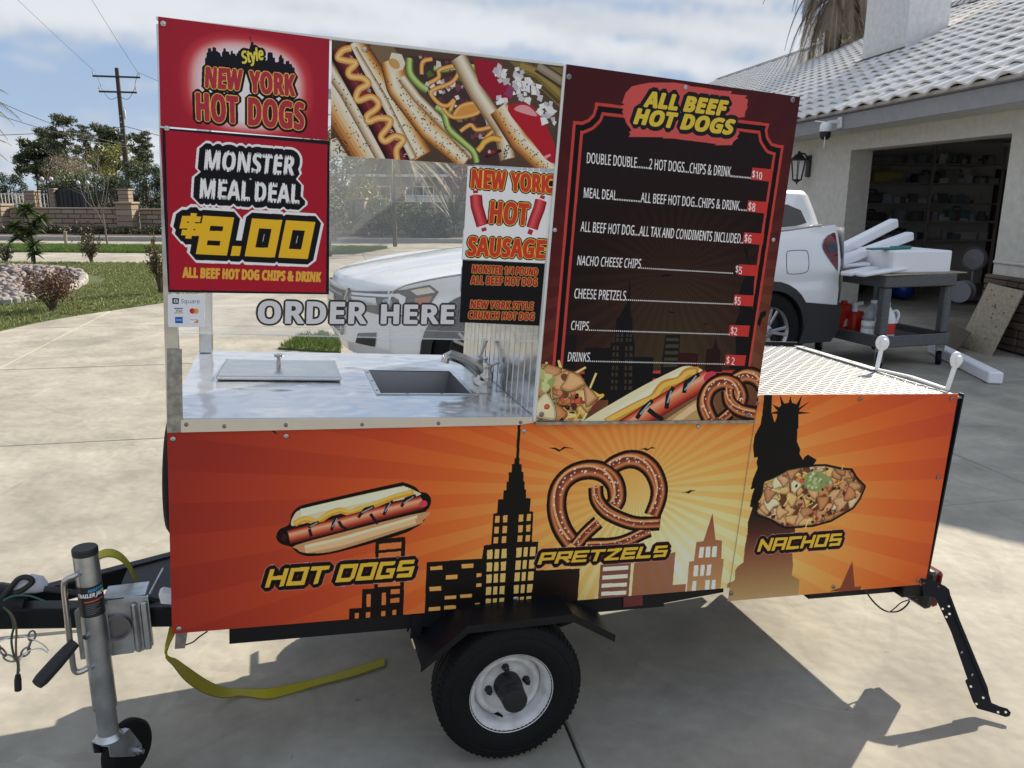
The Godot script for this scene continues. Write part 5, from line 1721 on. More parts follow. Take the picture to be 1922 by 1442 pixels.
func build_house() -> void:
	var hb := Basis(Vector3(0.104, 0, 0.9946), Vector3.UP, Vector3(-0.9946, 0, 0.104)).orthonormalized()
	house = thing("stucco_house", "pale stucco house with white tile roof, square chimney and open garage", "house", Vector3(5.06, 0, -8.54), hb)
	var w := mb()
	w.span(Vector3(-14, 0.012, -0.32), Vector3(-3.2, 2.60, 0))
	w.span(Vector3(-3.2, 2.18, -0.32), Vector3(0, 2.60, 0))
	w.span(Vector3(0, 0.012, -0.32), Vector3(1.15, 2.60, 0))
	w.span(Vector3(0.85, 0.012, -9.8), Vector3(1.15, 2.60, -0.321))
	w.span(Vector3(-14, 0.012, -9.8), Vector3(0.849, 2.60, -9.5))
	w.prism(PackedVector2Array([Vector2(-0.0, 2.601), Vector2(9.8, 2.601), Vector2(4.9, 4.95)]), 0, 0.28, Transform3D(Basis(Vector3(0, 0, -1), Vector3(0, 1, 0), Vector3(1, 0, 0)), Vector3(0.86, 0, 0)))
	obj("wall", w, M.stucco, house)
	obj("wall_ledge", mb().span(Vector3(0.0, 0.875, 0.0), Vector3(1.17, 0.905, 0.022), 0.008), M.stucco, house)
	# garage lining
	var g := mb()
	g.span(Vector3(-6.05, 0.013, -6.5), Vector3(-5.95, 2.5, -0.33))
	g.span(Vector3(-5.949, 0.013, -6.5), Vector3(0.849, 2.5, -6.4))
	g.span(Vector3(-6.05, 2.501, -6.5), Vector3(0.849, 2.56, -0.322))
	obj("garage_lining", g, M.drywall, house)
	obj("garage_door", mb().span(Vector3(-3.15, 2.36, -3.3), Vector3(-0.05, 2.40, -0.45)), M.drywall, house)
	obj("inner_door", mb().span(Vector3(-5.94, 0.02, -5.2), Vector3(-5.90, 2.05, -4.2)), M.brown_door, house)
	# eaves
	obj("soffit", mb().span(Vector3(-14, 2.405, 0.001), Vector3(1.5, 2.425, 0.47)), M.stucco, house)
	obj("fascia", mb().span(Vector3(-14, 2.40, 0.471), Vector3(1.5, 2.585, 0.505)).span(Vector3(-14, 2.59, 0.44), Vector3(1.5, 2.612, 0.525)), M.fascia_paint, house)
	obj("eave_closure", mb().span(Vector3(-14, 2.613, 0.47), Vector3(1.5, 2.648, 0.53)), M.roof_tile_stained, house)
	# roof sheet under the tiles
	var u := mb()
	var al := [-42.0, -17.3, -10.7, -8.2, 1.48]
	for i in 4:
		var a: float = al[i]
		var b: float = al[i + 1]
		u.quad(hp(a, 0, -0.03), hp(b, 0, -0.03), hp(b, ridge_at(b), -0.03), hp(a, ridge_at(a), -0.03))
		var ra := hp(a, ridge_at(a), -0.03)
		var rb := hp(b, ridge_at(b), -0.03)
		u.quad(ra, rb, Vector3(b, 2.5, rb.z - (rb.y - 2.5) * 2.1), Vector3(a, 2.5, ra.z - (ra.y - 2.5) * 2.1))
	var roof := obj("roof", u, M.underlay, house)
	var spots := []
	var cols := int(43.0 / 0.36)
	for i in cols:
		for j in 36:
			var a := 1.32 - i * 0.36
			var up := -0.03 + j * 0.375
			if up + 0.3 > ridge_at(a):
				continue
			if a > -7.75 and a < -6.05 and up > 3.2 and up < 3.85:
				continue
			var q := house.transform * hp(a, up)
			spots.append([q.length() + (0.0 if q.x / -q.z < 0.66 else 100.0), a, up])
	spots.sort_custom(func(x, y): return x[0] < y[0])
	var meshes := [tile_mesh(0), tile_mesh(1), tile_mesh(2)]
	var mats := [M.roof_tile, M.roof_tile_pale, M.roof_tile, M.roof_tile_stained]
	var slope := Basis(Vector3(1, 0, 0), deg_to_rad(ROOF))
	var rest := []
	for k in spots.size():
		var xf := Transform3D(slope * Basis.from_euler(Vector3(rng.randf_range(-0.012, 0.012), rng.randf_range(-0.015, 0.015), rng.randf_range(-0.01, 0.01))), hp(spots[k][1], spots[k][2]))
		if k < 300:
			obj("roof_tile", meshes[k % 3], mats[rng.randi() % 4], roof, xf)
		else:
			rest.append(xf)
	var mm := MultiMesh.new()
	mm.transform_format = MultiMesh.TRANSFORM_3D
	mm.mesh = meshes[0]
	mm.instance_count = rest.size()
	for i in rest.size():
		mm.set_instance_transform(i, rest[i])
	var mi := MultiMeshInstance3D.new()
	mi.name = "far_tiles"
	mi.multimesh = mm
	mi.material_override = M.roof_tile
	mi.set_meta("kind", "stuff")
	roof.add_child(mi)
	# ridge caps
	var cap := mb()
	for i in 10:
		var a0 := PI * i / 10.0
		var a1 := PI * (i + 1) / 10.0
		cap.quad(Vector3(0, sin(a1) * 0.1, cos(a1) * 0.15), Vector3(0, sin(a0) * 0.1, cos(a0) * 0.15), Vector3(0.46, sin(a0) * 0.125, cos(a0) * 0.17), Vector3(0.46, sin(a1) * 0.125, cos(a1) * 0.17))
	var cm := cap.done()
	var x := 1.2
	while x > -40.0:
		var p0 := hp(x, ridge_at(x), 0.0)
		var p1 := hp(x - 0.42, ridge_at(x - 0.42), 0.0)
		var dir := (p0 - p1).normalized()
		obj("ridge_cap", cm, mats[rng.randi() % 4], roof, Transform3D(Basis(dir, Vector3(0, 0, 1).cross(dir).normalized(), Vector3(0, 0, 1)).orthonormalized(), p1))
		x -= 0.42
	# chimney
	var ch := mb()
	var c0 := hp(-6.9, 3.25)
	ch.span(Vector3(-7.64, 3.2, c0.z - 0.75), Vector3(-6.2, 6.6, c0.z))
	obj("chimney", ch, M.stucco_pale, house)
	obj("chimney_flashing", mb().bar(hp(-7.67, 3.22, 0.07), hp(-6.18, 3.22, 0.07), 0.10, 0.012, Vector3(0, 1, 0.5)), M.underlay, house)
	# ledge stone veneer on the pier beside the garage
	var ven := obj("stone_veneer", mb().span(Vector3(-0.02, 0.013, 0.001), Vector3(1.18, 0.76, 0.012)).span(Vector3(-0.012, 0.013, -0.30), Vector3(-0.002, 0.76, 0.0)), M.mortar, house)
	var y := 0.02
	while y < 0.72:
		var h := rng.randf_range(0.055, 0.095)
		if y + h > 0.76:
			h = 0.76 - y
		var xx := -0.04 - rng.randf() * 0.03
		while xx < 1.16:
			var l := rng.randf_range(0.16, 0.42)
			l = minf(l, 1.19 - xx)
			if l > 0.05:
				obj("ledge_stone", mb().box(Vector3(l - 0.008, h - 0.007, 0.05), T(xx + l * 0.5, y + h * 0.5, 0.03 + rng.randf_range(-0.010, 0.014), rng.randf_range(-3, 3), rng.randf_range(-2, 2), rng.randf_range(-0.8, 0.8)), 0.010), M["ledge_stone_%s" % "abcd"[rng.randi() % 4]], ven)
			xx += l
		y += h
	for i in 9:
		obj("ledge_stone", mb().box(Vector3(0.045, 0.072, 0.29), T(-0.022, 0.055 + i * 0.081, -0.13), 0.010), M["ledge_stone_%s" % "abcd"[rng.randi() % 4]], ven)
	# shelves on the far side wall of the garage
	var sh := thing("garage_shelving", "tall dark shelving of five boards inside the open garage", "shelving", house.transform.origin, hb)
	for i in 5:
		obj("shelf_board", mb().span(Vector3(-5.9, [0.80, 1.12, 1.43, 1.77, 2.09][i], -4.0), Vector3(-5.45, [0.83, 1.15, 1.45, 1.79, 2.11][i], -1.3)), M.shelf_wood, sh)
	for z in [-3.98, -2.7, -1.34]:
		obj("upright", mb().span(Vector3(-5.448, 0.02, z), Vector3(-5.41, 2.4, z + 0.04)), M.shelf_wood, sh)
	garage_items(hb)
	# lantern
	var lf := Transform3D(hb, house.transform * Vector3(-4.44, 1.73, 0.0))
	var ln := thing("wall_lantern", "black metal wall lantern with tapered glass panes left of the garage", "wall lamp", lf.origin, hb.scaled(Vector3.ONE * 1.15))
	obj("back_plate", mb().span(Vector3(-0.055, 0.10, 0.0), Vector3(0.055, 0.38, 0.03), 0.006), M.iron, ln)
	obj("arm", mb().tube([Vector3(0, 0.33, 0.03), Vector3(0, 0.40, 0.08), Vector3(0, 0.41, 0.16)], 0.012, 8), M.iron, ln)
	obj("lantern_cap", mb().lathe([Vector2(0.0, 0.44), Vector2(0.02, 0.43), Vector2(0.02, 0.405), Vector2(0.055, 0.385), Vector2(0.075, 0.36), Vector2(0.12, 0.325), Vector2(0.12, 0.312), Vector2(0.0, 0.312)].map(func(q): return q).duplicate(), T(0, 0, 0.16, 0, 30), 6, 0.99), M.iron, ln)
	for i in 6:
		var a := TAU * i / 6.0 + 0.52
		var b := TAU * (i + 1) / 6.0 + 0.52
		var t0 := Vector3(cos(a) * 0.10, 0.31, sin(a) * 0.10 + 0.16)
		var t1 := Vector3(cos(b) * 0.10, 0.31, sin(b) * 0.10 + 0.16)
		var b0 := Vector3(cos(a) * 0.062, 0.07, sin(a) * 0.062 + 0.16)
		var b1 := Vector3(cos(b) * 0.062, 0.07, sin(b) * 0.062 + 0.16)
		obj("glazing_bar", mb().bar(t0, b0, 0.010, 0.010), M.iron, ln)
		obj("pane", mb().quad(b0, b1, t1, t0), M.clear_glass, ln)
	obj("lantern_foot", mb().lathe([Vector2(0.0, 0.0), Vector2(0.012, 0.005), Vector2(0.012, 0.025), Vector2(0.055, 0.050), Vector2(0.075, 0.068), Vector2(0.0, 0.068)], T(0, 0, 0.16), 6, 0.99), M.iron, ln)
	# camera under the eave
	var sc := thing("security_camera", "white dome security camera with black eye hanging under the roof eave", "camera", house.transform * Vector3(-2.58, 2.455, 0.515), hb.scaled(Vector3.ONE * 1.3))
	obj("mount", mb().span(Vector3(-0.035, -0.03, -0.01), Vector3(0.035, 0.08, 0.02), 0.008).bar(Vector3(0, 0.04, 0.02), Vector3(-0.02, 0.03, 0.12), 0.03, 0.03), M.white_plastic, sc)
	obj("housing", mb().lathe([Vector2(0.0, 0.045), Vector2(0.035, 0.04), Vector2(0.055, 0.015), Vector2(0.06, -0.03), Vector2(0.056, -0.05), Vector2(0, -0.05)], T(-0.02, -0.01, 0.14), 20), M.white_plastic, sc)
	obj("dome", mb().lathe([Vector2(0.0, -0.135), Vector2(0.035, -0.125), Vector2(0.052, -0.10), Vector2(0.056, -0.06), Vector2(0.056, -0.051)], T(-0.02, -0.01, 0.14), 20, -1.0), M.black_plastic, sc)
	obj("antenna", mb().tube([Vector3(-0.03, 0.03, 0.14), Vector3(-0.14, 0.05, 0.20)], 0.006, 6), M.white_plastic, sc)
	obj("antenna", mb().tube([Vector3(0.02, -0.06, 0.16), Vector3(0.02, -0.22, 0.16)], 0.005, 6), M.white_plastic, sc)


func garage_items(hb: Basis) -> void:
	# [name, label, category, x, y, z, size, material, shape]
	var shelf := [0.83, 1.15, 1.45, 1.79, 2.11]
	var rows := [
		["storage_case", "yellow plastic case on the second shelf from the top", "case", 3, -1.95, Vector3(0.3, 0.24, 0.55), lin(0.42, 0.34, 0.03), "case"],
		["box", "long grey box lying on the top shelf at its left end", "box", 4, -1.85, Vector3(0.3, 0.12, 0.62), lin(0.16, 0.17, 0.2), "box"],
		["bottle", "white bottle standing on the top shelf", "bottle", 4, -3.05, Vector3(0.09, 0.2, 0.09), lin(0.6, 0.6, 0.6), "bottle"],
		["box", "small pale box on the top shelf near its right end", "box", 4, -3.5, Vector3(0.2, 0.1, 0.14), lin(0.45, 0.42, 0.38), "box"],
		["paper_roll", "pale paper roll standing end-on on the second shelf", "roll", 3, -3.45, Vector3(0.22, 0.24, 0.22), lin(0.32, 0.3, 0.28), "roll"],
		["box", "grey carton beside the paper roll on the second shelf", "box", 3, -3.1, Vector3(0.3, 0.2, 0.24), lin(0.2, 0.19, 0.19), "box"],
		["box", "flat whitish box at the right end of the second shelf", "box", 3, -3.8, Vector3(0.3, 0.09, 0.34), lin(0.4, 0.4, 0.4), "box"],
		["tool_bag", "black tool bag in the middle of the second shelf", "bag", 3, -2.7, Vector3(0.3, 0.2, 0.4), lin(0.03, 0.03, 0.035), "case"],
		["paper_stack", "stack of white paper lying on the middle shelf", "paper", 2, -2.55, Vector3(0.3, 0.09, 0.32), lin(0.5, 0.5, 0.5), "box"],
		["jug", "pale plastic jug on the middle shelf", "jug", 2, -2.95, Vector3(0.14, 0.2, 0.14), lin(0.5, 0.5, 0.48), "bottle"],
		["tool_box", "dark tool box at the left end of the middle shelf", "tool box", 2, -1.75, Vector3(0.3, 0.22, 0.5), lin(0.03, 0.035, 0.05), "case"],
		["power_tool", "grey power tool lying on the middle shelf right of the jug", "tool", 2, -3.4, Vector3(0.2, 0.16, 0.3), lin(0.25, 0.25, 0.27), "case"],
		["fabric_bag", "teal fabric bag on the fourth shelf from the top", "bag", 1, -3.35, Vector3(0.3, 0.24, 0.4), lin(0.03, 0.13, 0.14), "case"],
		["bucket", "grey bucket on the fourth shelf beside dark tools", "bucket", 1, -2.3, Vector3(0.24, 0.2, 0.24), lin(0.2, 0.2, 0.22), "roll"],
		["tool_box", "black tool box at the left end of the fourth shelf", "tool box", 1, -1.75, Vector3(0.3, 0.18, 0.5), lin(0.02, 0.02, 0.024), "case"],
		["jar", "clear pale jar on the fourth shelf left of the teal bag", "jar", 1, -2.85, Vector3(0.12, 0.16, 0.12), lin(0.4, 0.4, 0.38), "bottle"],
		["appliance", "shiny metal appliance at the left end of the work bench", "appliance", 0, -1.6, Vector3(0.3, 0.2, 0.34), lin(0.5, 0.5, 0.5), "steel"],
		["machine", "black bench machine on the work bench beside the metal appliance", "machine", 0, -2.2, Vector3(0.3, 0.24, 0.4), lin(0.015, 0.015, 0.018), "case"],
		["box", "white box on the work bench under the teal bag", "box", 0, -3.6, Vector3(0.3, 0.14, 0.6), lin(0.55, 0.55, 0.55), "box"],
	]
	for r in rows:
		var o := thing(r[0], r[1], r[2], house.transform * Vector3(-5.66, shelf[r[3]], r[4]), hb)
		var m := mat("%s_%d" % [r[0], o.get_index()], (r[6] as Color).lightened(0.25), 0.6)
		var s: Vector3 = r[5]
		match r[7]:
			"box":
				obj("carton", mb().box(Vector3(s.x, s.y * 0.8, s.z), T(0, s.y * 0.4, 0), 0.004), m, o)
				obj("lid", mb().box(Vector3(s.x + 0.01, s.y * 0.2, s.z + 0.01), T(0, s.y * 0.9 + 0.002, 0), 0.004), m, o)
			"case":
				obj("body", mb().box(Vector3(s.x, s.y * 0.78, s.z), T(0, s.y * 0.39, 0), 0.03), m, o)
				obj("grip", mb().tube([Vector3(0, s.y * 0.76, -s.z * 0.2), Vector3(0, s.y, -s.z * 0.15), Vector3(0, s.y, s.z * 0.15), Vector3(0, s.y * 0.76, s.z * 0.2)], 0.014, 8), m, o)
			"steel":
				obj("body", mb().box(s, T(0, s.y * 0.5, 0), 0.02), M.steel_dull, o)
				obj("knob", mb().ball(Vector3.ONE * 0.02, T(0.16, s.y * 0.5, 0.1)), M.black_plastic, o)
			"roll":
				obj("body", mb().lathe([Vector2(0.02, 0), Vector2(s.x * 0.5, 0), Vector2(s.x * 0.5, s.y), Vector2(s.x * 0.18, s.y), Vector2(s.x * 0.18, s.y * 0.3)], T(0, 0, 0), 20), m, o)
			"bottle":
				obj("body", mb().lathe([Vector2(0.0, 0), Vector2(s.x * 0.5, 0), Vector2(s.x * 0.5, s.y * 0.65), Vector2(s.x * 0.2, s.y * 0.85), Vector2(s.x * 0.2, s.y * 0.9)], T(0, 0, 0), 16, 0.3), m, o)
				obj("cap", mb().lathe([Vector2(s.x * 0.22, s.y * 0.9), Vector2(s.x * 0.22, s.y), Vector2(0, s.y)], T(0, 0, 0), 12), M.white_plastic, o)
	var cl := mb()
	cl.tinted = true
	var r := RandomNumberGenerator.new()
	r.seed = 15
	for k in 150:
		var s := Vector3(r.randf_range(0.04, 0.22), r.randf_range(0.04, 0.17), r.randf_range(0.04, 0.2))
		var g := r.randf_range(0.06, 0.7)
		cl.col = Color(g * r.randf_range(0.8, 1.2), g, g * r.randf_range(0.8, 1.25))
		var at := Vector3(-5.5 - r.randf() * 0.3, shelf[r.randi() % 5] + s.y * 0.5 + 0.002, r.randf_range(-3.9, -1.4))
		if r.randf() < 0.6:
			cl.box(s, Transform3D(Basis.from_euler(Vector3(0, r.randf() * 3, 0)), at), 0.006)
		else:
			cl.lathe([Vector2(0, -s.y * 0.5), Vector2(s.x * 0.4, -s.y * 0.5), Vector2(s.x * 0.4, s.y * 0.3), Vector2(s.x * 0.2, s.y * 0.5), Vector2(0, s.y * 0.5)], Transform3D(Basis.IDENTITY, at), 10)
	var clm := mat("clutter", Color.WHITE, 0.6)
	clm.vertex_color_use_as_albedo = true
	tag(obj("shelf_clutter", cl, clm, self, house.transform), "small tools, tins and parts crowding the garage shelves", "clutter", "", "stuff")
	# things on the garage floor
	var fan := thing("floor_fan", "white round floor fan on the garage floor near the stone pier", "fan", house.transform * Vector3(-3.6, 0.02, -2.35), hb)
	obj("cage", mb().lathe([Vector2(0.17, -0.05), Vector2(0.19, 0.0), Vector2(0.17, 0.05), Vector2(0.16, 0.04)], T(0, 0.62, 0, 90, 35), 28), M.plug_grey, fan)
	obj("blade_disc", mb().lathe([Vector2(0.15, 0.0), Vector2(0.05, 0.02), Vector2(0.0, 0.03)], T(0, 0.62, 0.02, 90, 35), 20), M.plug_grey, fan)
	obj("stand", mb().tube([Vector3(0, 0.02, 0), Vector3(0, 0.5, 0)], 0.02, 8).lathe([Vector2(0.16, 0.0), Vector2(0.16, 0.03), Vector2(0, 0.05)], T(0, 0, 0), 20), M.plug_grey, fan)
	var bag := thing("plastic_bag", "crumpled blue plastic bag on the garage floor behind the work cart", "bag", house.transform * Vector3(-3.9, 0.02, -1.35), hb)
	var bm := mat("blue_bag", lin(0.01, 0.04, 0.28), 0.35)
	for i in 7:
		obj("fold", mb().ball(Vector3(rng.randf_range(0.1, 0.2), rng.randf_range(0.1, 0.18), rng.randf_range(0.1, 0.2)), T(rng.randf_range(-0.2, 0.2), 0.14 + (0.16 if i > 3 else 0.0), rng.randf_range(-0.2, 0.2), rng.randf() * 60), 10, 6), bm, bag)
	var ty := thing("loose_tyre", "black tyre lying against the shelving on the garage floor", "tyre", house.transform * Vector3(-4.6, 0.02, -1.0), hb)
	obj("tread", mb().lathe([Vector2(0.20, -0.1), Vector2(0.32, -0.1), Vector2(0.34, 0.0), Vector2(0.32, 0.1), Vector2(0.20, 0.1)], T(0, 0.34, 0, 90, 60), 30), M.rubber, ty)
	var rl := thing("wire_reel", "grey reel stood on end on the garage floor under the floor fan", "reel", house.transform * Vector3(-3.2, 0.02, -2.0), hb)
	obj("reel_side", mb().lathe([Vector2(0.0, 0.0), Vector2(0.16, 0.0), Vector2(0.16, 0.02), Vector2(0, 0.02)], T(0, 0.17, 0.1, 90, 35), 24), M.plug_grey, rl)
	obj("reel_side", mb().lathe([Vector2(0.0, 0.0), Vector2(0.16, 0.0), Vector2(0.16, 0.02), Vector2(0, 0.02)], T(-0.1, 0.17, -0.05, 90, 35), 24), M.plug_grey, rl)
	obj("reel_core", mb().lathe([Vector2(0.07, 0.0), Vector2(0.07, 0.18)], T(-0.1, 0.17, -0.04, 90, 35), 16), M.black_plastic, rl)


# ---------------------------------------------------------------- drive, lawn, street
func flat_poly(pts: Array, y0: float, y1: float) -> MB:
	var q := PackedVector2Array()
	for a in pts:
		q.append(Vector2(a.x, -a.z))
	return mb().prism(q, y0, y1, Transform3D(Basis(Vector3(1, 0, 0), Vector3(0, 0, -1), Vector3(0, 1, 0)), Vector3.ZERO))


func in_poly(pts: Array, x: float, z: float) -> bool:
	var q := PackedVector2Array()
	for a in pts:
		q.append(Vector2(a.x, a.z))
	return Geometry2D.is_point_in_polygon(Vector2(x, z), q)


func tuft_mesh(n: int, h: float, sd: int, spread := 0.03) -> ArrayMesh:
	var r := RandomNumberGenerator.new()
	r.seed = sd
	var m := mb()
	m.tinted = true
	for i in n:
		var a := r.randf() * TAU
		var b := Vector3(cos(a), 0, sin(a)) * r.randf() * spread
		var tip := b + Vector3(r.randf_range(-0.5, 0.5) * h, h * r.randf_range(0.6, 1.1), r.randf_range(-0.5, 0.5) * h)
		var s := Vector3(cos(a + 1.3), 0, sin(a + 1.3)) * 0.0045
		var f := r.randf_range(0.75, 1.25)
		m.col = Color(0.12 * f, 0.19 * f, 0.040 * f) if r.randf() < 0.85 else Color(0.26 * f, 0.24 * f, 0.10 * f)
		m.tri(b - s, b + s, tip)
	return m.done()


func scatter(called: String, mesh: Mesh, m: Material, xfs: Array, label: String, category: String, parent: Node = self) -> MultiMeshInstance3D:
	var mm := MultiMesh.new()
	mm.transform_format = MultiMesh.TRANSFORM_3D
	mm.mesh = mesh
	mm.instance_count = xfs.size()
	for i in xfs.size():
		mm.set_instance_transform(i, xfs[i])
	var o := MultiMeshInstance3D.new()
	o.name = numbered(called, parent)
	o.multimesh = mm
	o.material_override = m
	parent.add_child(o)
	tag(o, label, category, "", "stuff")
	return o


func build_ground() -> void:
	structure("ground", mb().quad(Vector3(-250, -0.05, 60), Vector3(250, -0.05, 60), Vector3(250, -0.05, -400), Vector3(-250, -0.05, -400)), M.soil)
	structure("driveway_bed", mb().quad(Vector3(-9, -0.014, 8), Vector3(16, -0.014, 8), Vector3(16, -0.014, -26.5), Vector3(-9, -0.014, -26.5)), M.concrete_dark)
	var drive := Node3D.new()
	drive.name = "driveway"
	drive.set_meta("kind", "structure")
	add_child(drive)
	var turn := Basis(Vector3(0.978, 0, -0.208), Vector3.UP, Vector3(0.208, 0, 0.978)).orthonormalized()
	drive.transform = Transform3D(turn, Vector3.ZERO)
	var cr := [-9.6, -6.6, -3.02, 0.6, 3.65, 7.0, 12.0]
	for i in cr.size() - 1:
		var s0 := -5.315 if i < 3 else -3.33
		for j in range(-9, 6):
			var z0 := s0 + j * 2.44
			if z0 < -25.0 and i < 3:
				continue
			obj("slab", mb().span(Vector3(cr[i] + 0.004, -0.10, z0 + 0.004), Vector3(cr[i + 1] - 0.004, rng.randf_range(-0.0015, 0.0015), z0 + 2.436), 0.006), M.concrete, drive)
	# lawn, strips, street
	var lawn := [Vector3(-30, 0, -5), Vector3(-7.4, 0, -7.0), Vector3(-6.2, 0, -8.3), Vector3(-5.80, 0, -9.0), Vector3(-5.73, 0, -9.68), Vector3(-5.56, 0, -10.27), Vector3(-5.30, 0, -10.88), Vector3(-5.01, 0, -11.57), Vector3(-4.75, 0, -13.2), Vector3(-4.55, 0, -16), Vector3(-4.5, 0, -18.15), Vector3(-30, 0, -18.0)]
	structure("lawn_soil", flat_poly(lawn, -0.03, 0.012), M.turf)
	var xf := []
	for i in 30000:
		var x := rng.randf_range(-13.5, -4.5)
		var z := rng.randf_range(-18.1, -7.0)
		if x / z > 0.66 or not in_poly(lawn, x, z) or ((Vector2(x, z) - Vector2(-9.9, -13.3)) / Vector2(2.85, 2.9)).length() < 0.98:
			continue
		xf.append(Transform3D(Basis(Vector3.UP, rng.randf() * TAU).scaled(Vector3.ONE * rng.randf_range(0.6, 1.25)), Vector3(x, 0.012, z)))
	scatter("grass", tuft_mesh(12, 0.05, 3), M.leaf, xf, "short green lawn grass between the drive and the rock bed", "grass")
	structure("circular_walk", flat_poly([Vector3(-40, 0, -18.2), Vector3(-4.6, 0, -18.2), Vector3(-3.9, 0, -19.4), Vector3(-4.1, 0, -21.3), Vector3(-40, 0, -21.3)], -0.04, 0.004), M.concrete)
	var strip := [Vector3(-40, 0, -21.4), Vector3(-4.2, 0, -21.4), Vector3(-3.6, 0, -24.0), Vector3(-40, 0, -24.0)]
	structure("verge_soil", flat_poly(strip, -0.03, 0.014), M.turf)
	xf = []
	for i in 16000:
		var x := rng.randf_range(-16, -3.7)
		var z := rng.randf_range(-24.0, -21.4)
		if x / z < 0.68 and in_poly(strip, x, z):
			xf.append(Transform3D(Basis(Vector3.UP, rng.randf() * TAU).scaled(Vector3.ONE * rng.randf_range(0.8, 1.7)), Vector3(x, 0.014, z)))
	scatter("grass", tuft_mesh(10, 0.06, 5), M.leaf, xf, "narrow strip of grass beside the pale street", "grass")
	structure("street", mb().quad(Vector3(-90, 0.006, -24.05), Vector3(60, 0.006, -24.05), Vector3(60, 0.006, -26.7), Vector3(-90, 0.006, -26.7)), M.concrete)
	structure("kerb", mb().span(Vector3(-90, -0.04, -27.0), Vector3(60, 0.15, -26.7), 0.02), M.kerb)
	structure("planting_strip", mb().quad(Vector3(-90, 0.13, -27.0), Vector3(60, 0.13, -27.0), Vector3(60, 0.13, -30.0), Vector3(-90, 0.13, -30.0)), M.soil)
	structure("far_field", mb().quad(Vector3(-200, 0.12, -30.0), Vector3(200, 0.12, -30.0), Vector3(200, 0.12, -300.0), Vector3(-200, 0.12, -300.0)), M.soil)
	# rock bed
	var ring := []
	for v in smooth_curve(PackedVector2Array([Vector2(-7.08, -11.07), Vector2(-6.94, -11.6), Vector2(-6.97, -12.5), Vector2(-7.35, -13.78), Vector2(-8.1, -15.12), Vector2(-9.16, -16.13), Vector2(-10.6, -16.4), Vector2(-12.6, -15.4), Vector2(-12.8, -12.4), Vector2(-10.4, -10.5), Vector2(-8.2, -10.35)]), 5, true):
		ring.append(Vector3(v.x, 0.06, v.y))
	var ed := mb()
	for i in ring.size():
		ed.bar(ring[i], ring[(i + 1) % ring.size()] + (ring[(i + 1) % ring.size()] - ring[i]) * 0.03, 0.15, 0.12, Vector3.UP, 0.03)
	var eo := structure("bed_edging", ed, M.kerb)
	structure("bed_soil", flat_poly(ring, 0.0, 0.03), M.soil)
	var st := mb()
	var q := mb()
	var r := RandomNumberGenerator.new()
	r.seed = 3
	var stone := mb().ball(Vector3(0.09, 0.055, 0.07), Transform3D.IDENTITY, 7, 5)
	for i in stone.v.size():
		stone.v[i] *= 1.0 + 0.25 * sin(stone.v[i].x * 90.0 + stone.v[i].z * 70.0)
	xf = []
	for i in 2200:
		var x := r.randf_range(-12.8, -6.9)
		var z := r.randf_range(-16.4, -10.3)
		if in_poly(ring, x, z):
			xf.append(Transform3D(Basis.from_euler(Vector3(r.randf_range(-0.6, 0.6), r.randf() * TAU, r.randf_range(-0.6, 0.6))).scaled(Vector3.ONE * r.randf_range(0.45, 1.2)), Vector3(x, 0.05 + r.randf() * 0.05, z)))
	scatter("river_stones", stone.done(), M.river_stone, xf, "grey and rose river stones filling the round edged bed in the lawn", "stones")
	# a corner of turf behind the cart
	var isl := [Vector3(-2.371, 0, -8.02), Vector3(-2.311, 0, -8.714), Vector3(-2.127, -0, -8.93), Vector3(-1.841, 0, -8.531), Vector3(-1.692, 0, -7.817)]
	structure("turf_corner_soil", flat_poly(isl, -0.03, 0.02), M.turf)
	xf = []
	for i in 1600:
		var x := rng.randf_range(-3.2, -1.6)
		var z := rng.randf_range(-9.4, -7.6)
		if in_poly(isl, x, z):
			xf.append(Transform3D(Basis(Vector3.UP, rng.randf() * TAU).scaled(Vector3.ONE * rng.randf_range(0.7, 1.3)), Vector3(x, 0.02, z)))
	scatter("grass", tuft_mesh(12, 0.05, 7), M.leaf, xf, "small corner of taller grass in front of the white car's bumper", "grass")


# ---------------------------------------------------------------- plants
func leaf(m: MB, c: Vector3, s: float, r: RandomNumberGenerator, long := 1.0) -> void:
	var d := Vector3(r.randfn(), r.randfn(), r.randfn()).normalized()
	var u := d.cross(Vector3(r.randfn(), r.randfn(), r.randfn())).normalized()
	m.quad(c - d * s * long, c - u * s * 0.45, c + d * s * long, c + u * s * 0.45)


func cloud(m: MB, c: Vector3, rad: Vector3, n: int, s: float, col: Color, r: RandomNumberGenerator, long := 1.0) -> void:
	for i in n:
		var d := Vector3(r.randfn(), r.randfn(), r.randfn()).normalized() * pow(r.randf(), 0.45)
		var f := r.randf_range(0.65, 1.35)
		m.col = Color(col.r * f, col.g * f, col.b * f * r.randf_range(0.8, 1.1))
		leaf(m, c + d * rad, s * r.randf_range(0.6, 1.3), r, long)


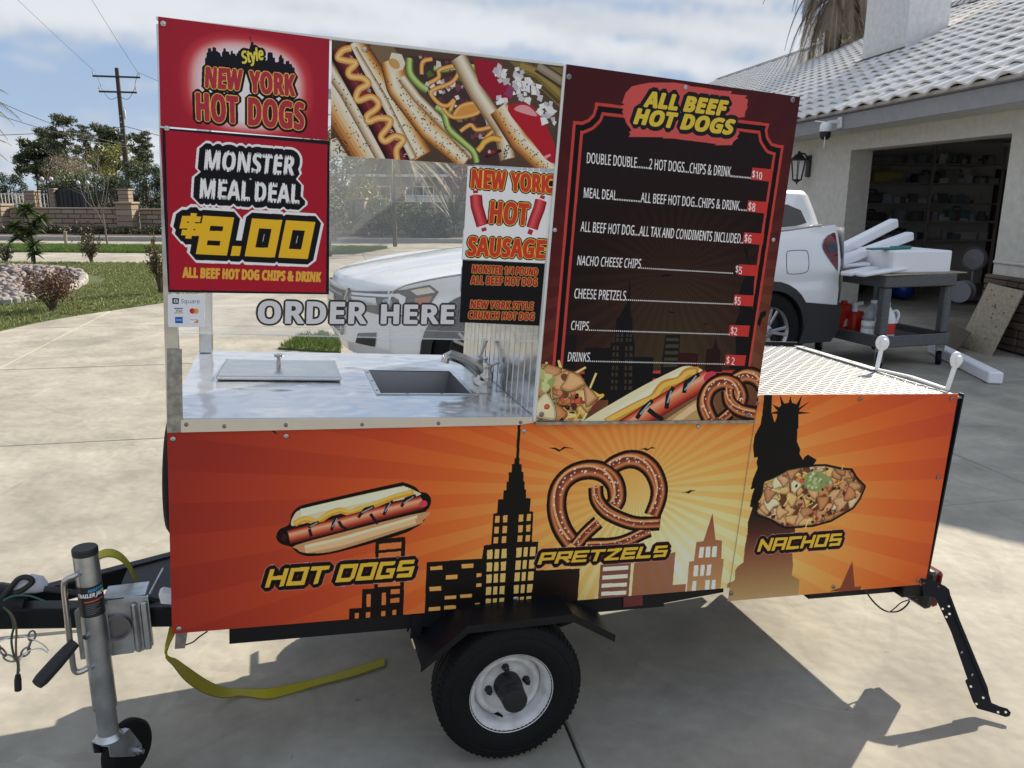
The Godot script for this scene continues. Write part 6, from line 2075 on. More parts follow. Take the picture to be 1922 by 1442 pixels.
func plain_tree(called: String, label: String, category: String, at: Vector3, h: float, w: float, kind: String, sd: int, group := "") -> Node3D:
	var r := RandomNumberGenerator.new()
	r.seed = sd
	var o := thing(called, label, category, at, Basis.IDENTITY, group)
	var t := mb()
	var c := mb()
	c.tinted = true
	var lean := Vector3(r.randf_range(-0.06, 0.06), 0, r.randf_range(-0.05, 0.05)) * h
	var trunk := [Vector3.ZERO, Vector3(lean.x * 0.3, h * 0.35, lean.z * 0.3), Vector3(lean.x * 0.8, h * 0.7, lean.z), Vector3(lean.x, h * 0.97, lean.z)]
	var base := 0.014 * h + 0.04
	match kind:
		"pine", "sparse_pine":
			t.tube(trunk, [base, base * 0.75, base * 0.45, base * 0.1], 9)
			var nb := 52 if kind == "pine" else 24
			for i in nb:
				var f := r.randf_range(0.40 if kind == "pine" else 0.5, 0.98)
				var a := r.randf() * TAU
				var reach := w * 0.5 * (1.15 - 0.72 * f) * r.randf_range(0.45, 1.15)
				var p0: Vector3 = trunk[1].lerp(trunk[3], clampf((f - 0.35) / 0.62, 0, 1)) if f > 0.35 else trunk[0].lerp(trunk[1], f / 0.35)
				var p1 := p0 + Vector3(cos(a) * reach, r.randf_range(0.02, 0.16) * h * 0.5, sin(a) * reach)
				t.tube([p0, p0.lerp(p1, 0.55) + Vector3(0, -0.02 * h, 0), p1], [base * 0.28, base * 0.18, base * 0.05], 5)
				for k in 3:
					var pc := p0.lerp(p1, [0.62, 0.85, 1.05][k]) + Vector3(r.randfn(), r.randfn() * 0.5, r.randfn()) * w * 0.05
					cloud(c, pc, Vector3(1, 0.6, 1) * w * r.randf_range(0.08, 0.14), 52, w * 0.026, Color(0.055, 0.075, 0.042).lerp(Color(0.095, 0.11, 0.055), r.randf()), r, 1.3)
		"bare":
			t.tube(trunk.slice(0, 3), [base * 0.8, base * 0.5, base * 0.3], 7)
			for i in 46:
				var p0: Vector3 = trunk[0].lerp(trunk[2], r.randf_range(0.25, 1.0))
				var a := r.randf() * TAU
				var p1 := p0 + Vector3(cos(a) * w * 0.28, h * r.randf_range(0.12, 0.32), sin(a) * w * 0.28) * r.randf_range(0.5, 1.1)
				t.tube([p0, p0.lerp(p1, 0.5) + Vector3(r.randfn(), 0.2, r.randfn()) * 0.12, p1], [base * 0.2, base * 0.12, base * 0.04], 4, false)
				for k in 7:
					var p2 := p1.lerp(p0, r.randf() * 0.6)
					var p3 := p2 + Vector3(r.randfn() * 0.4, r.randf_range(0.2, 0.9), r.randfn() * 0.4) * w * 0.22
					t.tube([p2, p3], [base * 0.055, base * 0.02], 3, false)
			cloud(c, Vector3(0, h * 0.55, 0), Vector3(w * 0.48, h * 0.42, w * 0.48), 3200, w * 0.014, Color(0.27, 0.22, 0.17), r, 1.6)
		_:
			t.tube(trunk.slice(0, 3), [base, base * 0.6, base * 0.3], 8)
			var col: Color = {"olive": Color(0.19, 0.185, 0.05), "dark": Color(0.034, 0.050, 0.024), "green": Color(0.060, 0.085, 0.028), "blossom": Color(0.075, 0.075, 0.045), "pink": Color(0.22, 0.12, 0.11)}[kind]
			for i in 40:
				var a := r.randf() * TAU
				var y := r.randf_range(0.18, 0.98)
				var rr := w * 0.5 * sqrt(maxf(0.05, 1.0 - pow((y - 0.5) / 0.56, 2))) * sqrt(r.randf())
				var pc := Vector3(cos(a) * rr, y * h, sin(a) * rr)
				if i % 3 == 0:
					t.tube([Vector3(0, h * 0.15, 0), Vector3(pc.x * 0.4, h * 0.15 + (pc.y - h * 0.15) * 0.6, pc.z * 0.4), pc], [base * 0.3, base * 0.2, base * 0.06], 5)
				cloud(c, pc, Vector3.ONE * w * r.randf_range(0.09, 0.18), 110, w * 0.018 + 0.018, col.lerp(col * 1.5, r.randf()), r, 1.2)
			if kind == "blossom":
				for i in 4:
					cloud(c, Vector3(r.randfn() * w * 0.2, h * r.randf_range(0.3, 0.9), r.randfn() * w * 0.2), Vector3.ONE * w * 0.3, 60, 0.03, Color(0.55, 0.5, 0.48), r)
	obj("trunk", t, M.pale_bark if kind == "bare" else M.bark, o)
	obj("crown", c, M.leaf, o)
	return o


func frond(m: MB, base: Vector3, dir: Vector3, l: float, droop: float, col: Color, r: RandomNumberGenerator, leaflet := 0.32) -> void:
	var pts := []
	var p := base
	var d := dir.normalized()
	var k := 14
	for i in k + 1:
		pts.append(p)
		p += d * l / k
		d = (d + Vector3.DOWN * droop / k).normalized()
	m.col = Color(col.r * 1.3, col.g * 1.2, col.b * 1.1)
	m.tube(pts, range(k + 1).map(func(i): return 0.022 * (1.0 - float(i) / (k + 1)) + 0.004), 4, false)
	for i in range(3, k + 1):
		var f: Vector3 = (pts[i] - pts[i - 1]).normalized()
		var s := f.cross(Vector3.UP).normalized()
		var ll := leaflet * sin(PI * clampf(float(i - 1) / k, 0.12, 0.93))
		for side in [-1.0, 1.0]:
			for e in 3:
				var b: Vector3 = pts[i - 1].lerp(pts[i], e / 3.0)
				var t: Vector3 = b + (s * side + f * 0.9 + Vector3.DOWN * r.randf_range(0.2, 0.7)).normalized() * ll * r.randf_range(0.8, 1.15)
				var g := r.randf_range(0.7, 1.25)
				m.col = Color(col.r * g, col.g * g, col.b * g)
				m.tri(b - f * 0.014, b + f * 0.014, t)


func palm(label: String, at: Vector3, h: float, l: float, n: int, green: Color, dead: int, sd: int, skirt := 0.0) -> Node3D:
	var r := RandomNumberGenerator.new()
	r.seed = sd
	var o := thing("palm_tree", label, "palm tree", at)
	var t := mb()
	var pts := []
	var rad := []
	for i in 40:
		pts.append(Vector3(0, h * i / 39.0, 0))
		rad.append((0.31 - 0.07 * i / 39.0) * (1.0 if i % 2 else 0.92) * (0.85 if h > 5.0 else 0.2))
	t.tube(pts, rad, 12)
	obj("trunk", t, M.bark, o)
	var c := mb()
	c.tinted = true
	for i in n:
		var a := i * 2.399 + r.randf() * 0.3
		var e := lerpf(1.1, -0.35, float(i) / n)
		frond(c, Vector3(0, h, 0), Vector3(cos(a) * cos(e), sin(e), sin(a) * cos(e)), l * r.randf_range(0.85, 1.1), 1.7, green.lerp(Color(0.20, 0.16, 0.06), clampf(float(i) / n - 0.55, 0, 0.5) * r.randf() * 2.0), r, l * 0.17)
	obj("crown", c, M.leaf, o)
	if dead:
		var d := mb()
		d.tinted = true
		for i in dead:
			var a := r.randf() * TAU
			var y := h - r.randf() * skirt
			var out := r.randf_range(0.25, 0.75)
			frond(d, Vector3(cos(a) * 0.15, y, sin(a) * 0.15), Vector3(cos(a) * out, -0.25, sin(a) * out), l * r.randf_range(0.5, 0.9), 2.6, Color(0.24, 0.19, 0.14) * r.randf_range(0.7, 1.2), r, l * 0.14)
		obj("dead_fronds", d, M.leaf, o)
	return o


func shrub(label: String, at: Vector3, h: float, w: float, cols: Array, sd: int, called := "garden_shrub", leafs := 700, size := 0.026, low := 0.3) -> Node3D:
	var r := RandomNumberGenerator.new()
	r.seed = sd
	var o := thing(called, label, "shrub", at)
	var t := mb()
	var c := mb()
	c.tinted = true
	var tips := []
	for i in 16:
		var a := r.randf() * TAU
		var tip := Vector3(cos(a) * w * 0.45 * sqrt(r.randf()), h * r.randf_range(low + 0.2, 0.95), sin(a) * w * 0.45 * sqrt(r.randf()))
		t.tube([Vector3(r.randfn(), 0, r.randfn()) * 0.015, Vector3(tip.x * 0.35, tip.y * 0.45, tip.z * 0.35), tip], [0.012, 0.008, 0.003], 5)
		tips.append(tip)
	for i in leafs:
		var tp: Vector3 = tips[r.randi() % tips.size()]
		var pc := Vector3(tp.x * 0.35, tp.y * 0.45, tp.z * 0.35).lerp(tp, r.randf_range(0.15, 1.1)) + Vector3(r.randfn(), r.randfn(), r.randfn()) * w * 0.07
		if pc.y < h * low * 0.7:
			continue
		var k: Color = cols[r.randi() % cols.size()]
		var f := r.randf_range(0.7, 1.3)
		c.col = Color(k.r * f, k.g * f, k.b * f)
		leaf(c, pc, size * r.randf_range(0.7, 1.3), r, 1.25)
	obj("stems", t, M.bark, o)
	obj("foliage", c, M.leaf, o)
	return o


func spiky(label: String, at: Vector3, h: float, n: int, col: Color, sd: int) -> void:
	var r := RandomNumberGenerator.new()
	r.seed = sd
	var o := thing("spiky_plant", label, "plant", at)
	var c := mb()
	c.tinted = true
	for i in n:
		var a := r.randf() * TAU
		var e := r.randf_range(-0.1, 1.35)
		var d := Vector3(cos(a) * cos(e), sin(e), sin(a) * cos(e))
		var s := d.cross(Vector3.UP).normalized() * 0.022
		var f := r.randf_range(0.7, 1.3)
		c.col = Color(col.r * f, col.g * f, col.b * f)
		var b := Vector3(0, h * 0.35, 0)
		c.quad(b - s, b + s, b + d * h * 0.6 + s * 0.6, b + d * h * 0.6 - s * 0.6)
		c.tri(b + d * h * 0.6 - s * 0.6, b + d * h * 0.6 + s * 0.6, b + d * h * r.randf_range(0.85, 1.05) + Vector3.DOWN * 0.05)
	obj("leaves", c, M.leaf, o)
	obj("stem", mb().tube([Vector3.ZERO, Vector3(0, h * 0.38, 0)], [0.09, 0.07], 8), M.bark, o)


# ---------------------------------------------------------------- walls, gate, trees, poles
func block_wall(label: String, x0: float, x1: float, y0: float, y1: float, z: float, courses: int, tilt := 0.0) -> void:
	var o := thing("block_wall", label, "wall", Vector3(x0, y0, z))
	obj("mortar_core", mb().span(Vector3(0.01, 0, -0.15), Vector3(x1 - x0 - 0.01, y1 - y0 - 0.05, -0.012)), M.mortar, o)
	var h := (y1 - y0 - 0.06) / courses
	var mesh := mb().box(Vector3(0.432, h - 0.034, 0.19), Transform3D.IDENTITY, 0.006).done()
	var half := mb().box(Vector3(0.202, h - 0.034, 0.19), Transform3D.IDENTITY, 0.006).done()
	for j in courses:
		var x := 0.0 if j % 2 == 0 else -0.23
		while x < x1 - x0 - 0.1:
			var m: Material = M["block_%s" % "abcd"[rng.randi() % 4]]
			var dz := rng.randf_range(-0.008, 0.008) - 0.085
			if x < 0.0 or x + 0.46 > x1 - x0:
				var c := 0.115 if x < 0.0 else x + 0.115
				obj("block", half, m, o, T(c, h * (j + 0.5), dz))
			else:
				obj("block", mesh, m, o, T(x + 0.23, h * (j + 0.5), dz))
			x += 0.46
	obj("cap", mb().span(Vector3(0.0, y1 - y0 - 0.058, -0.21), Vector3(x1 - x0, y1 - y0, 0.04), 0.012), M.block_c, o)


func pillar(label: String, x: float, y0: float, h: float, z: float, w := 0.55) -> void:
	var o := thing("block_pillar", label, "pillar", Vector3(x, y0, z))
	obj("mortar_core", mb().span(Vector3(-w * 0.46, 0, -w * 0.46), Vector3(w * 0.46, h - 0.06, w * 0.46)), M.mortar, o)
	var n := int(h / 0.19)
	var ch := (h - 0.07) / n
	var mesh := mb().box(Vector3(w, ch - 0.018, w), Transform3D.IDENTITY, 0.008).done()
	for j in n:
		obj("block", mesh, M["block_%s" % "abcd"[rng.randi() % 4]], o, T(rng.randf_range(-0.005, 0.005), ch * (j + 0.5), 0))
	obj("cap", mb().box(Vector3(w + 0.1, 0.07, w + 0.1), T(0, h - 0.034, 0), 0.015), M.block_c, o)


func street_lamp(label: String, at: Vector3, h: float) -> void:
	var o := thing("street_lamp", label, "street lamp", at, Basis.IDENTITY, "double globe lamps by the gate")
	obj("post", mb().lathe([Vector2(0.09, 0), Vector2(0.09, 0.15), Vector2(0.05, 0.3), Vector2(0.035, h - 0.3), Vector2(0.02, h)], Transform3D.IDENTITY, 10), M.iron, o)
	for s in [-1, 1]:
		obj("arm", mb().tube([Vector3(0, h - 0.35, 0), Vector3(0.12 * s, h - 0.4, 0), Vector3(0.2 * s, h - 0.25, 0)], 0.018, 6), M.iron, o)
		obj("globe", mb().ball(Vector3(0.085, 0.11, 0.085), T(0.2 * s, h - 0.12, 0), 12, 8), M.plug_grey, o)


func build_background() -> void:
	# front wall along the far side of the street
	block_wall("tan block garden wall left of the corner pillar, under the arched gate", -18.1, -14.12, 0.13, 1.02, -29.6, 5)
	block_wall("tan block garden wall between the corner pillar and the food cart", -13.5, -5.95, 0.13, 1.0, -29.7, 5)
	block_wall("tan block garden wall seen through the clear screen, white lattice on top", -5.2, 1.4, 0.13, 1.30, -29.7, 6)
	pillar("tan block pillar at the far left end of the garden wall", -18.5, 0.13, 1.0, -29.5, 0.7)
	pillar("tan block pillar rising at the middle of the garden wall", -13.83, 0.13, 1.10, -29.5, 0.56)
	pillar("tan block pillar in the garden wall seen through the clear screen", -5.55, 0.13, 1.28, -29.5, 0.56)
	# low planting at the foot of the wall
	var r := RandomNumberGenerator.new()
	r.seed = 31
	var c := mb()
	c.tinted = true
	for i in 60:
		cloud(c, Vector3(r.randf_range(-18.0, -12.4), 0.18 + r.randf() * 0.12, r.randf_range(-29.2, -28.4)), Vector3(0.3, 0.16, 0.2), 60, 0.045, Color(0.05, 0.035, 0.025).lerp(Color(0.04, 0.05, 0.02), r.randf()), r)
	tag(obj("ground_cover", c, M.leaf), "dark low ground cover along the foot of the garden wall", "ground cover", "", "stuff")
	# gate across the road behind the wall
	pillar("tan gate pillar left of the arched iron gate, behind the garden wall", -23.3, 0.12, 1.52, -40, 0.5)
	pillar("slim tan gate pillar close beside the arched gate", -22.3, 0.12, 1.62, -40, 0.3)
	pillar("tan gate pillar at the right end of the iron railing", -18.77, 0.12, 1.62, -40, 0.5)
	var gt := thing("iron_gate", "black arched double iron gate with solid panels behind the garden wall", "gate", Vector3(-21.4, 0.15, -40))
	for s in [-1.0, 1.0]:
		obj("gate_panel", mb().prism(PackedVector2Array([Vector2(0.02 * s, 0.05), Vector2(0.8 * s, 0.05), Vector2(0.8 * s, 1.35), Vector2(0.5 * s, 1.58), Vector2(0.02 * s, 1.68)]), -0.01, 0.01), M.gate_sheet, gt)
		var fr := [Vector3(0.02 * s, 0, 0.02), Vector3(0.82 * s, 0, 0.02), Vector3(0.82 * s, 1.36, 0.02), Vector3(0.5 * s, 1.60, 0.02), Vector3(0.02 * s, 1.72, 0.02), Vector3(0.02 * s, 0, 0.02)]
		obj("gate_frame", mb().tube(fr, 0.035, 5), M.iron, gt)
		obj("gate_rail", mb().bar(Vector3(0.02 * s, 0.65, 0.03), Vector3(0.82 * s, 0.65, 0.03), 0.03, 0.05), M.plug_grey, gt)
		for i in 3:
			obj("gate_bar", mb().bar(Vector3((0.2 + i * 0.2) * s, 0.05, 0.03), Vector3((0.2 + i * 0.2) * s, 1.5, 0.03), 0.02, 0.02, Vector3.BACK), M.iron, gt)
	for e in [["black iron railing left of the arched gate, behind the garden wall", -23.0, 0.6, 4], ["black iron railing right of the arched gate with tan posts behind it", -20.5, 1.5, 10]]:
		var f := thing("iron_railing", e[0], "railing", Vector3(e[1], 0.15, -40))
		for y in [0.25, 1.42]:
			obj("rail", mb().bar(Vector3(0, y, 0), Vector3(e[2], y, 0), 0.03, 0.04), M.iron, f)
		for i in e[3]:
			var x: float = e[2] * i / (e[3] - 1.0)
			obj("picket", mb().tube([Vector3(x, 0.05, 0.02), Vector3(x, 1.55 + 0.06 * sin(i), 0.02)], 0.026, 5), M.iron, f)
	var wf := thing("white_fence", "white metal fence far off at the left edge", "fence", Vector3(-29.5, 0.15, -47))
	for y in [0.15, 0.75, 1.3]:
		obj("rail", mb().bar(Vector3(0, y, 0), Vector3(4.4, y, 0), 0.03, 0.05), M.white_paint, wf)
	for i in 23:
		obj("picket", mb().bar(Vector3(i * 0.2, 0, 0.02), Vector3(i * 0.2, 1.35, 0.02), 0.03 if i % 6 else 0.08, 0.02, Vector3.BACK), M.white_paint, wf)
	street_lamp("black double globe lamp left of the arched gate", Vector3(-20.25, 0.12, -36), 2.1)
	street_lamp("black double globe lamp right of the arched gate, half hidden by branches", Vector3(-18.8, 0.12, -36.2), 1.95)
	# distant trees, left
	for t in [["dense dark pine at the left end of the distant tree row", "pine tree", Vector3(-52.432, 6.693, -90), 84, "pine", 1], ["dark pine just right of the leftmost pine, taller and thinner", "pine tree", Vector3(-52.094, 8.048, -92), 60, "pine", 2], ["tallest pine of the distant tree row with broad open crown", "pine tree", Vector3(-47.685, 8.894, -88), 80, "pine", 3], ["thin leaning pine with bare trunk right of the tallest pine", "pine tree", Vector3(-47.139, 8.42, -90), 40, "sparse_pine", 4], ["spindly pine behind the bare trees, second to the left of the utility pole", "pine tree", Vector3(-47.611, 7.981, -93), 40, "sparse_pine", 5], ["dark conifer directly behind the yellowish tree", "pine tree", Vector3(-47.052, 8.434, -96), 92, "pine", 6], ["dark pine right of the utility pole with open layered branches", "pine tree", Vector3(-38.715, 7.214, -86), 56, "pine", 8]]:
		var top: Vector3 = t[2]
		plain_tree("pine_tree", t[0], t[1], Vector3(top.x * 0.985, 0.1, top.z), top.y, t[3] * -top.z / 1512.0, t[4], t[5], "")
	for t in [["yellowish green rounded tree left of the utility pole", Vector3(-34.074, 5.459, -70), 92, "olive", 11], ["bare grey brown tree in front of the pines, nearer the arched gate", Vector3(-39.331, 4.973, -72), 84, "bare", 12], ["bare grey brown tree between the thin pines and the yellowish tree", Vector3(-38.952, 4.76, -74), 66, "bare", 13]]:
		var top: Vector3 = t[1]
		plain_tree("broad_tree" if t[3] == "olive" else "bare_tree", t[0], "tree", Vector3(top.x * 0.99, 0.1, top.z), top.y, t[2] * -top.z / 1512.0, t[3], t[4])
	for t in [["large dark bush beside the base of the utility pole", Vector3(-22.425, 3.121, -50), 84, "dark", 14], ["dark bush further right, touching the edge of the food cart", Vector3(-22.097, 2.774, -52), 80, "dark", 15], ["dark bush at the far left behind the white fence", Vector3(-36.521, 2.71, -60), 62, "dark", 16], ["low dark bush behind the iron railing", Vector3(-27.244, 2.5, -56), 76, "dark", 17], ["grey green bush behind the arched gate", Vector3(-30.905, 2.77, -58), 110, "green", 18]]:
		var top: Vector3 = t[1]
		plain_tree("bush", t[0], "bush", Vector3(top.x, 0.1, top.z), top.y, t[2] * -top.z / 1512.0, t[3], t[4])
	palm("palm at the left picture edge with drooping pale fronds, nearer and taller", Vector3(-16.3, 0.1, -24), 4.0, 2.3, 26, Color(0.10, 0.10, 0.05), 0, 3)
	palm("palm at the left picture edge with short trunk behind the garden wall", Vector3(-22.6, 0.1, -34), 3.1, 2.0, 26, Color(0.10, 0.10, 0.045), 0, 5)
	# utility pole and its wires
	var pb := Vector3(-30.2, 0.1, -65)
	var up := thing("utility_pole", "brown wooden utility pole with two crossarms and a transformer", "utility pole", pb)
	obj("pole", mb().tube([Vector3.ZERO, Vector3(0, 5, 0), Vector3(0, 10.7, 0)], [0.22, 0.19, 0.14], 12), M.wood_pole, up)
	for a in [[10.05, 1.68], [8.95, 1.35]]:
		obj("crossarm", mb().box(Vector3(a[1] * 2, 0.13, 0.11), T(0, a[0], 0.16, 0, 12), 0.01), M.wood_pole, up)
		for s in [-1, 1]:
			obj("insulator", mb().lathe([Vector2(0.02, 0), Vector2(0.02, 0.12), Vector2(0.06, 0.14), Vector2(0.06, 0.2), Vector2(0.035, 0.24), Vector2(0.05, 0.3), Vector2(0, 0.33)], T(s * (a[1] - 0.08), a[0] + 0.06, 0.16 - s * a[1] * 0.2), 10), M.plug_grey, up)
	obj("transformer", mb().lathe([Vector2(0, 0), Vector2(0.09, 0.0), Vector2(0.09, 0.6), Vector2(0.04, 0.66), Vector2(0.04, 0.85)], T(0.29, 7.0, 0.05), 14), M.plug_grey, up)
	for s in [-1, 1]:
		obj("jumper_wire", mb().tube(smooth3([Vector3(s * 1.6, 10.3, 0.1), Vector3(s * 1.35, 9.6, 0.1), Vector3(s * 1.25, 9.2, 0.1), Vector3(s * 0.7, 8.45, 0.1), Vector3(s * 0.1, 8.6, 0.1)]), 0.018, 4), M.iron, up)
	for i in 5:
		obj("climbing_tag", mb().box(Vector3(0.12, 0.08, 0.02), T(0, 7.2 - i * 0.45, 0.19)), M.plug_grey, up)
	for w in [["thin power line running left from high on the utility pole", pb + Vector3(0, 6.4, 0), Vector3(-62, 6.4, -60), 0.9, 0.022], ["power line falling to the right of the utility pole behind the sign", pb + Vector3(0.1, 6.5, 0), Vector3(-11, 2.9, -58), 0.3, 0.022], ["upper of two service lines slanting down from the left edge to the trees", Vector3(-30.302, 6.714, -50), Vector3(-29.525, 5.132, -64), 0.3, 0.020], ["lower of two service lines slanting down from the left edge to the trees", Vector3(-30.406, 5.965, -50), Vector3(-29.541, 4.976, -64), 0.2, 0.020], ["faint line from the left end of the top crossarm up out of view", pb + Vector3(-1.6, 10.4, 0.1), Vector3(-33, 21, -40), 0.4, 0.013], ["faint line from the right end of the top crossarm up out of view", pb + Vector3(1.6, 10.4, 0.1), Vector3(-25, 21, -40), 0.4, 0.013], ["faint line from the top crossarm falling behind the sign", pb + Vector3(1.6, 10.4, 0.1), Vector3(-14, 5.2, -90), 0.5, 0.016]]:
		var pts := []
		for i in 15:
			var f := i / 14.0
			pts.append(w[1].lerp(w[2], f) + Vector3.DOWN * w[3] * 4.0 * f * (1.0 - f))
		var o := obj("power_line", mb().tube(pts, w[4], 4), M.iron)
		tag(o, w[0], "wire")
	# plants in the lawn
	var green := [Color(0.06, 0.10, 0.03), Color(0.09, 0.14, 0.04)]
	var lq := thing("loquat_tree", "young broad leaved tree with long dark leaves and yellow green shoots on the lawn", "tree", Vector3(-10.281, 0, -17.43))
	var rr := RandomNumberGenerator.new()
	rr.seed = 9
	var c2 := mb()
	c2.tinted = true
	var st := mb().tube([Vector3.ZERO, Vector3(0.02, 0.5, 0), Vector3(-0.03, 1.1, 0)], [0.035, 0.028, 0.012], 6)
	for b in [[Vector3(0.02, 0.5, 0), Vector3(-0.25, 0.85, 0.1)], [Vector3(0, 0.7, 0), Vector3(0.28, 1.0, 0)], [Vector3(-0.03, 1.0, 0), Vector3(0.02, 1.22, 0.05)], [Vector3(0, 0.6, 0), Vector3(-0.3, 0.6, 0)], [Vector3(0, 0.9, 0), Vector3(-0.16, 1.12, -0.1)], [Vector3(0, 0.2, 0), Vector3(0.02, 0.28, 0)], [Vector3(0, 0.4, 0), Vector3(0.06, 0.46, 0)], [Vector3(0, 0.6, 0), Vector3(-0.05, 0.72, 0)], [Vector3(0, 0.8, 0), Vector3(0.1, 0.86, 0)]]:
		st.tube([b[0], b[1]], 0.012, 5)
		for i in 46:
			var a := rr.randf() * TAU
			var d := Vector3(cos(a), rr.randf_range(-0.8, 0.8), sin(a)).normalized()
			var l := rr.randf_range(0.17, 0.30)
			var s := d.cross(Vector3.UP).normalized() * 0.035
			var f := rr.randf_range(0.6, 1.3)
			c2.col = Color(0.06 * f, 0.095 * f, 0.028 * f)
			var q: Vector3 = b[1]
			c2.quad(q, q + d * l * 0.5 + s, q + d * l + Vector3.DOWN * 0.03, q + d * l * 0.5 - s)
		for i in 5:
			c2.col = Color(0.22, 0.24, 0.05)
			var d := Vector3(rr.randfn() * 0.4, 1, rr.randfn() * 0.4).normalized()
			c2.quad(b[1], b[1] + d * 0.08 + Vector3(0.02, 0, 0), b[1] + d * 0.15, b[1] + d * 0.08 - Vector3(0.02, 0, 0))
	obj("trunk", st, M.bark, lq)
	obj("foliage", c2, M.leaf, lq)
	var red := [Color(0.11, 0.035, 0.025), Color(0.14, 0.06, 0.03), Color(0.08, 0.06, 0.03), Color(0.17, 0.10, 0.07)]
	shrub("low spreading bush with red brown leaves beside the rock bed edging", Vector3(-6.061, 0, -10.537), 0.60, 0.84, red, 1, "garden_shrub", 1700, 0.022, 0.35)
	shrub("round green brown bush at the far side of the lawn", Vector3(-9.447, 0, -18.2), 0.72, 0.62, [Color(0.07, 0.07, 0.03), Color(0.10, 0.07, 0.035), Color(0.05, 0.06, 0.02)], 2, "garden_shrub", 700, 0.028, 0.2)
	shrub("tall narrow bush of russet and green leaves next to the cart's left post", Vector3(-5.469, 0, -12.508), 0.95, 0.36, [Color(0.10, 0.06, 0.025), Color(0.07, 0.07, 0.025), Color(0.12, 0.09, 0.035)], 3, "garden_shrub", 650, 0.024, 0.35)
	shrub("small dark twiggy plant at the left picture edge by the rock bed", Vector3(-11.271, 0, -18.056), 0.42, 0.5, [Color(0.04, 0.035, 0.025), Color(0.05, 0.05, 0.03)], 4, "garden_shrub", 420, 0.025, 0.1)
	shrub("thin dark reddish shrub in front of the wall beside the bare sapling", Vector3(-11.656, 0, -22.334), 0.85, 0.5, [Color(0.07, 0.03, 0.025), Color(0.05, 0.04, 0.02)], 6, "garden_shrub", 320, 0.03, 0.35)
	var sp := thing("bare_sapling", "bare pale branched sapling standing in the grass strip", "tree", Vector3(-11.801, 0, -23.732))
	var sm := mb()
	sm.tube([Vector3.ZERO, Vector3(-0.02, 0.6, 0), Vector3(-0.05, 1.0, 0)], [0.03, 0.024, 0.018], 7)
	for b in [[Vector3(-0.03, 0.6, 0), Vector3(-0.3, 1.3, 0), Vector3(-0.5, 2.4, 0)], [Vector3(-0.05, 1.0, 0), Vector3(-0.12, 1.6, 0.1), Vector3(0.02, 2.6, 0)], [Vector3(-0.05, 0.9, 0), Vector3(0.1, 1.4, 0), Vector3(0.28, 1.9, 0.1)], [Vector3(-0.2, 1.0, 0), Vector3(-0.5, 1.35, 0), Vector3(-0.62, 1.7, 0)], [Vector3(-0.06, 1.2, 0), Vector3(0.05, 1.9, -0.1), Vector3(-0.18, 2.5, -0.1)]]:
		sm.tube(smooth3(b, 3), 0.010, 5)
		for i in 5:
			var q: Vector3 = b[1].lerp(b[2], rr.randf())
			sm.tube([q, q + Vector3(rr.randfn() * 0.2, rr.randf_range(0.1, 0.35), rr.randfn() * 0.1)], 0.004, 4)
	obj("branches", sm, M.bark_grey, sp)
	tag(obj("cut_stump", mb().tube([Vector3.ZERO, Vector3(0, 0.3, 0), Vector3(0.02, 0.42, 0)], [0.05, 0.045, 0.05], 8), M.pale_bark, self, Transform3D(Basis.IDENTITY, Vector3(-13.34, 0, -24.341))), "short pale cut stump in the grass strip", "stump")
	# seen through the clear screen
	palm("drooping yellow green palm seen through the clear screen", Vector3(-3.35, 0.1, -23.2), 2.55, 2.4, 44, Color(0.17, 0.15, 0.06), 0, 14, 0.0)
	plain_tree("broad_tree", "olive green tree at the left of the clear screen, behind the palm", "tree", Vector3(-6.6, 0.1, -31.5), 3.6, 3.4, "olive", 21)
	plain_tree("blossom_tree", "shrubby tree flecked with pale blossom beside the price sign's edge", "tree", Vector3(-4.65, 0.0, -20.6), 2.3, 1.1, "blossom", 22)
	plain_tree("bush", "green bush in front of the wall, left of two seen through the screen", "bush", Vector3(-4.45, 0.1, -27.8), 1.25, 1.3, "green", 23)
	plain_tree("bush", "lighter green bush in front of the wall, right of two seen through the screen", "bush", Vector3(-3.35, 0.1, -27.6), 1.1, 1.3, "green", 24)
	plain_tree("bush", "low dark bush at the foot of the lattice topped wall", "bush", Vector3(-2.6, 0.1, -27.9), 0.7, 1.4, "dark", 27)
	plain_tree("blossom_tree", "pinkish leaved tree behind the lattice near the sausage sticker", "tree", Vector3(-2.3, 0.1, -36), 2.7, 1.8, "pink", 25)
	spiky("dark spiky plant beside the pillar seen through the screen", Vector3(-5.6, 0.1, -28.3), 1.15, 130, Color(0.025, 0.04, 0.02), 26)
	spiky("grey green spiky plant by the lattice topped wall", Vector3(-2.05, 0.1, -28.4), 1.45, 150, Color(0.07, 0.085, 0.05), 28)
	for i in 2:
		pillar(["tan block pillar behind the palm, left of two under the far house", "tan block pillar behind the palm, right of two under the far house"][i], [-5.6, -4.5][i], 0.12, 1.7, -33, 0.42)
	var la := thing("white_lattice", "white diamond lattice panel standing on top of the block wall", "lattice", Vector3(-3.95, 1.30, -29.7))
	for i in 24:
		for s in [-1, 1]:
			var x := -0.15 + i * 0.1
			var a := Vector3(x, 0.0, 0.01 * s)
			var b := Vector3(x + 0.21 * s, 0.21, 0.01 * s)
			if b.x > -0.01 and b.x < 2.0 and a.x >= 0.0 and a.x < 1.95:
				obj("slat", mb().bar(a, b, 0.03, 0.008, Vector3(0, 0, 1)), M.white_paint, la)
	obj("rail", mb().span(Vector3(0, 0.2, -0.03), Vector3(1.9, 0.235, 0.03)).span(Vector3(0, 0.0, -0.03), Vector3(1.9, 0.03, 0.03)), M.white_paint, la)
	var nh := thing("neighbour_house", "grey brown low house behind the palm, seen through the clear screen", "house", Vector3(-9.0, 0.12, -46))
	obj("wall", mb().span(Vector3(0, 0, -8), Vector3(8.5, 2.5, 0)), M.far_wall, nh)
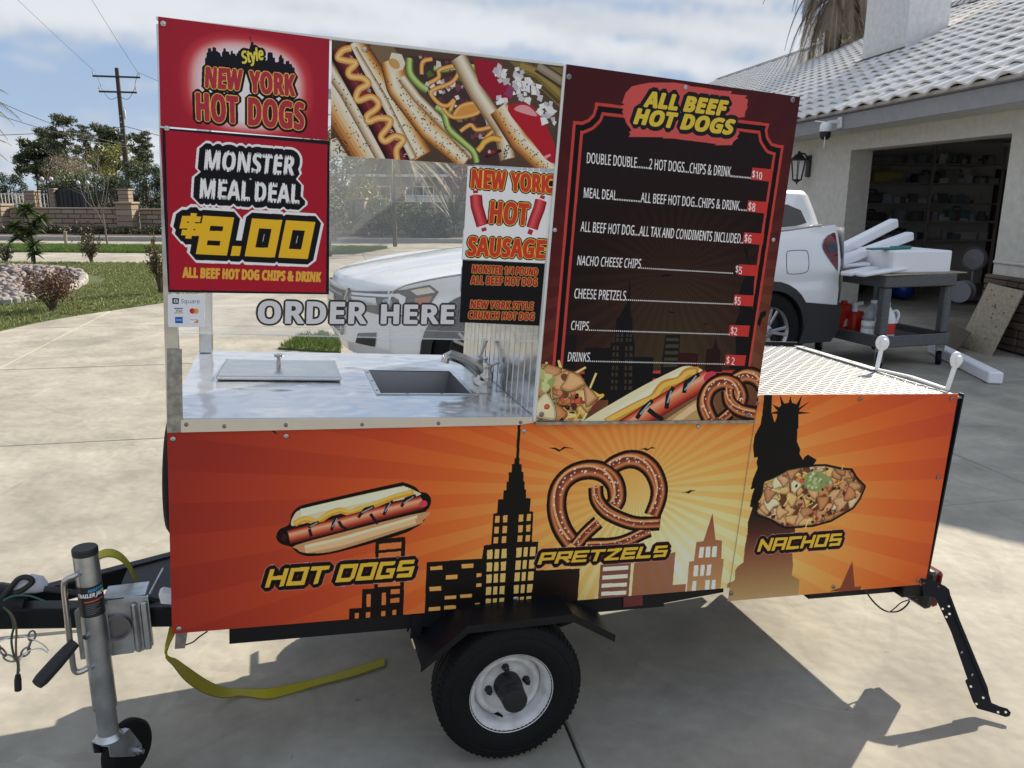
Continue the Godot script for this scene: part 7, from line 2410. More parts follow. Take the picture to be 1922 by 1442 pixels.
	var nr := obj("roof", mb().prism(PackedVector2Array([Vector2(-0.6, 2.5), Vector2(9.1, 2.5), Vector2(7.0, 3.5), Vector2(1.6, 3.5)]), -8.3, 0.6), M.far_roof, nh)
	obj("fascia", mb().span(Vector3(-0.62, 2.38, 0.601), Vector3(9.12, 2.52, 0.64)), M.white_paint, nr)
	for x in [1.0, 3.4, 5.9]:
		var w := obj("window", mb().span(Vector3(x, 0.9, 0.002), Vector3(x + 1.2, 1.9, 0.03)), M.white_paint, nh)
		for k in 2:
			obj("pane", mb().span(Vector3(x + 0.06 + k * 0.56, 0.96, 0.031), Vector3(x + 0.58 + k * 0.56, 1.84, 0.036)), M.car_glass, w)
	var pk := thing("parked_pickup", "dusty blue pickup with pale cab roof parked beyond the wall", "pickup truck", Vector3(-6.95, 0.12, -33.6))
	obj("body", mb().prism(smooth_curve(PackedVector2Array([Vector2(-2.2, 0.5), Vector2(-2.2, 1.0), Vector2(-2.0, 1.08), Vector2(-0.9, 1.12), Vector2(-0.5, 1.72), Vector2(0.7, 1.75), Vector2(0.85, 1.15), Vector2(2.4, 1.12), Vector2(2.45, 0.5)]), 1, true), -0.9, 0.9), M.dusty_blue, pk)
	obj("window", mb().prism(PackedVector2Array([Vector2(-0.75, 1.15), Vector2(-0.42, 1.64), Vector2(0.6, 1.66), Vector2(0.7, 1.17)]), -0.905, 0.905), M.car_glass, pk)
	for x in [-1.5, 1.5]:
		obj("wheel", mb().lathe([Vector2(0, -0.95), Vector2(0.36, -0.95), Vector2(0.36, 0.95), Vector2(0, 0.95)], T(x, 0.38, 0, 90), 20), M.rubber, pk)
	# behind the house
	palm("tall palm behind the tiled roof with a skirt of dry hanging fronds", Vector3(8.859, 0.791, -24), 7.9, 2.6, 30, Color(0.09, 0.10, 0.04), 130, 8, 2.0)


# ---------------------------------------------------------------- white SUV
func grid(m: MB, f: Callable, nu: int, nv: int, keep = null, flip := false) -> void:  # a smooth surface over the unit square
	var e := 0.004
	var P := []
	var N := []
	for i in nu + 1:
		var rp := []
		var rn := []
		for j in nv + 1:
			var u := float(i) / nu
			var v := float(j) / nv
			var a: Vector3 = f.call(u, v)
			var du: Vector3 = f.call(minf(u + e, 1.0), v) - f.call(maxf(u - e, 0.0), v)
			var dv: Vector3 = f.call(u, minf(v + e, 1.0)) - f.call(u, maxf(v - e, 0.0))
			var nn := du.cross(dv).normalized()
			rp.append(a)
			rn.append(-nn if flip else nn)
		P.append(rp)
		N.append(rn)
	for i in nu:
		for j in nv:
			var c: Vector3 = (P[i][j] + P[i + 1][j + 1]) * 0.5
			if keep != null and not keep.call(c):
				continue
			if flip:
				m.tris(P[i][j], P[i + 1][j + 1], P[i + 1][j], N[i][j], N[i + 1][j + 1], N[i + 1][j])
				m.tris(P[i][j], P[i][j + 1], P[i + 1][j + 1], N[i][j], N[i][j + 1], N[i + 1][j + 1])
			else:
				m.tris(P[i][j], P[i + 1][j], P[i + 1][j + 1], N[i][j], N[i + 1][j], N[i + 1][j + 1])
				m.tris(P[i][j], P[i + 1][j + 1], P[i][j + 1], N[i][j], N[i + 1][j + 1], N[i][j + 1])


func side_z(x: float, y: float) -> float:  # half width of the lower body
	var w := 0.915
	if x > 1.3:
		w -= 0.05 * pow((x - 1.3) / 0.72, 2.0)
	if x < -1.4:
		w -= 0.06 * pow((-1.4 - x) / 0.8, 2.0)
	var t := (y - 0.66)
	return w - 0.10 * t * t - 0.5 * pow(maxf(0.0, y - 0.90), 2.0) - 0.018 * exp(-pow((y - 0.80) / 0.05, 2.0)) * 0.6 - 0.03 * pow(maxf(0.0, 0.42 - y) / 0.2, 2.0)


func belt(x: float) -> float:
	return lerpf(1.02, 1.29, clampf((1.0 - x) / 3.1, 0, 1))


func front_x(z: float, y: float) -> float:
	var k := absf(z) / 0.87
	return 2.30 - 0.26 * pow(k, 2.6) - 0.55 * pow(maxf(0.0, y - 0.70), 2.0) * 4.0 * 0.5 - 0.45 * maxf(0.0, 0.42 - y)


func hood_p(z: float, v: float) -> Vector3:
	var k := absf(z) / 0.87
	var x := lerpf(front_x(z, 0.88), 1.0, v)
	var y := lerpf(0.88, 1.10, pow(v, 0.62)) - 0.10 * pow(k, 2.4) * lerpf(0.35, 1.0, v) + 0.022 * exp(-pow((absf(z) - 0.50 - 0.08 * v) / 0.045, 2.0)) * sin(PI * clampf(v * 1.05, 0, 1))
	return Vector3(x, y, z)


func cabin_p(a: float, t: float) -> Vector3:  # a round the ring, t from belt to roof
	var y := lerpf(0.98, 1.56, minf(t, 0.86) / 0.86) + 0.055 * sqrt(maxf(0.0, 1.0 - pow(1.0 - maxf(0.0, t - 0.86) / 0.14, 2.0)))
	var s := clampf((y - 0.98) / 0.64, 0.0, 1.0)
	var shrink := 1.0 - pow(maxf(0.0, t - 0.86) / 0.14, 2.2)
	var xf := lerpf(1.12, 0.22, pow(s, 0.9))
	var xr := lerpf(-2.16, -1.99, pow(s, 1.6))
	var hz := lerpf(0.86, 0.63, pow(s, 1.15))
	var cx := (xf + xr) * 0.5
	var hx := (xf - xr) * 0.5
	var c := cos(a)
	var d := sin(a)
	return Vector3(cx + hx * signf(c) * pow(absf(c), 0.28) * (shrink if t > 0.86 else 1.0), y, hz * signf(d) * pow(absf(d), 0.28) * (shrink if t > 0.86 else 1.0))


func patch(m: MB, poly: PackedVector2Array, f: Callable) -> void:  # a flat outline laid on a curved surface
	var lo := poly[0]
	var hi := poly[0]
	for a in poly:
		lo = lo.min(a)
		hi = hi.max(a)
	var n := 14
	for i in n:
		for j in n:
			var c0 := lo + (hi - lo) * Vector2(float(i) / n, float(j) / n)
			var c1 := lo + (hi - lo) * Vector2(float(i + 1) / n, float(j + 1) / n)
			for q in Geometry2D.intersect_polygons(poly, PackedVector2Array([c0, Vector2(c1.x, c0.y), c1, Vector2(c0.x, c1.y)])):
				var ix := Geometry2D.triangulate_polygon(q)
				for k in range(0, ix.size(), 3):
					m.tri(f.call(q[ix[k]]), f.call(q[ix[k + 1]]), f.call(q[ix[k + 2]]))


func build_suv() -> void:
	var th := 0.37
	var X := Vector3(-cos(th), 0, sin(th))
	var Z := Vector3(-sin(th), 0, -cos(th))
	var car := thing("white_suv", "white compact SUV parked nose left behind the food cart", "car", Vector3(0.68, 0, -7.42), Basis(X, Vector3.UP, Z))
	var arch := func(p: Vector3) -> bool:
		for x in [-1.36, 1.36]:
			if Vector2(p.x - x, p.y - 0.36).length() < 0.425 and absf(p.z) > 0.5:
				return false
		return true
	var b := mb()
	for s in [-1.0, 1.0]:
		grid(b, func(u, v):
			var x := lerpf(-2.14, front_x(0.87, 0.6), u)
			var top := belt(x)
			if x > 1.0:
				top = hood_p(0.87, clampf((x - front_x(0.87, 0.88)) / (1.0 - front_x(0.87, 0.88)), 0, 1)).y
			var y := lerpf(0.30, top, v)
			return Vector3(x, y, s * side_z(x, y)), 110, 30, arch, s < 0)
		grid(b, func(u, v):  # shoulder rolled in under the glass
			var x := lerpf(-2.14, 1.0, u)
			return Vector3(x, belt(x) - 0.03 * v, s * lerpf(side_z(x, belt(x)), 0.60, v)), 40, 3, null, s < 0)
	grid(b, func(u, v):
		var z := lerpf(-0.87, 0.87, u)
		var y := lerpf(0.32, 0.88, v)
		return Vector3(front_x(z, y), y - (0.035 * pow(absf(z) / 0.87, 2.4) * v), z), 40, 20, null, true)
	grid(b, func(u, v): return hood_p(lerpf(-0.87, 0.87, u), v), 56, 26, null, true)
	grid(b, func(u, v):  # tail
		var z := lerpf(-0.86, 0.86, u)
		var y := lerpf(0.45, 1.27, v)
		return Vector3(-2.14 - (0.14 * (1.0 - pow(absf(z) / 0.86, 4.0)) + 0.05 * sin(PI * v)) * (1.0 - 0.5 * v), y, z), 30, 12)
	var body := obj("body", b, M.car_paint, car)
	var c := mb()
	grid(c, func(u, v): return cabin_p(TAU * u, v), 96, 26, null, true)
	obj("cabin", c, M.car_paint, car)
	# dark floor, arches and lower cladding
	obj("underbody", mb().span(Vector3(-2.1, 0.24, -0.80), Vector3(2.0, 0.5, 0.80)), M.car_trim, car)
	for s in [-1.0, 1.0]:
		for x in [-1.36, 1.36]:
			var a := mb()
			for i in 22:
				var a0 := PI * (-0.18 + 1.36 * i / 22.0)
				var a1 := PI * (-0.18 + 1.36 * (i + 1) / 22.0)
				var f := func(ang: float, r: float, o: float) -> Vector3:
					var px: float = x + cos(ang) * r
					var py: float = 0.36 + sin(ang) * r
					return Vector3(px, py, s * (side_z(clampf(px, -2.14, 2.04), py) + o))
				a.quad(f.call(a0, 0.375, 0.012), f.call(a0, 0.455, 0.012), f.call(a1, 0.455, 0.012), f.call(a1, 0.375, 0.012))
				a.quad(f.call(a0, 0.375, 0.012), f.call(a1, 0.375, 0.012), f.call(a1, 0.375, -0.25), f.call(a0, 0.375, -0.25))
				a.quad(f.call(a0, 0.455, 0.012), f.call(a0, 0.455, -0.01), f.call(a1, 0.455, -0.01), f.call(a1, 0.455, 0.012))
			obj("wheel_arch", a, M.car_trim, car)
		obj("sill_cladding", mb().span(Vector3(-0.98, 0.22, minf(s * 0.85, s * 0.915)), Vector3(0.98, 0.40, maxf(s * 0.85, s * 0.915)), 0.02), M.car_trim, car)
		obj("bumper_cladding", mb().prism(PackedVector2Array([Vector2(-2.06, 0.24), Vector2(-2.14, 0.34), Vector2(-2.15, 0.57), Vector2(-1.70, 0.62), Vector2(-1.77, 0.48), Vector2(-1.70, 0.24)]), minf(s * 0.70, s * 0.912), maxf(s * 0.70, s * 0.912)), M.car_trim, car)
		obj("door_mirror", mb().ball(Vector3(0.10, 0.075, 0.12), T(0.72, 1.10, s * 0.99), 14, 8), M.car_paint, car)
		var sg := mb()
		patch(sg, PackedVector2Array([Vector2(0.75, 1.10), Vector2(0.22, 1.48), Vector2(-1.62, 1.47), Vector2(-1.76, 1.42), Vector2(-1.80, 1.31), Vector2(-1.7, 1.29)]), func(q: Vector2) -> Vector3:
			var sx := clampf((q.y - 0.98) / 0.64, 0, 1)
			return Vector3(q.x, q.y, s * (lerpf(0.86, 0.63, pow(sx, 1.15)) + 0.006)))
		obj("side_glass", sg, M.car_glass, car)
		obj("window_trim", mb().tube([Vector3(0.9, belt(0.9) + 0.012, s * side_z(0.9, belt(0.9))), Vector3(-0.6, belt(-0.6) + 0.012, s * side_z(-0.6, belt(-0.6))), Vector3(-1.95, belt(-1.95) + 0.012, s * side_z(-1.95, belt(-1.95)))], 0.012, 6), M.chrome, car)
		# lamps
		var tl := mb()
		patch(tl, smooth_curve(PackedVector2Array([Vector2(-1.92, 1.12), Vector2(-2.0, 1.20), Vector2(-2.15, 1.22), Vector2(-2.20, 1.10), Vector2(-2.18, 0.88), Vector2(-2.10, 0.89), Vector2(-1.95, 1.04)]), 2, true), func(q: Vector2) -> Vector3: return Vector3(q.x, q.y, s * (side_z(maxf(q.x, -2.14), q.y) + 0.010 - maxf(0.0, -2.10 - q.x) * 0.8)))
		var to := obj("tail_lamp", tl, M.red_lens, car)
		var t2 := mb()
		patch(t2, PackedVector2Array([Vector2(-1.95, 1.12), Vector2(-2.16, 1.14), Vector2(-2.18, 1.06), Vector2(-1.98, 1.05)]), func(q: Vector2) -> Vector3: return Vector3(q.x, q.y, s * (side_z(maxf(q.x, -2.14), q.y) + 0.013 - maxf(0.0, -2.10 - q.x) * 0.8)))
		obj("lens_band", t2, M.dark_lens, to)
		var hx := func(q: Vector2, o: float) -> Vector3:  # q.x runs along the corner: negative on the nose, positive down the side
			if q.x < 0.0:
				var z := 0.87 + q.x
				return Vector3(front_x(z, q.y) + o, q.y, s * (z + o * 0.5))
			var x := front_x(0.87, q.y) - q.x
			return Vector3(x + o * 0.3, q.y, s * (side_z(x, q.y) + o))
		var hl := mb()
		patch(hl, PackedVector2Array([Vector2(-0.46, 0.815), Vector2(-0.2, 0.83), Vector2(0.10, 0.855), Vector2(0.27, 0.885), Vector2(0.36, 0.83), Vector2(0.30, 0.72), Vector2(0.20, 0.66), Vector2(0.02, 0.66), Vector2(-0.25, 0.685), Vector2(-0.42, 0.72)]), func(q): return hx.call(q, 0.008))
		var ho := obj("headlamp", hl, M.dark_lens, car)
		for d in [[PackedVector2Array([Vector2(-0.38, 0.775), Vector2(-0.10, 0.79), Vector2(-0.08, 0.735), Vector2(-0.33, 0.725)]), "lamp_silver", "reflector"], [PackedVector2Array([Vector2(-0.38, 0.805), Vector2(0.06, 0.828), Vector2(0.12, 0.80), Vector2(0.12, 0.67), Vector2(0.085, 0.67), Vector2(0.075, 0.78), Vector2(0.03, 0.805), Vector2(-0.37, 0.79)]), "white_plastic", "light_bar"], [PackedVector2Array([Vector2(0.14, 0.85), Vector2(0.27, 0.872), Vector2(0.33, 0.83), Vector2(0.20, 0.81)]), "lamp_silver", "side_marker"], [PackedVector2Array([Vector2(0.19, 0.79), Vector2(0.32, 0.805), Vector2(0.28, 0.72), Vector2(0.20, 0.675)]), "amber_lens", "indicator"]]:
			var pm := mb()
			patch(pm, d[0], func(q): return hx.call(q, 0.013))
			obj(d[2], pm, M[d[1]], ho)
		var lens := hx.call(Vector2(-0.02, 0.755), -0.01) as Vector3
		obj("projector", mb().ball(Vector3.ONE * 0.04, Transform3D(Basis.IDENTITY, lens), 14, 8), M.clear_jug, ho)
		var vent := mb()
		patch(vent, PackedVector2Array([Vector2(-0.30, 0.50), Vector2(-0.10, 0.53), Vector2(-0.12, 0.42), Vector2(-0.34, 0.42)]), func(q): return hx.call(q, 0.006))
		obj("fog_recess", vent, M.car_trim, car)
	# grille
	var gr := mb()
	var gq := PackedVector2Array([Vector2(-0.44, 0.82), Vector2(0.44, 0.82), Vector2(0.34, 0.62), Vector2(0.30, 0.46), Vector2(-0.30, 0.46), Vector2(-0.34, 0.62)])
	patch(gr, gq, func(q: Vector2) -> Vector3: return Vector3(front_x(q.x, q.y) + 0.006, q.y, q.x))
	var go := obj("grille", gr, M.car_trim, car)
	var fr := []
	for i in 6:
		for k in 6:
			var q := gq[i].lerp(gq[(i + 1) % 6], k / 6.0)
			fr.append(Vector3(front_x(q.x, q.y) + 0.012, q.y, q.x))
	fr.append(fr[0])
	obj("grille_frame", mb().tube(fr, 0.014, 8, false), M.chrome, go)
	for k in 5:
		var row := []
		for i in 13:
			var z := lerpf(-0.34, 0.34, i / 12.0) * (1.0 - k * 0.05)
			var y := 0.77 - k * 0.062
			row.append(Vector3(front_x(z, y) + 0.009, y, z))
		obj("grille_bar", mb().tube(row, 0.010, 6), M.steel_dark, go)
	obj("badge", mb().box(Vector3(0.015, 0.07, 0.24), T(front_x(0, 0.72) + 0.018, 0.72, 0), 0.006), M.chrome, go)
	obj("skid_plate", mb().span(Vector3(2.02, 0.30, -0.34), Vector3(2.24, 0.42, 0.34), 0.03), M.lamp_silver, car)
	obj("lower_grille", mb().span(Vector3(1.9, 0.26, -0.7), Vector3(2.12, 0.34, 0.7), 0.03), M.car_trim, car)
	# windscreen, wipers and rear glass
	var ws := mb()
	patch(ws, PackedVector2Array([Vector2(-0.74, 0.12), Vector2(0.74, 0.12), Vector2(0.60, 0.80), Vector2(-0.60, 0.80)]), func(q: Vector2) -> Vector3:
		var y := lerpf(0.98, 1.60, q.y / 0.86)
		var s := clampf((y - 0.98) / 0.64, 0, 1)
		return Vector3(lerpf(1.12, 0.22, pow(s, 0.9)) + 0.02 - 0.10 * pow(absf(q.x) / 0.74, 4.0), y + 0.006, q.x))
	obj("windscreen", ws, M.car_glass, car)
	for s in [-0.5, 0.1]:
		obj("wiper", mb().tube([Vector3(1.02, 1.10, s), Vector3(0.86, 1.19, s + 0.42)], 0.008, 5), M.car_trim, car)
	# fuel flap seam, roof rails
	var ff := []
	for q in smooth_curve(PackedVector2Array([Vector2(-1.50, 1.05), Vector2(-1.50, 0.905), Vector2(-1.545, 0.875), Vector2(-1.70, 0.88), Vector2(-1.745, 0.92), Vector2(-1.74, 1.05), Vector2(-1.70, 1.075), Vector2(-1.545, 1.075)]), 4, true):
		ff.append(Vector3(q.x, q.y, -side_z(q.x, q.y) - 0.001))
	ff.append(ff[0])
	obj("fuel_flap_seam", mb().tube(ff, 0.0028, 5, false), M.seam, car)
	var fs := []
	for i in 12:
		var v := i / 11.0
		var q := hood_p(-0.87, v)
		fs.append(Vector3(q.x, q.y - 0.006, -side_z(q.x, q.y) - 0.0005))
	obj("hood_seam", mb().tube(fs, 0.0032, 5, false), M.seam, car)
	for s in [-1.0, 1.0]:
		obj("roof_rail", mb().tube(smooth3([Vector3(-1.5, 1.58, s * 0.56), Vector3(-1.4, 1.625, s * 0.57), Vector3(-0.1, 1.635, s * 0.57), Vector3(0.05, 1.58, s * 0.56)]), 0.016, 8), M.chrome, car)
	# wheels with five twin spokes
	for x in [-1.36, 1.36]:
		for s in [-1.0, 1.0]:
			var w := node("wheel", car, Transform3D(Basis.from_euler(Vector3(0, 0 if s > 0 else PI, 0)), Vector3(x, 0.36, s * 0.79)))
			var lay := T(0, 0, 0, 90)
			obj("tyre", mb().lathe([Vector2(0.225, -0.10), Vector2(0.30, -0.112), Vector2(0.345, -0.10), Vector2(0.36, -0.07), Vector2(0.362, 0.0), Vector2(0.36, 0.07), Vector2(0.345, 0.10), Vector2(0.30, 0.112), Vector2(0.225, 0.10)], lay, 48), M.rubber, w)
			var rm := mb().lathe([Vector2(0.20, -0.08), Vector2(0.20, 0.05), Vector2(0.212, 0.09), Vector2(0.228, 0.102), Vector2(0.232, 0.095)], lay, 40)
			obj("rim", rm, M.alloy, w)
			obj("brake_disc", mb().lathe([Vector2(0.15, 0.0), Vector2(0.15, 0.01), Vector2(0, 0.01)], lay, 30), M.steel_dark, w)
			var sp := mb()
			for i in 5:
				for k in [-0.16, 0.16]:
					var a: float = TAU * i / 5 + k
					sp.bar(Vector3(cos(a - k * 0.5) * 0.05, sin(a - k * 0.5) * 0.05, 0.075), Vector3(cos(a) * 0.212, sin(a) * 0.212, 0.085), 0.030, 0.03, Vector3(0, 0, 1), 0.006)
			sp.lathe([Vector2(0.065, 0.06), Vector2(0.06, 0.092), Vector2(0.032, 0.096), Vector2(0.03, 0.09), Vector2(0, 0.092)], lay, 20)
			obj("spoke", sp, M.alloy, w)
			for i in 5:
				var a := TAU * i / 5 + 0.6
				obj("lug_nut", mb().lathe([Vector2(0.009, 0.085), Vector2(0.009, 0.1), Vector2(0, 0.1)], Transform3D(lay.basis, Vector3(cos(a) * 0.048, sin(a) * 0.048, 0)), 6), M.steel_dark, w)


# ---------------------------------------------------------------- work cart and what lies about
func jug(called: String, label: String, at: Vector3, turn: float, m: Material, h: float, cap: Material, extra := "") -> Node3D:
	var o := thing(called, label, "jug", at, Basis.from_euler(Vector3(0, turn, 0)))
	var k := h / 0.30
	obj("bottle", mb().lathe([Vector2(0, 0), Vector2(0.072, 0.0), Vector2(0.078, 0.01), Vector2(0.078, 0.16), Vector2(0.066, 0.21), Vector2(0.03, 0.262), Vector2(0.022, 0.275), Vector2(0.022, 0.285)], Transform3D(Basis.from_scale(Vector3(k, k, k)), Vector3.ZERO), 24, 0.2), m, o)
	obj("cap", mb().lathe([Vector2(0.025, 0.278), Vector2(0.025, 0.302), Vector2(0, 0.304)], Transform3D(Basis.from_scale(Vector3(k, k, k)), Vector3.ZERO), 16), cap, o)
	obj("handle", mb().tube(smooth3([Vector3(0.045, 0.23, 0) * k, Vector3(0.075, 0.24, 0) * k, Vector3(0.092, 0.20, 0) * k, Vector3(0.078, 0.14, 0) * k]), 0.011 * k, 8), m, o)
	if extra != "":
		obj("label", mb().lathe([Vector2(0.0785, 0.05), Vector2(0.0785, 0.14)], Transform3D(Basis.from_scale(Vector3(k, k, k)), Vector3.ZERO), 24), M[extra], o)
	return o


func build_workshop() -> void:
	var e1 := Vector3(0.95, 0, -0.31).normalized()
	var e2 := Vector3(-0.31, 0, -0.95).normalized()
	var at := Vector3(3.32, 0, -7.18)
	var basis := Basis(e1, Vector3.UP * 1.075, -e2)
	var wc := thing("utility_cart", "grey two shelf utility cart on castors loaded with white foam", "cart", at, basis)
	var L := 0.78
	var D := 0.92
	var m: Material = M.cart_grey
	for y in [[0.70, 0.80, "top_tray"], [0.19, 0.29, "lower_tray"]]:
		var t := mb()
		var h := 0.02 if y[2] == "lower_tray" else 0.075
		t.span(Vector3(0, y[0] + h, -D), Vector3(L, y[0] + h + 0.025, 0))
		t.span(Vector3(-0.015, y[0], -0.012), Vector3(L + 0.015, y[1], 0.012), 0.008)
		t.span(Vector3(-0.015, y[0], -D - 0.012), Vector3(L + 0.015, y[1], -D + 0.012), 0.008)
		t.span(Vector3(-0.012, y[0], -D + 0.0125), Vector3(0.012, y[1], -0.0125), 0.008)
		t.span(Vector3(L - 0.012, y[0], -D + 0.0125), Vector3(L + 0.012, y[1], -0.0125), 0.008)
		obj(y[2], t, m, wc)
	for x in [0.0, L - 0.085]:
		for z in [0.0, -D + 0.085]:
			var t := mb()
			t.span(Vector3(x, 0.291, z - 0.085), Vector3(x + 0.085, 0.699, z), 0.014)
			obj("leg", t, m, wc)
			var c := node("caster", wc, T(x + 0.05, 0.0, z - 0.04, 0, 35))
			obj("caster_wheel", mb().lathe([Vector2(0, -0.022), Vector2(0.055, -0.022), Vector2(0.0625, -0.014), Vector2(0.0625, 0.014), Vector2(0.055, 0.022), Vector2(0, 0.022)], T(0.02, 0.0625, 0, 90), 24), M.rubber, c)
			obj("caster_fork", mb().span(Vector3(-0.02, 0.06, -0.032), Vector3(0.035, 0.15, -0.026)).span(Vector3(-0.02, 0.06, 0.026), Vector3(0.035, 0.15, 0.032)).span(Vector3(-0.03, 0.15, -0.035), Vector3(0.04, 0.19, 0.035)), M.steel_dull, c)
	var W := func(x: float, y: float, z: float) -> Vector3: return at + basis * Vector3(x, y, z)
	# on top
	var cb := thing("cardboard_sheet", "brown cardboard sheet lying under the white foam block on the work cart", "cardboard", W.call(0.42, 0.801, -0.42), basis.rotated(Vector3.UP, 0.05))
	obj("sheet", mb().box(Vector3(0.98, 0.008, 0.86), T(0, 0.004, 0), 0.002), M.plywood, cb)
	obj("torn_flap", mb().box(Vector3(0.18, 0.006, 0.25), T(-0.55, 0.004, 0.2, 0, 8, 5), 0.002), M.plywood, cb)
	var f := thing("foam_block", "large white foam block with ridged end lying on the work cart", "foam block", W.call(0.45, 0.811, -0.36), basis.rotated(Vector3.UP, -0.10))
	obj("block", mb().box(Vector3(0.60, 0.185, 0.66), T(0, 0.0925, 0), 0.012), M.foam, f)
	for i in 9:
		obj("ridge", mb().box(Vector3(0.007, 0.177, 0.052), T(0.303, 0.0915, 0.285 - i * 0.071), 0.003), M.foam, f)
	for s in [["long white foam strip rising to the right, upper of two on the work cart", Vector3(-0.46, 0.84, -0.50), Vector3(0.78, 1.20, -0.82), 0.12], ["long white foam strip under the raised one, its end pointing right", Vector3(-0.46, 0.83, -0.36), Vector3(0.80, 1.09, -0.62), 0.11]]:
		var a: Vector3 = W.call(s[1].x, s[1].y, s[1].z)
		var b: Vector3 = W.call(s[2].x, s[2].y, s[2].z)
		var o := obj("foam_strip", mb().bar(Vector3.ZERO, b - a, 0.10, s[3] * 0.75, Vector3.UP, 0.012), M.foam, self, Transform3D(Basis.IDENTITY, a))
		tag(o, s[0], "foam strip", "white foam strips")
	for s in [["thin white foam offcut lying left of the foam block on the work cart", W.call(-0.10, 0.805, -0.22), Vector3(0.42, 0.035, 0.12), 0.25], ["flat white foam sheet with a raised corner between the strips and block", W.call(-0.02, 0.842, -0.46), Vector3(0.30, 0.03, 0.22), -0.3], ["clear plastic wrap lying along the near edge of the work cart", W.call(0.0, 0.815, -0.06), Vector3(0.55, 0.03, 0.10), 0.12]]:
		tag(obj("foam_offcut", mb().box(s[2], T(0, s[2].y * 0.5, 0, 0, 0, 4), 0.010), M.foam, self, Transform3D(basis.rotated(Vector3.UP, s[3]), s[1])), s[0], "foam")
	var tt := thing("teal_tool", "flat teal plastic tool lying on the foam block", "tool", W.call(0.20, 0.998, -0.22), basis.rotated(Vector3.UP, 0.18))
	obj("handle", mb().box(Vector3(0.24, 0.028, 0.07), T(0.15, 0.014, 0), 0.010), M.teal, tt)
	obj("blade", mb().box(Vector3(0.30, 0.014, 0.09), T(-0.12, 0.010, 0.0), 0.005), M.teal, tt)
	# on the lower shelf
	var y := 0.236
	var rj := thing("red_jug", "red plastic oil jug with white print on the cart's lower shelf", "jug", W.call(0.10, y, -0.62), basis.rotated(Vector3.UP, 0.3))
	obj("bottle", mb().prism(smooth_curve(PackedVector2Array([Vector2(-0.10, 0), Vector2(0.10, 0), Vector2(0.105, 0.16), Vector2(0.08, 0.22), Vector2(0.045, 0.235), Vector2(0.03, 0.26), Vector2(-0.03, 0.26), Vector2(-0.06, 0.22), Vector2(-0.10, 0.17)]), 3, true), -0.06, 0.06), M.red_plastic, rj)
	obj("cap", mb().lathe([Vector2(0.03, 0.258), Vector2(0.03, 0.285), Vector2(0, 0.287)], T(0, 0, 0), 16), M.red_plastic, rj)
	obj("print", mb().prism(PackedVector2Array([Vector2(-0.075, 0.06), Vector2(0.07, 0.06), Vector2(0.055, 0.10), Vector2(0.03, 0.13), Vector2(0.0, 0.115), Vector2(-0.03, 0.135), Vector2(-0.06, 0.11)]), 0.061, 0.062), M.white_vinyl, rj)
	var rb := thing("spray_bottle", "red bottle with pale spray head beside the oil jug on the lower shelf", "bottle", W.call(0.16, y, -0.50), basis)
	obj("bottle", mb().box(Vector3(0.14, 0.20, 0.10), T(0, 0.10, 0), 0.02), M.red_plastic, rb)
	obj("spray_head", mb().lathe([Vector2(0.028, 0.2), Vector2(0.025, 0.235), Vector2(0.018, 0.26), Vector2(0, 0.262)], T(-0.03, 0, 0), 14).bar(Vector3(-0.06, 0.265, 0), Vector3(0.05, 0.275, 0), 0.03, 0.03), M.white_plastic, rb)
	jug("water_jug", "clear plastic water jug with blue label on the lower shelf", W.call(0.20, y, -0.34), 0.4, M.clear_jug, 0.34, M.white_plastic, "dusty_blue")
	jug("white_jug", "white plastic jug with red label behind the cart's near leg", W.call(0.16, y, -0.16) + e1 * 0.03, -0.5, M.white_plastic, 0.34, M.white_plastic, "red_plastic")
	var cn := thing("paint_can", "small white can with grey print on the lower shelf before the water jug", "can", W.call(0.07, y, -0.24), basis)
	obj("can_body", mb().lathe([Vector2(0, 0), Vector2(0.062, 0), Vector2(0.062, 0.15), Vector2(0.058, 0.155), Vector2(0, 0.15)], Transform3D.IDENTITY, 24), M.white_paint, cn)
	obj("print", mb().lathe([Vector2(0.0625, 0.09), Vector2(0.0625, 0.115)], Transform3D.IDENTITY, 24), M.plug_grey, cn)
	# on the ground
	var fg: Vector3 = Vector3(4.293, 0, -8.074)
	var ge: Vector3 = Vector3(4.088, 0, -6.641)
	var gs := obj("foam_strip", mb().bar(Vector3(0, 0.055, 0), ge - fg + Vector3(0, 0.055, 0), 0.12, 0.10, Vector3.UP, 0.010), M.foam, self, Transform3D(Basis.IDENTITY, fg))
	tag(gs, "white foam strip lying on the concrete beside the work cart", "foam strip", "white foam strips")
	var hb := house.transform.basis
	var pw := thing("plywood_sheet", "pale plywood board with knots leaning on the stone pier", "plywood", house.transform * Vector3(0.12, 0.015, 0.34), hb * Basis.from_euler(Vector3(deg_to_rad(-19), 0, deg_to_rad(-3))))
	obj("board", mb().span(Vector3(-0.05, 0, -0.018), Vector3(0.48, 0.70, 0), 0.002), M.plywood, pw)
	for i in 14:
		obj("knot", mb().lathe([Vector2(0.010, 0), Vector2(0.009, 0.001), Vector2(0, 0.001)], T(rng.randf_range(0.0, 0.43), rng.randf_range(0.1, 0.66), 0.0, 90), 8), M.bark, pw)
	var sb := thing("chipboard_offcut", "small grey brown board leaning in front of the plywood", "board", house.transform * Vector3(0.02, 0.015, 0.50), hb * Basis.from_euler(Vector3(deg_to_rad(-30), deg_to_rad(-10), deg_to_rad(-4))))
	obj("board", mb().span(Vector3(-0.14, 0, -0.014), Vector3(0.36, 0.25, 0), 0.002), M.chipboard, sb)


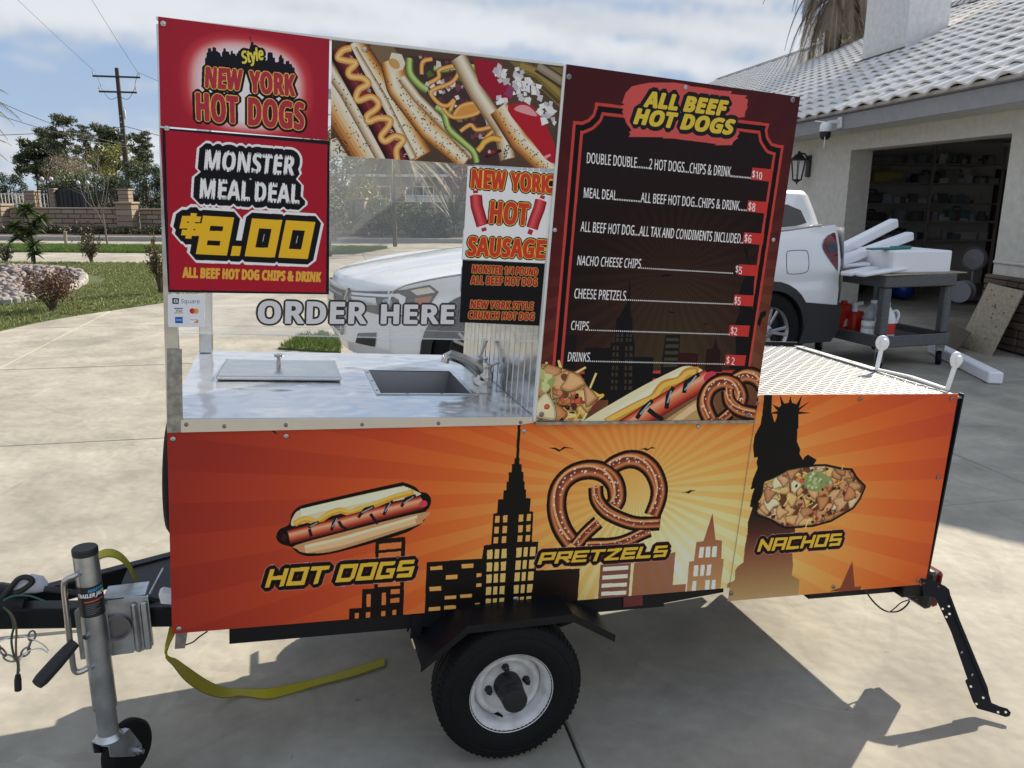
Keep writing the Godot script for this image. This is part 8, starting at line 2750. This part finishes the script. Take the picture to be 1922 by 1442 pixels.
func build_small_things() -> void:
	# lid over the counter well
	var lid := thing("counter_lid", "shiny steel lid with a small knob lying on the cart's counter", "lid", cart.transform * Vector3(0.258, 0.5545, -0.53), cart.transform.basis)
	obj("plate", mb().prism(PackedVector2Array([Vector2(-0.172, -0.13), Vector2(0.168, -0.13), Vector2(0.168, 0.125), Vector2(-0.158, 0.125)]), 0.004, 0.010, Transform3D(Basis(Vector3(1, 0, 0), Vector3(0, 0, -1), Vector3(0, 1, 0)), Vector3.ZERO)), M.steel, lid)
	obj("rolled_edge", mb().tube([Vector3(-0.172, 0.007, 0.130), Vector3(0.168, 0.007, 0.130)], 0.0065, 8).tube([Vector3(0.168, 0.007, 0.130), Vector3(0.168, 0.007, -0.125)], 0.005, 8).tube([Vector3(-0.172, 0.007, 0.130), Vector3(-0.158, 0.007, -0.125)], 0.005, 8), M.steel, lid)
	obj("knob", mb().lathe([Vector2(0.007, 0.010), Vector2(0.006, 0.030), Vector2(0.014, 0.034), Vector2(0.015, 0.040), Vector2(0.0, 0.042)], T(-0.005, 0, -0.06), 16), M.chrome, lid)
	# white grab bar with two suction pads, lying on the rear box
	var gb := thing("grab_bar", "white plastic grab bar with two round suction pads resting on the checker plate", "grab bar", cart.transform * Vector3(2.285, 0.6175, -0.36), cart.transform.basis)
	var a := Vector3(0.0, 0.005, 0.0)
	var b := Vector3(0.014, 0.005, 0.305)
	obj("bar", mb().bar(a, a.lerp(b, 0.5) + Vector3(0, 0.007, 0), 0.020, 0.008, Vector3.UP, 0.003).bar(a.lerp(b, 0.5) + Vector3(0, 0.007, 0), b, 0.020, 0.008, Vector3.UP, 0.003), M.white_plastic, gb)
	for e in [[a, 0.078, -0.15], [b, 0.080, 0.15]]:
		var o: Vector3 = e[0]
		var top := o + Vector3(0.010, e[1], e[2] * 0.03)
		obj("pad_arm", mb().bar(o + Vector3(0, -0.004, 0), top, 0.021, 0.008, Vector3(0.25, 0, 1), 0.003), M.white_plastic, gb)
		var axis := Vector3(0.10 + e[2], 0.12, 1.0).normalized()
		var side := axis.cross(Vector3.UP).normalized()
		var dir := Basis(side, axis, side.cross(axis))
		obj("pad", mb().lathe([Vector2(0, -0.006), Vector2(0.024, -0.006), Vector2(0.0265, -0.003), Vector2(0.0265, 0.002), Vector2(0.024, 0.004), Vector2(0.0155, 0.005), Vector2(0.015, 0.012), Vector2(0.012, 0.015), Vector2(0, 0.0155)], Transform3D(dir, top + Vector3(0, 0.016, 0)), 30, 0.6), M.white_plastic, gb)
	# yellow strap looped over the tongue and trailing on the ground
	var path := []
	var wide := []
	var cx := func(v: Vector3) -> Vector3: return cart.transform * v
	var loop := [Vector3(-0.242, 0.064, -0.16), Vector3(-0.221, 0.103, -0.16), Vector3(-0.194, 0.135, -0.16), Vector3(-0.167, 0.143, -0.16), Vector3(-0.14, 0.13, -0.16), Vector3(-0.118, 0.097, -0.16), Vector3(-0.104, 0.054, -0.16), Vector3(-0.097, 0.021, -0.16)]
	for v in loop:
		path.append(cx.call(v + Vector3(0, 0, -0.02)))
		wide.append(cart.transform.basis * Vector3(0.004, 0.0, 0.024))
	for v in [Vector3(-0.03, 0.01, -0.17), Vector3(-0.005, -0.03, -0.14)]:
		path.append(cx.call(v))
		wide.append(cart.transform.basis * Vector3(0.014, 0.006, 0.012))
	var lft := [cx.call(Vector3(-0.03, -0.11, -0.1)), Vector3(-0.922, 0.27, -1.97), Vector3(-0.934, 0.16, -2.065), Vector3(-0.911, 0.08, -2.126), Vector3(-0.881, 0.02, -2.192), Vector3(-0.839, 0, -2.225), Vector3(-0.752, 0, -2.214), Vector3(-0.681, 0, -2.246), Vector3(-0.603, 0, -2.289), Vector3(-0.508, 0, -2.336), Vector3(-0.417, 0, -2.396)]
	var rgt := [cx.call(Vector3(-0.024, -0.106, -0.1)), Vector3(-0.927, 0.27, -2.004), Vector3(-0.943, 0.17, -2.115), Vector3(-0.923, 0.09, -2.179), Vector3(-0.896, 0.025, -2.238), Vector3(-0.851, 0, -2.262), Vector3(-0.761, 0, -2.245), Vector3(-0.689, 0, -2.276), Vector3(-0.612, 0, -2.327), Vector3(-0.517, 0, -2.384), Vector3(-0.426, 0, -2.443)]
	for i in lft.size():
		var up := Vector3(0, [0.0, 0.0, 0.0, 0.0, 0.0, 0.004, 0.010, 0.008, 0.004, 0.004, 0.004][i], 0)
		path.append((lft[i] + rgt[i]) * 0.5 + up)
		wide.append((rgt[i] - lft[i]) * 0.5 + Vector3(0, [0, 0, 0, 0, 0, 0.0, 0.008, 0.006, 0.0, 0.0, 0.0][i], 0))
	var p2 := smooth3(path, 4)
	var w2 := smooth3(wide, 4)
	var so := obj("yellow_strap", mb().ribbon(p2, w2, 0.003), M.strap)
	tag(so, "yellow webbing strap looped over the tongue and trailing onto the concrete", "strap")
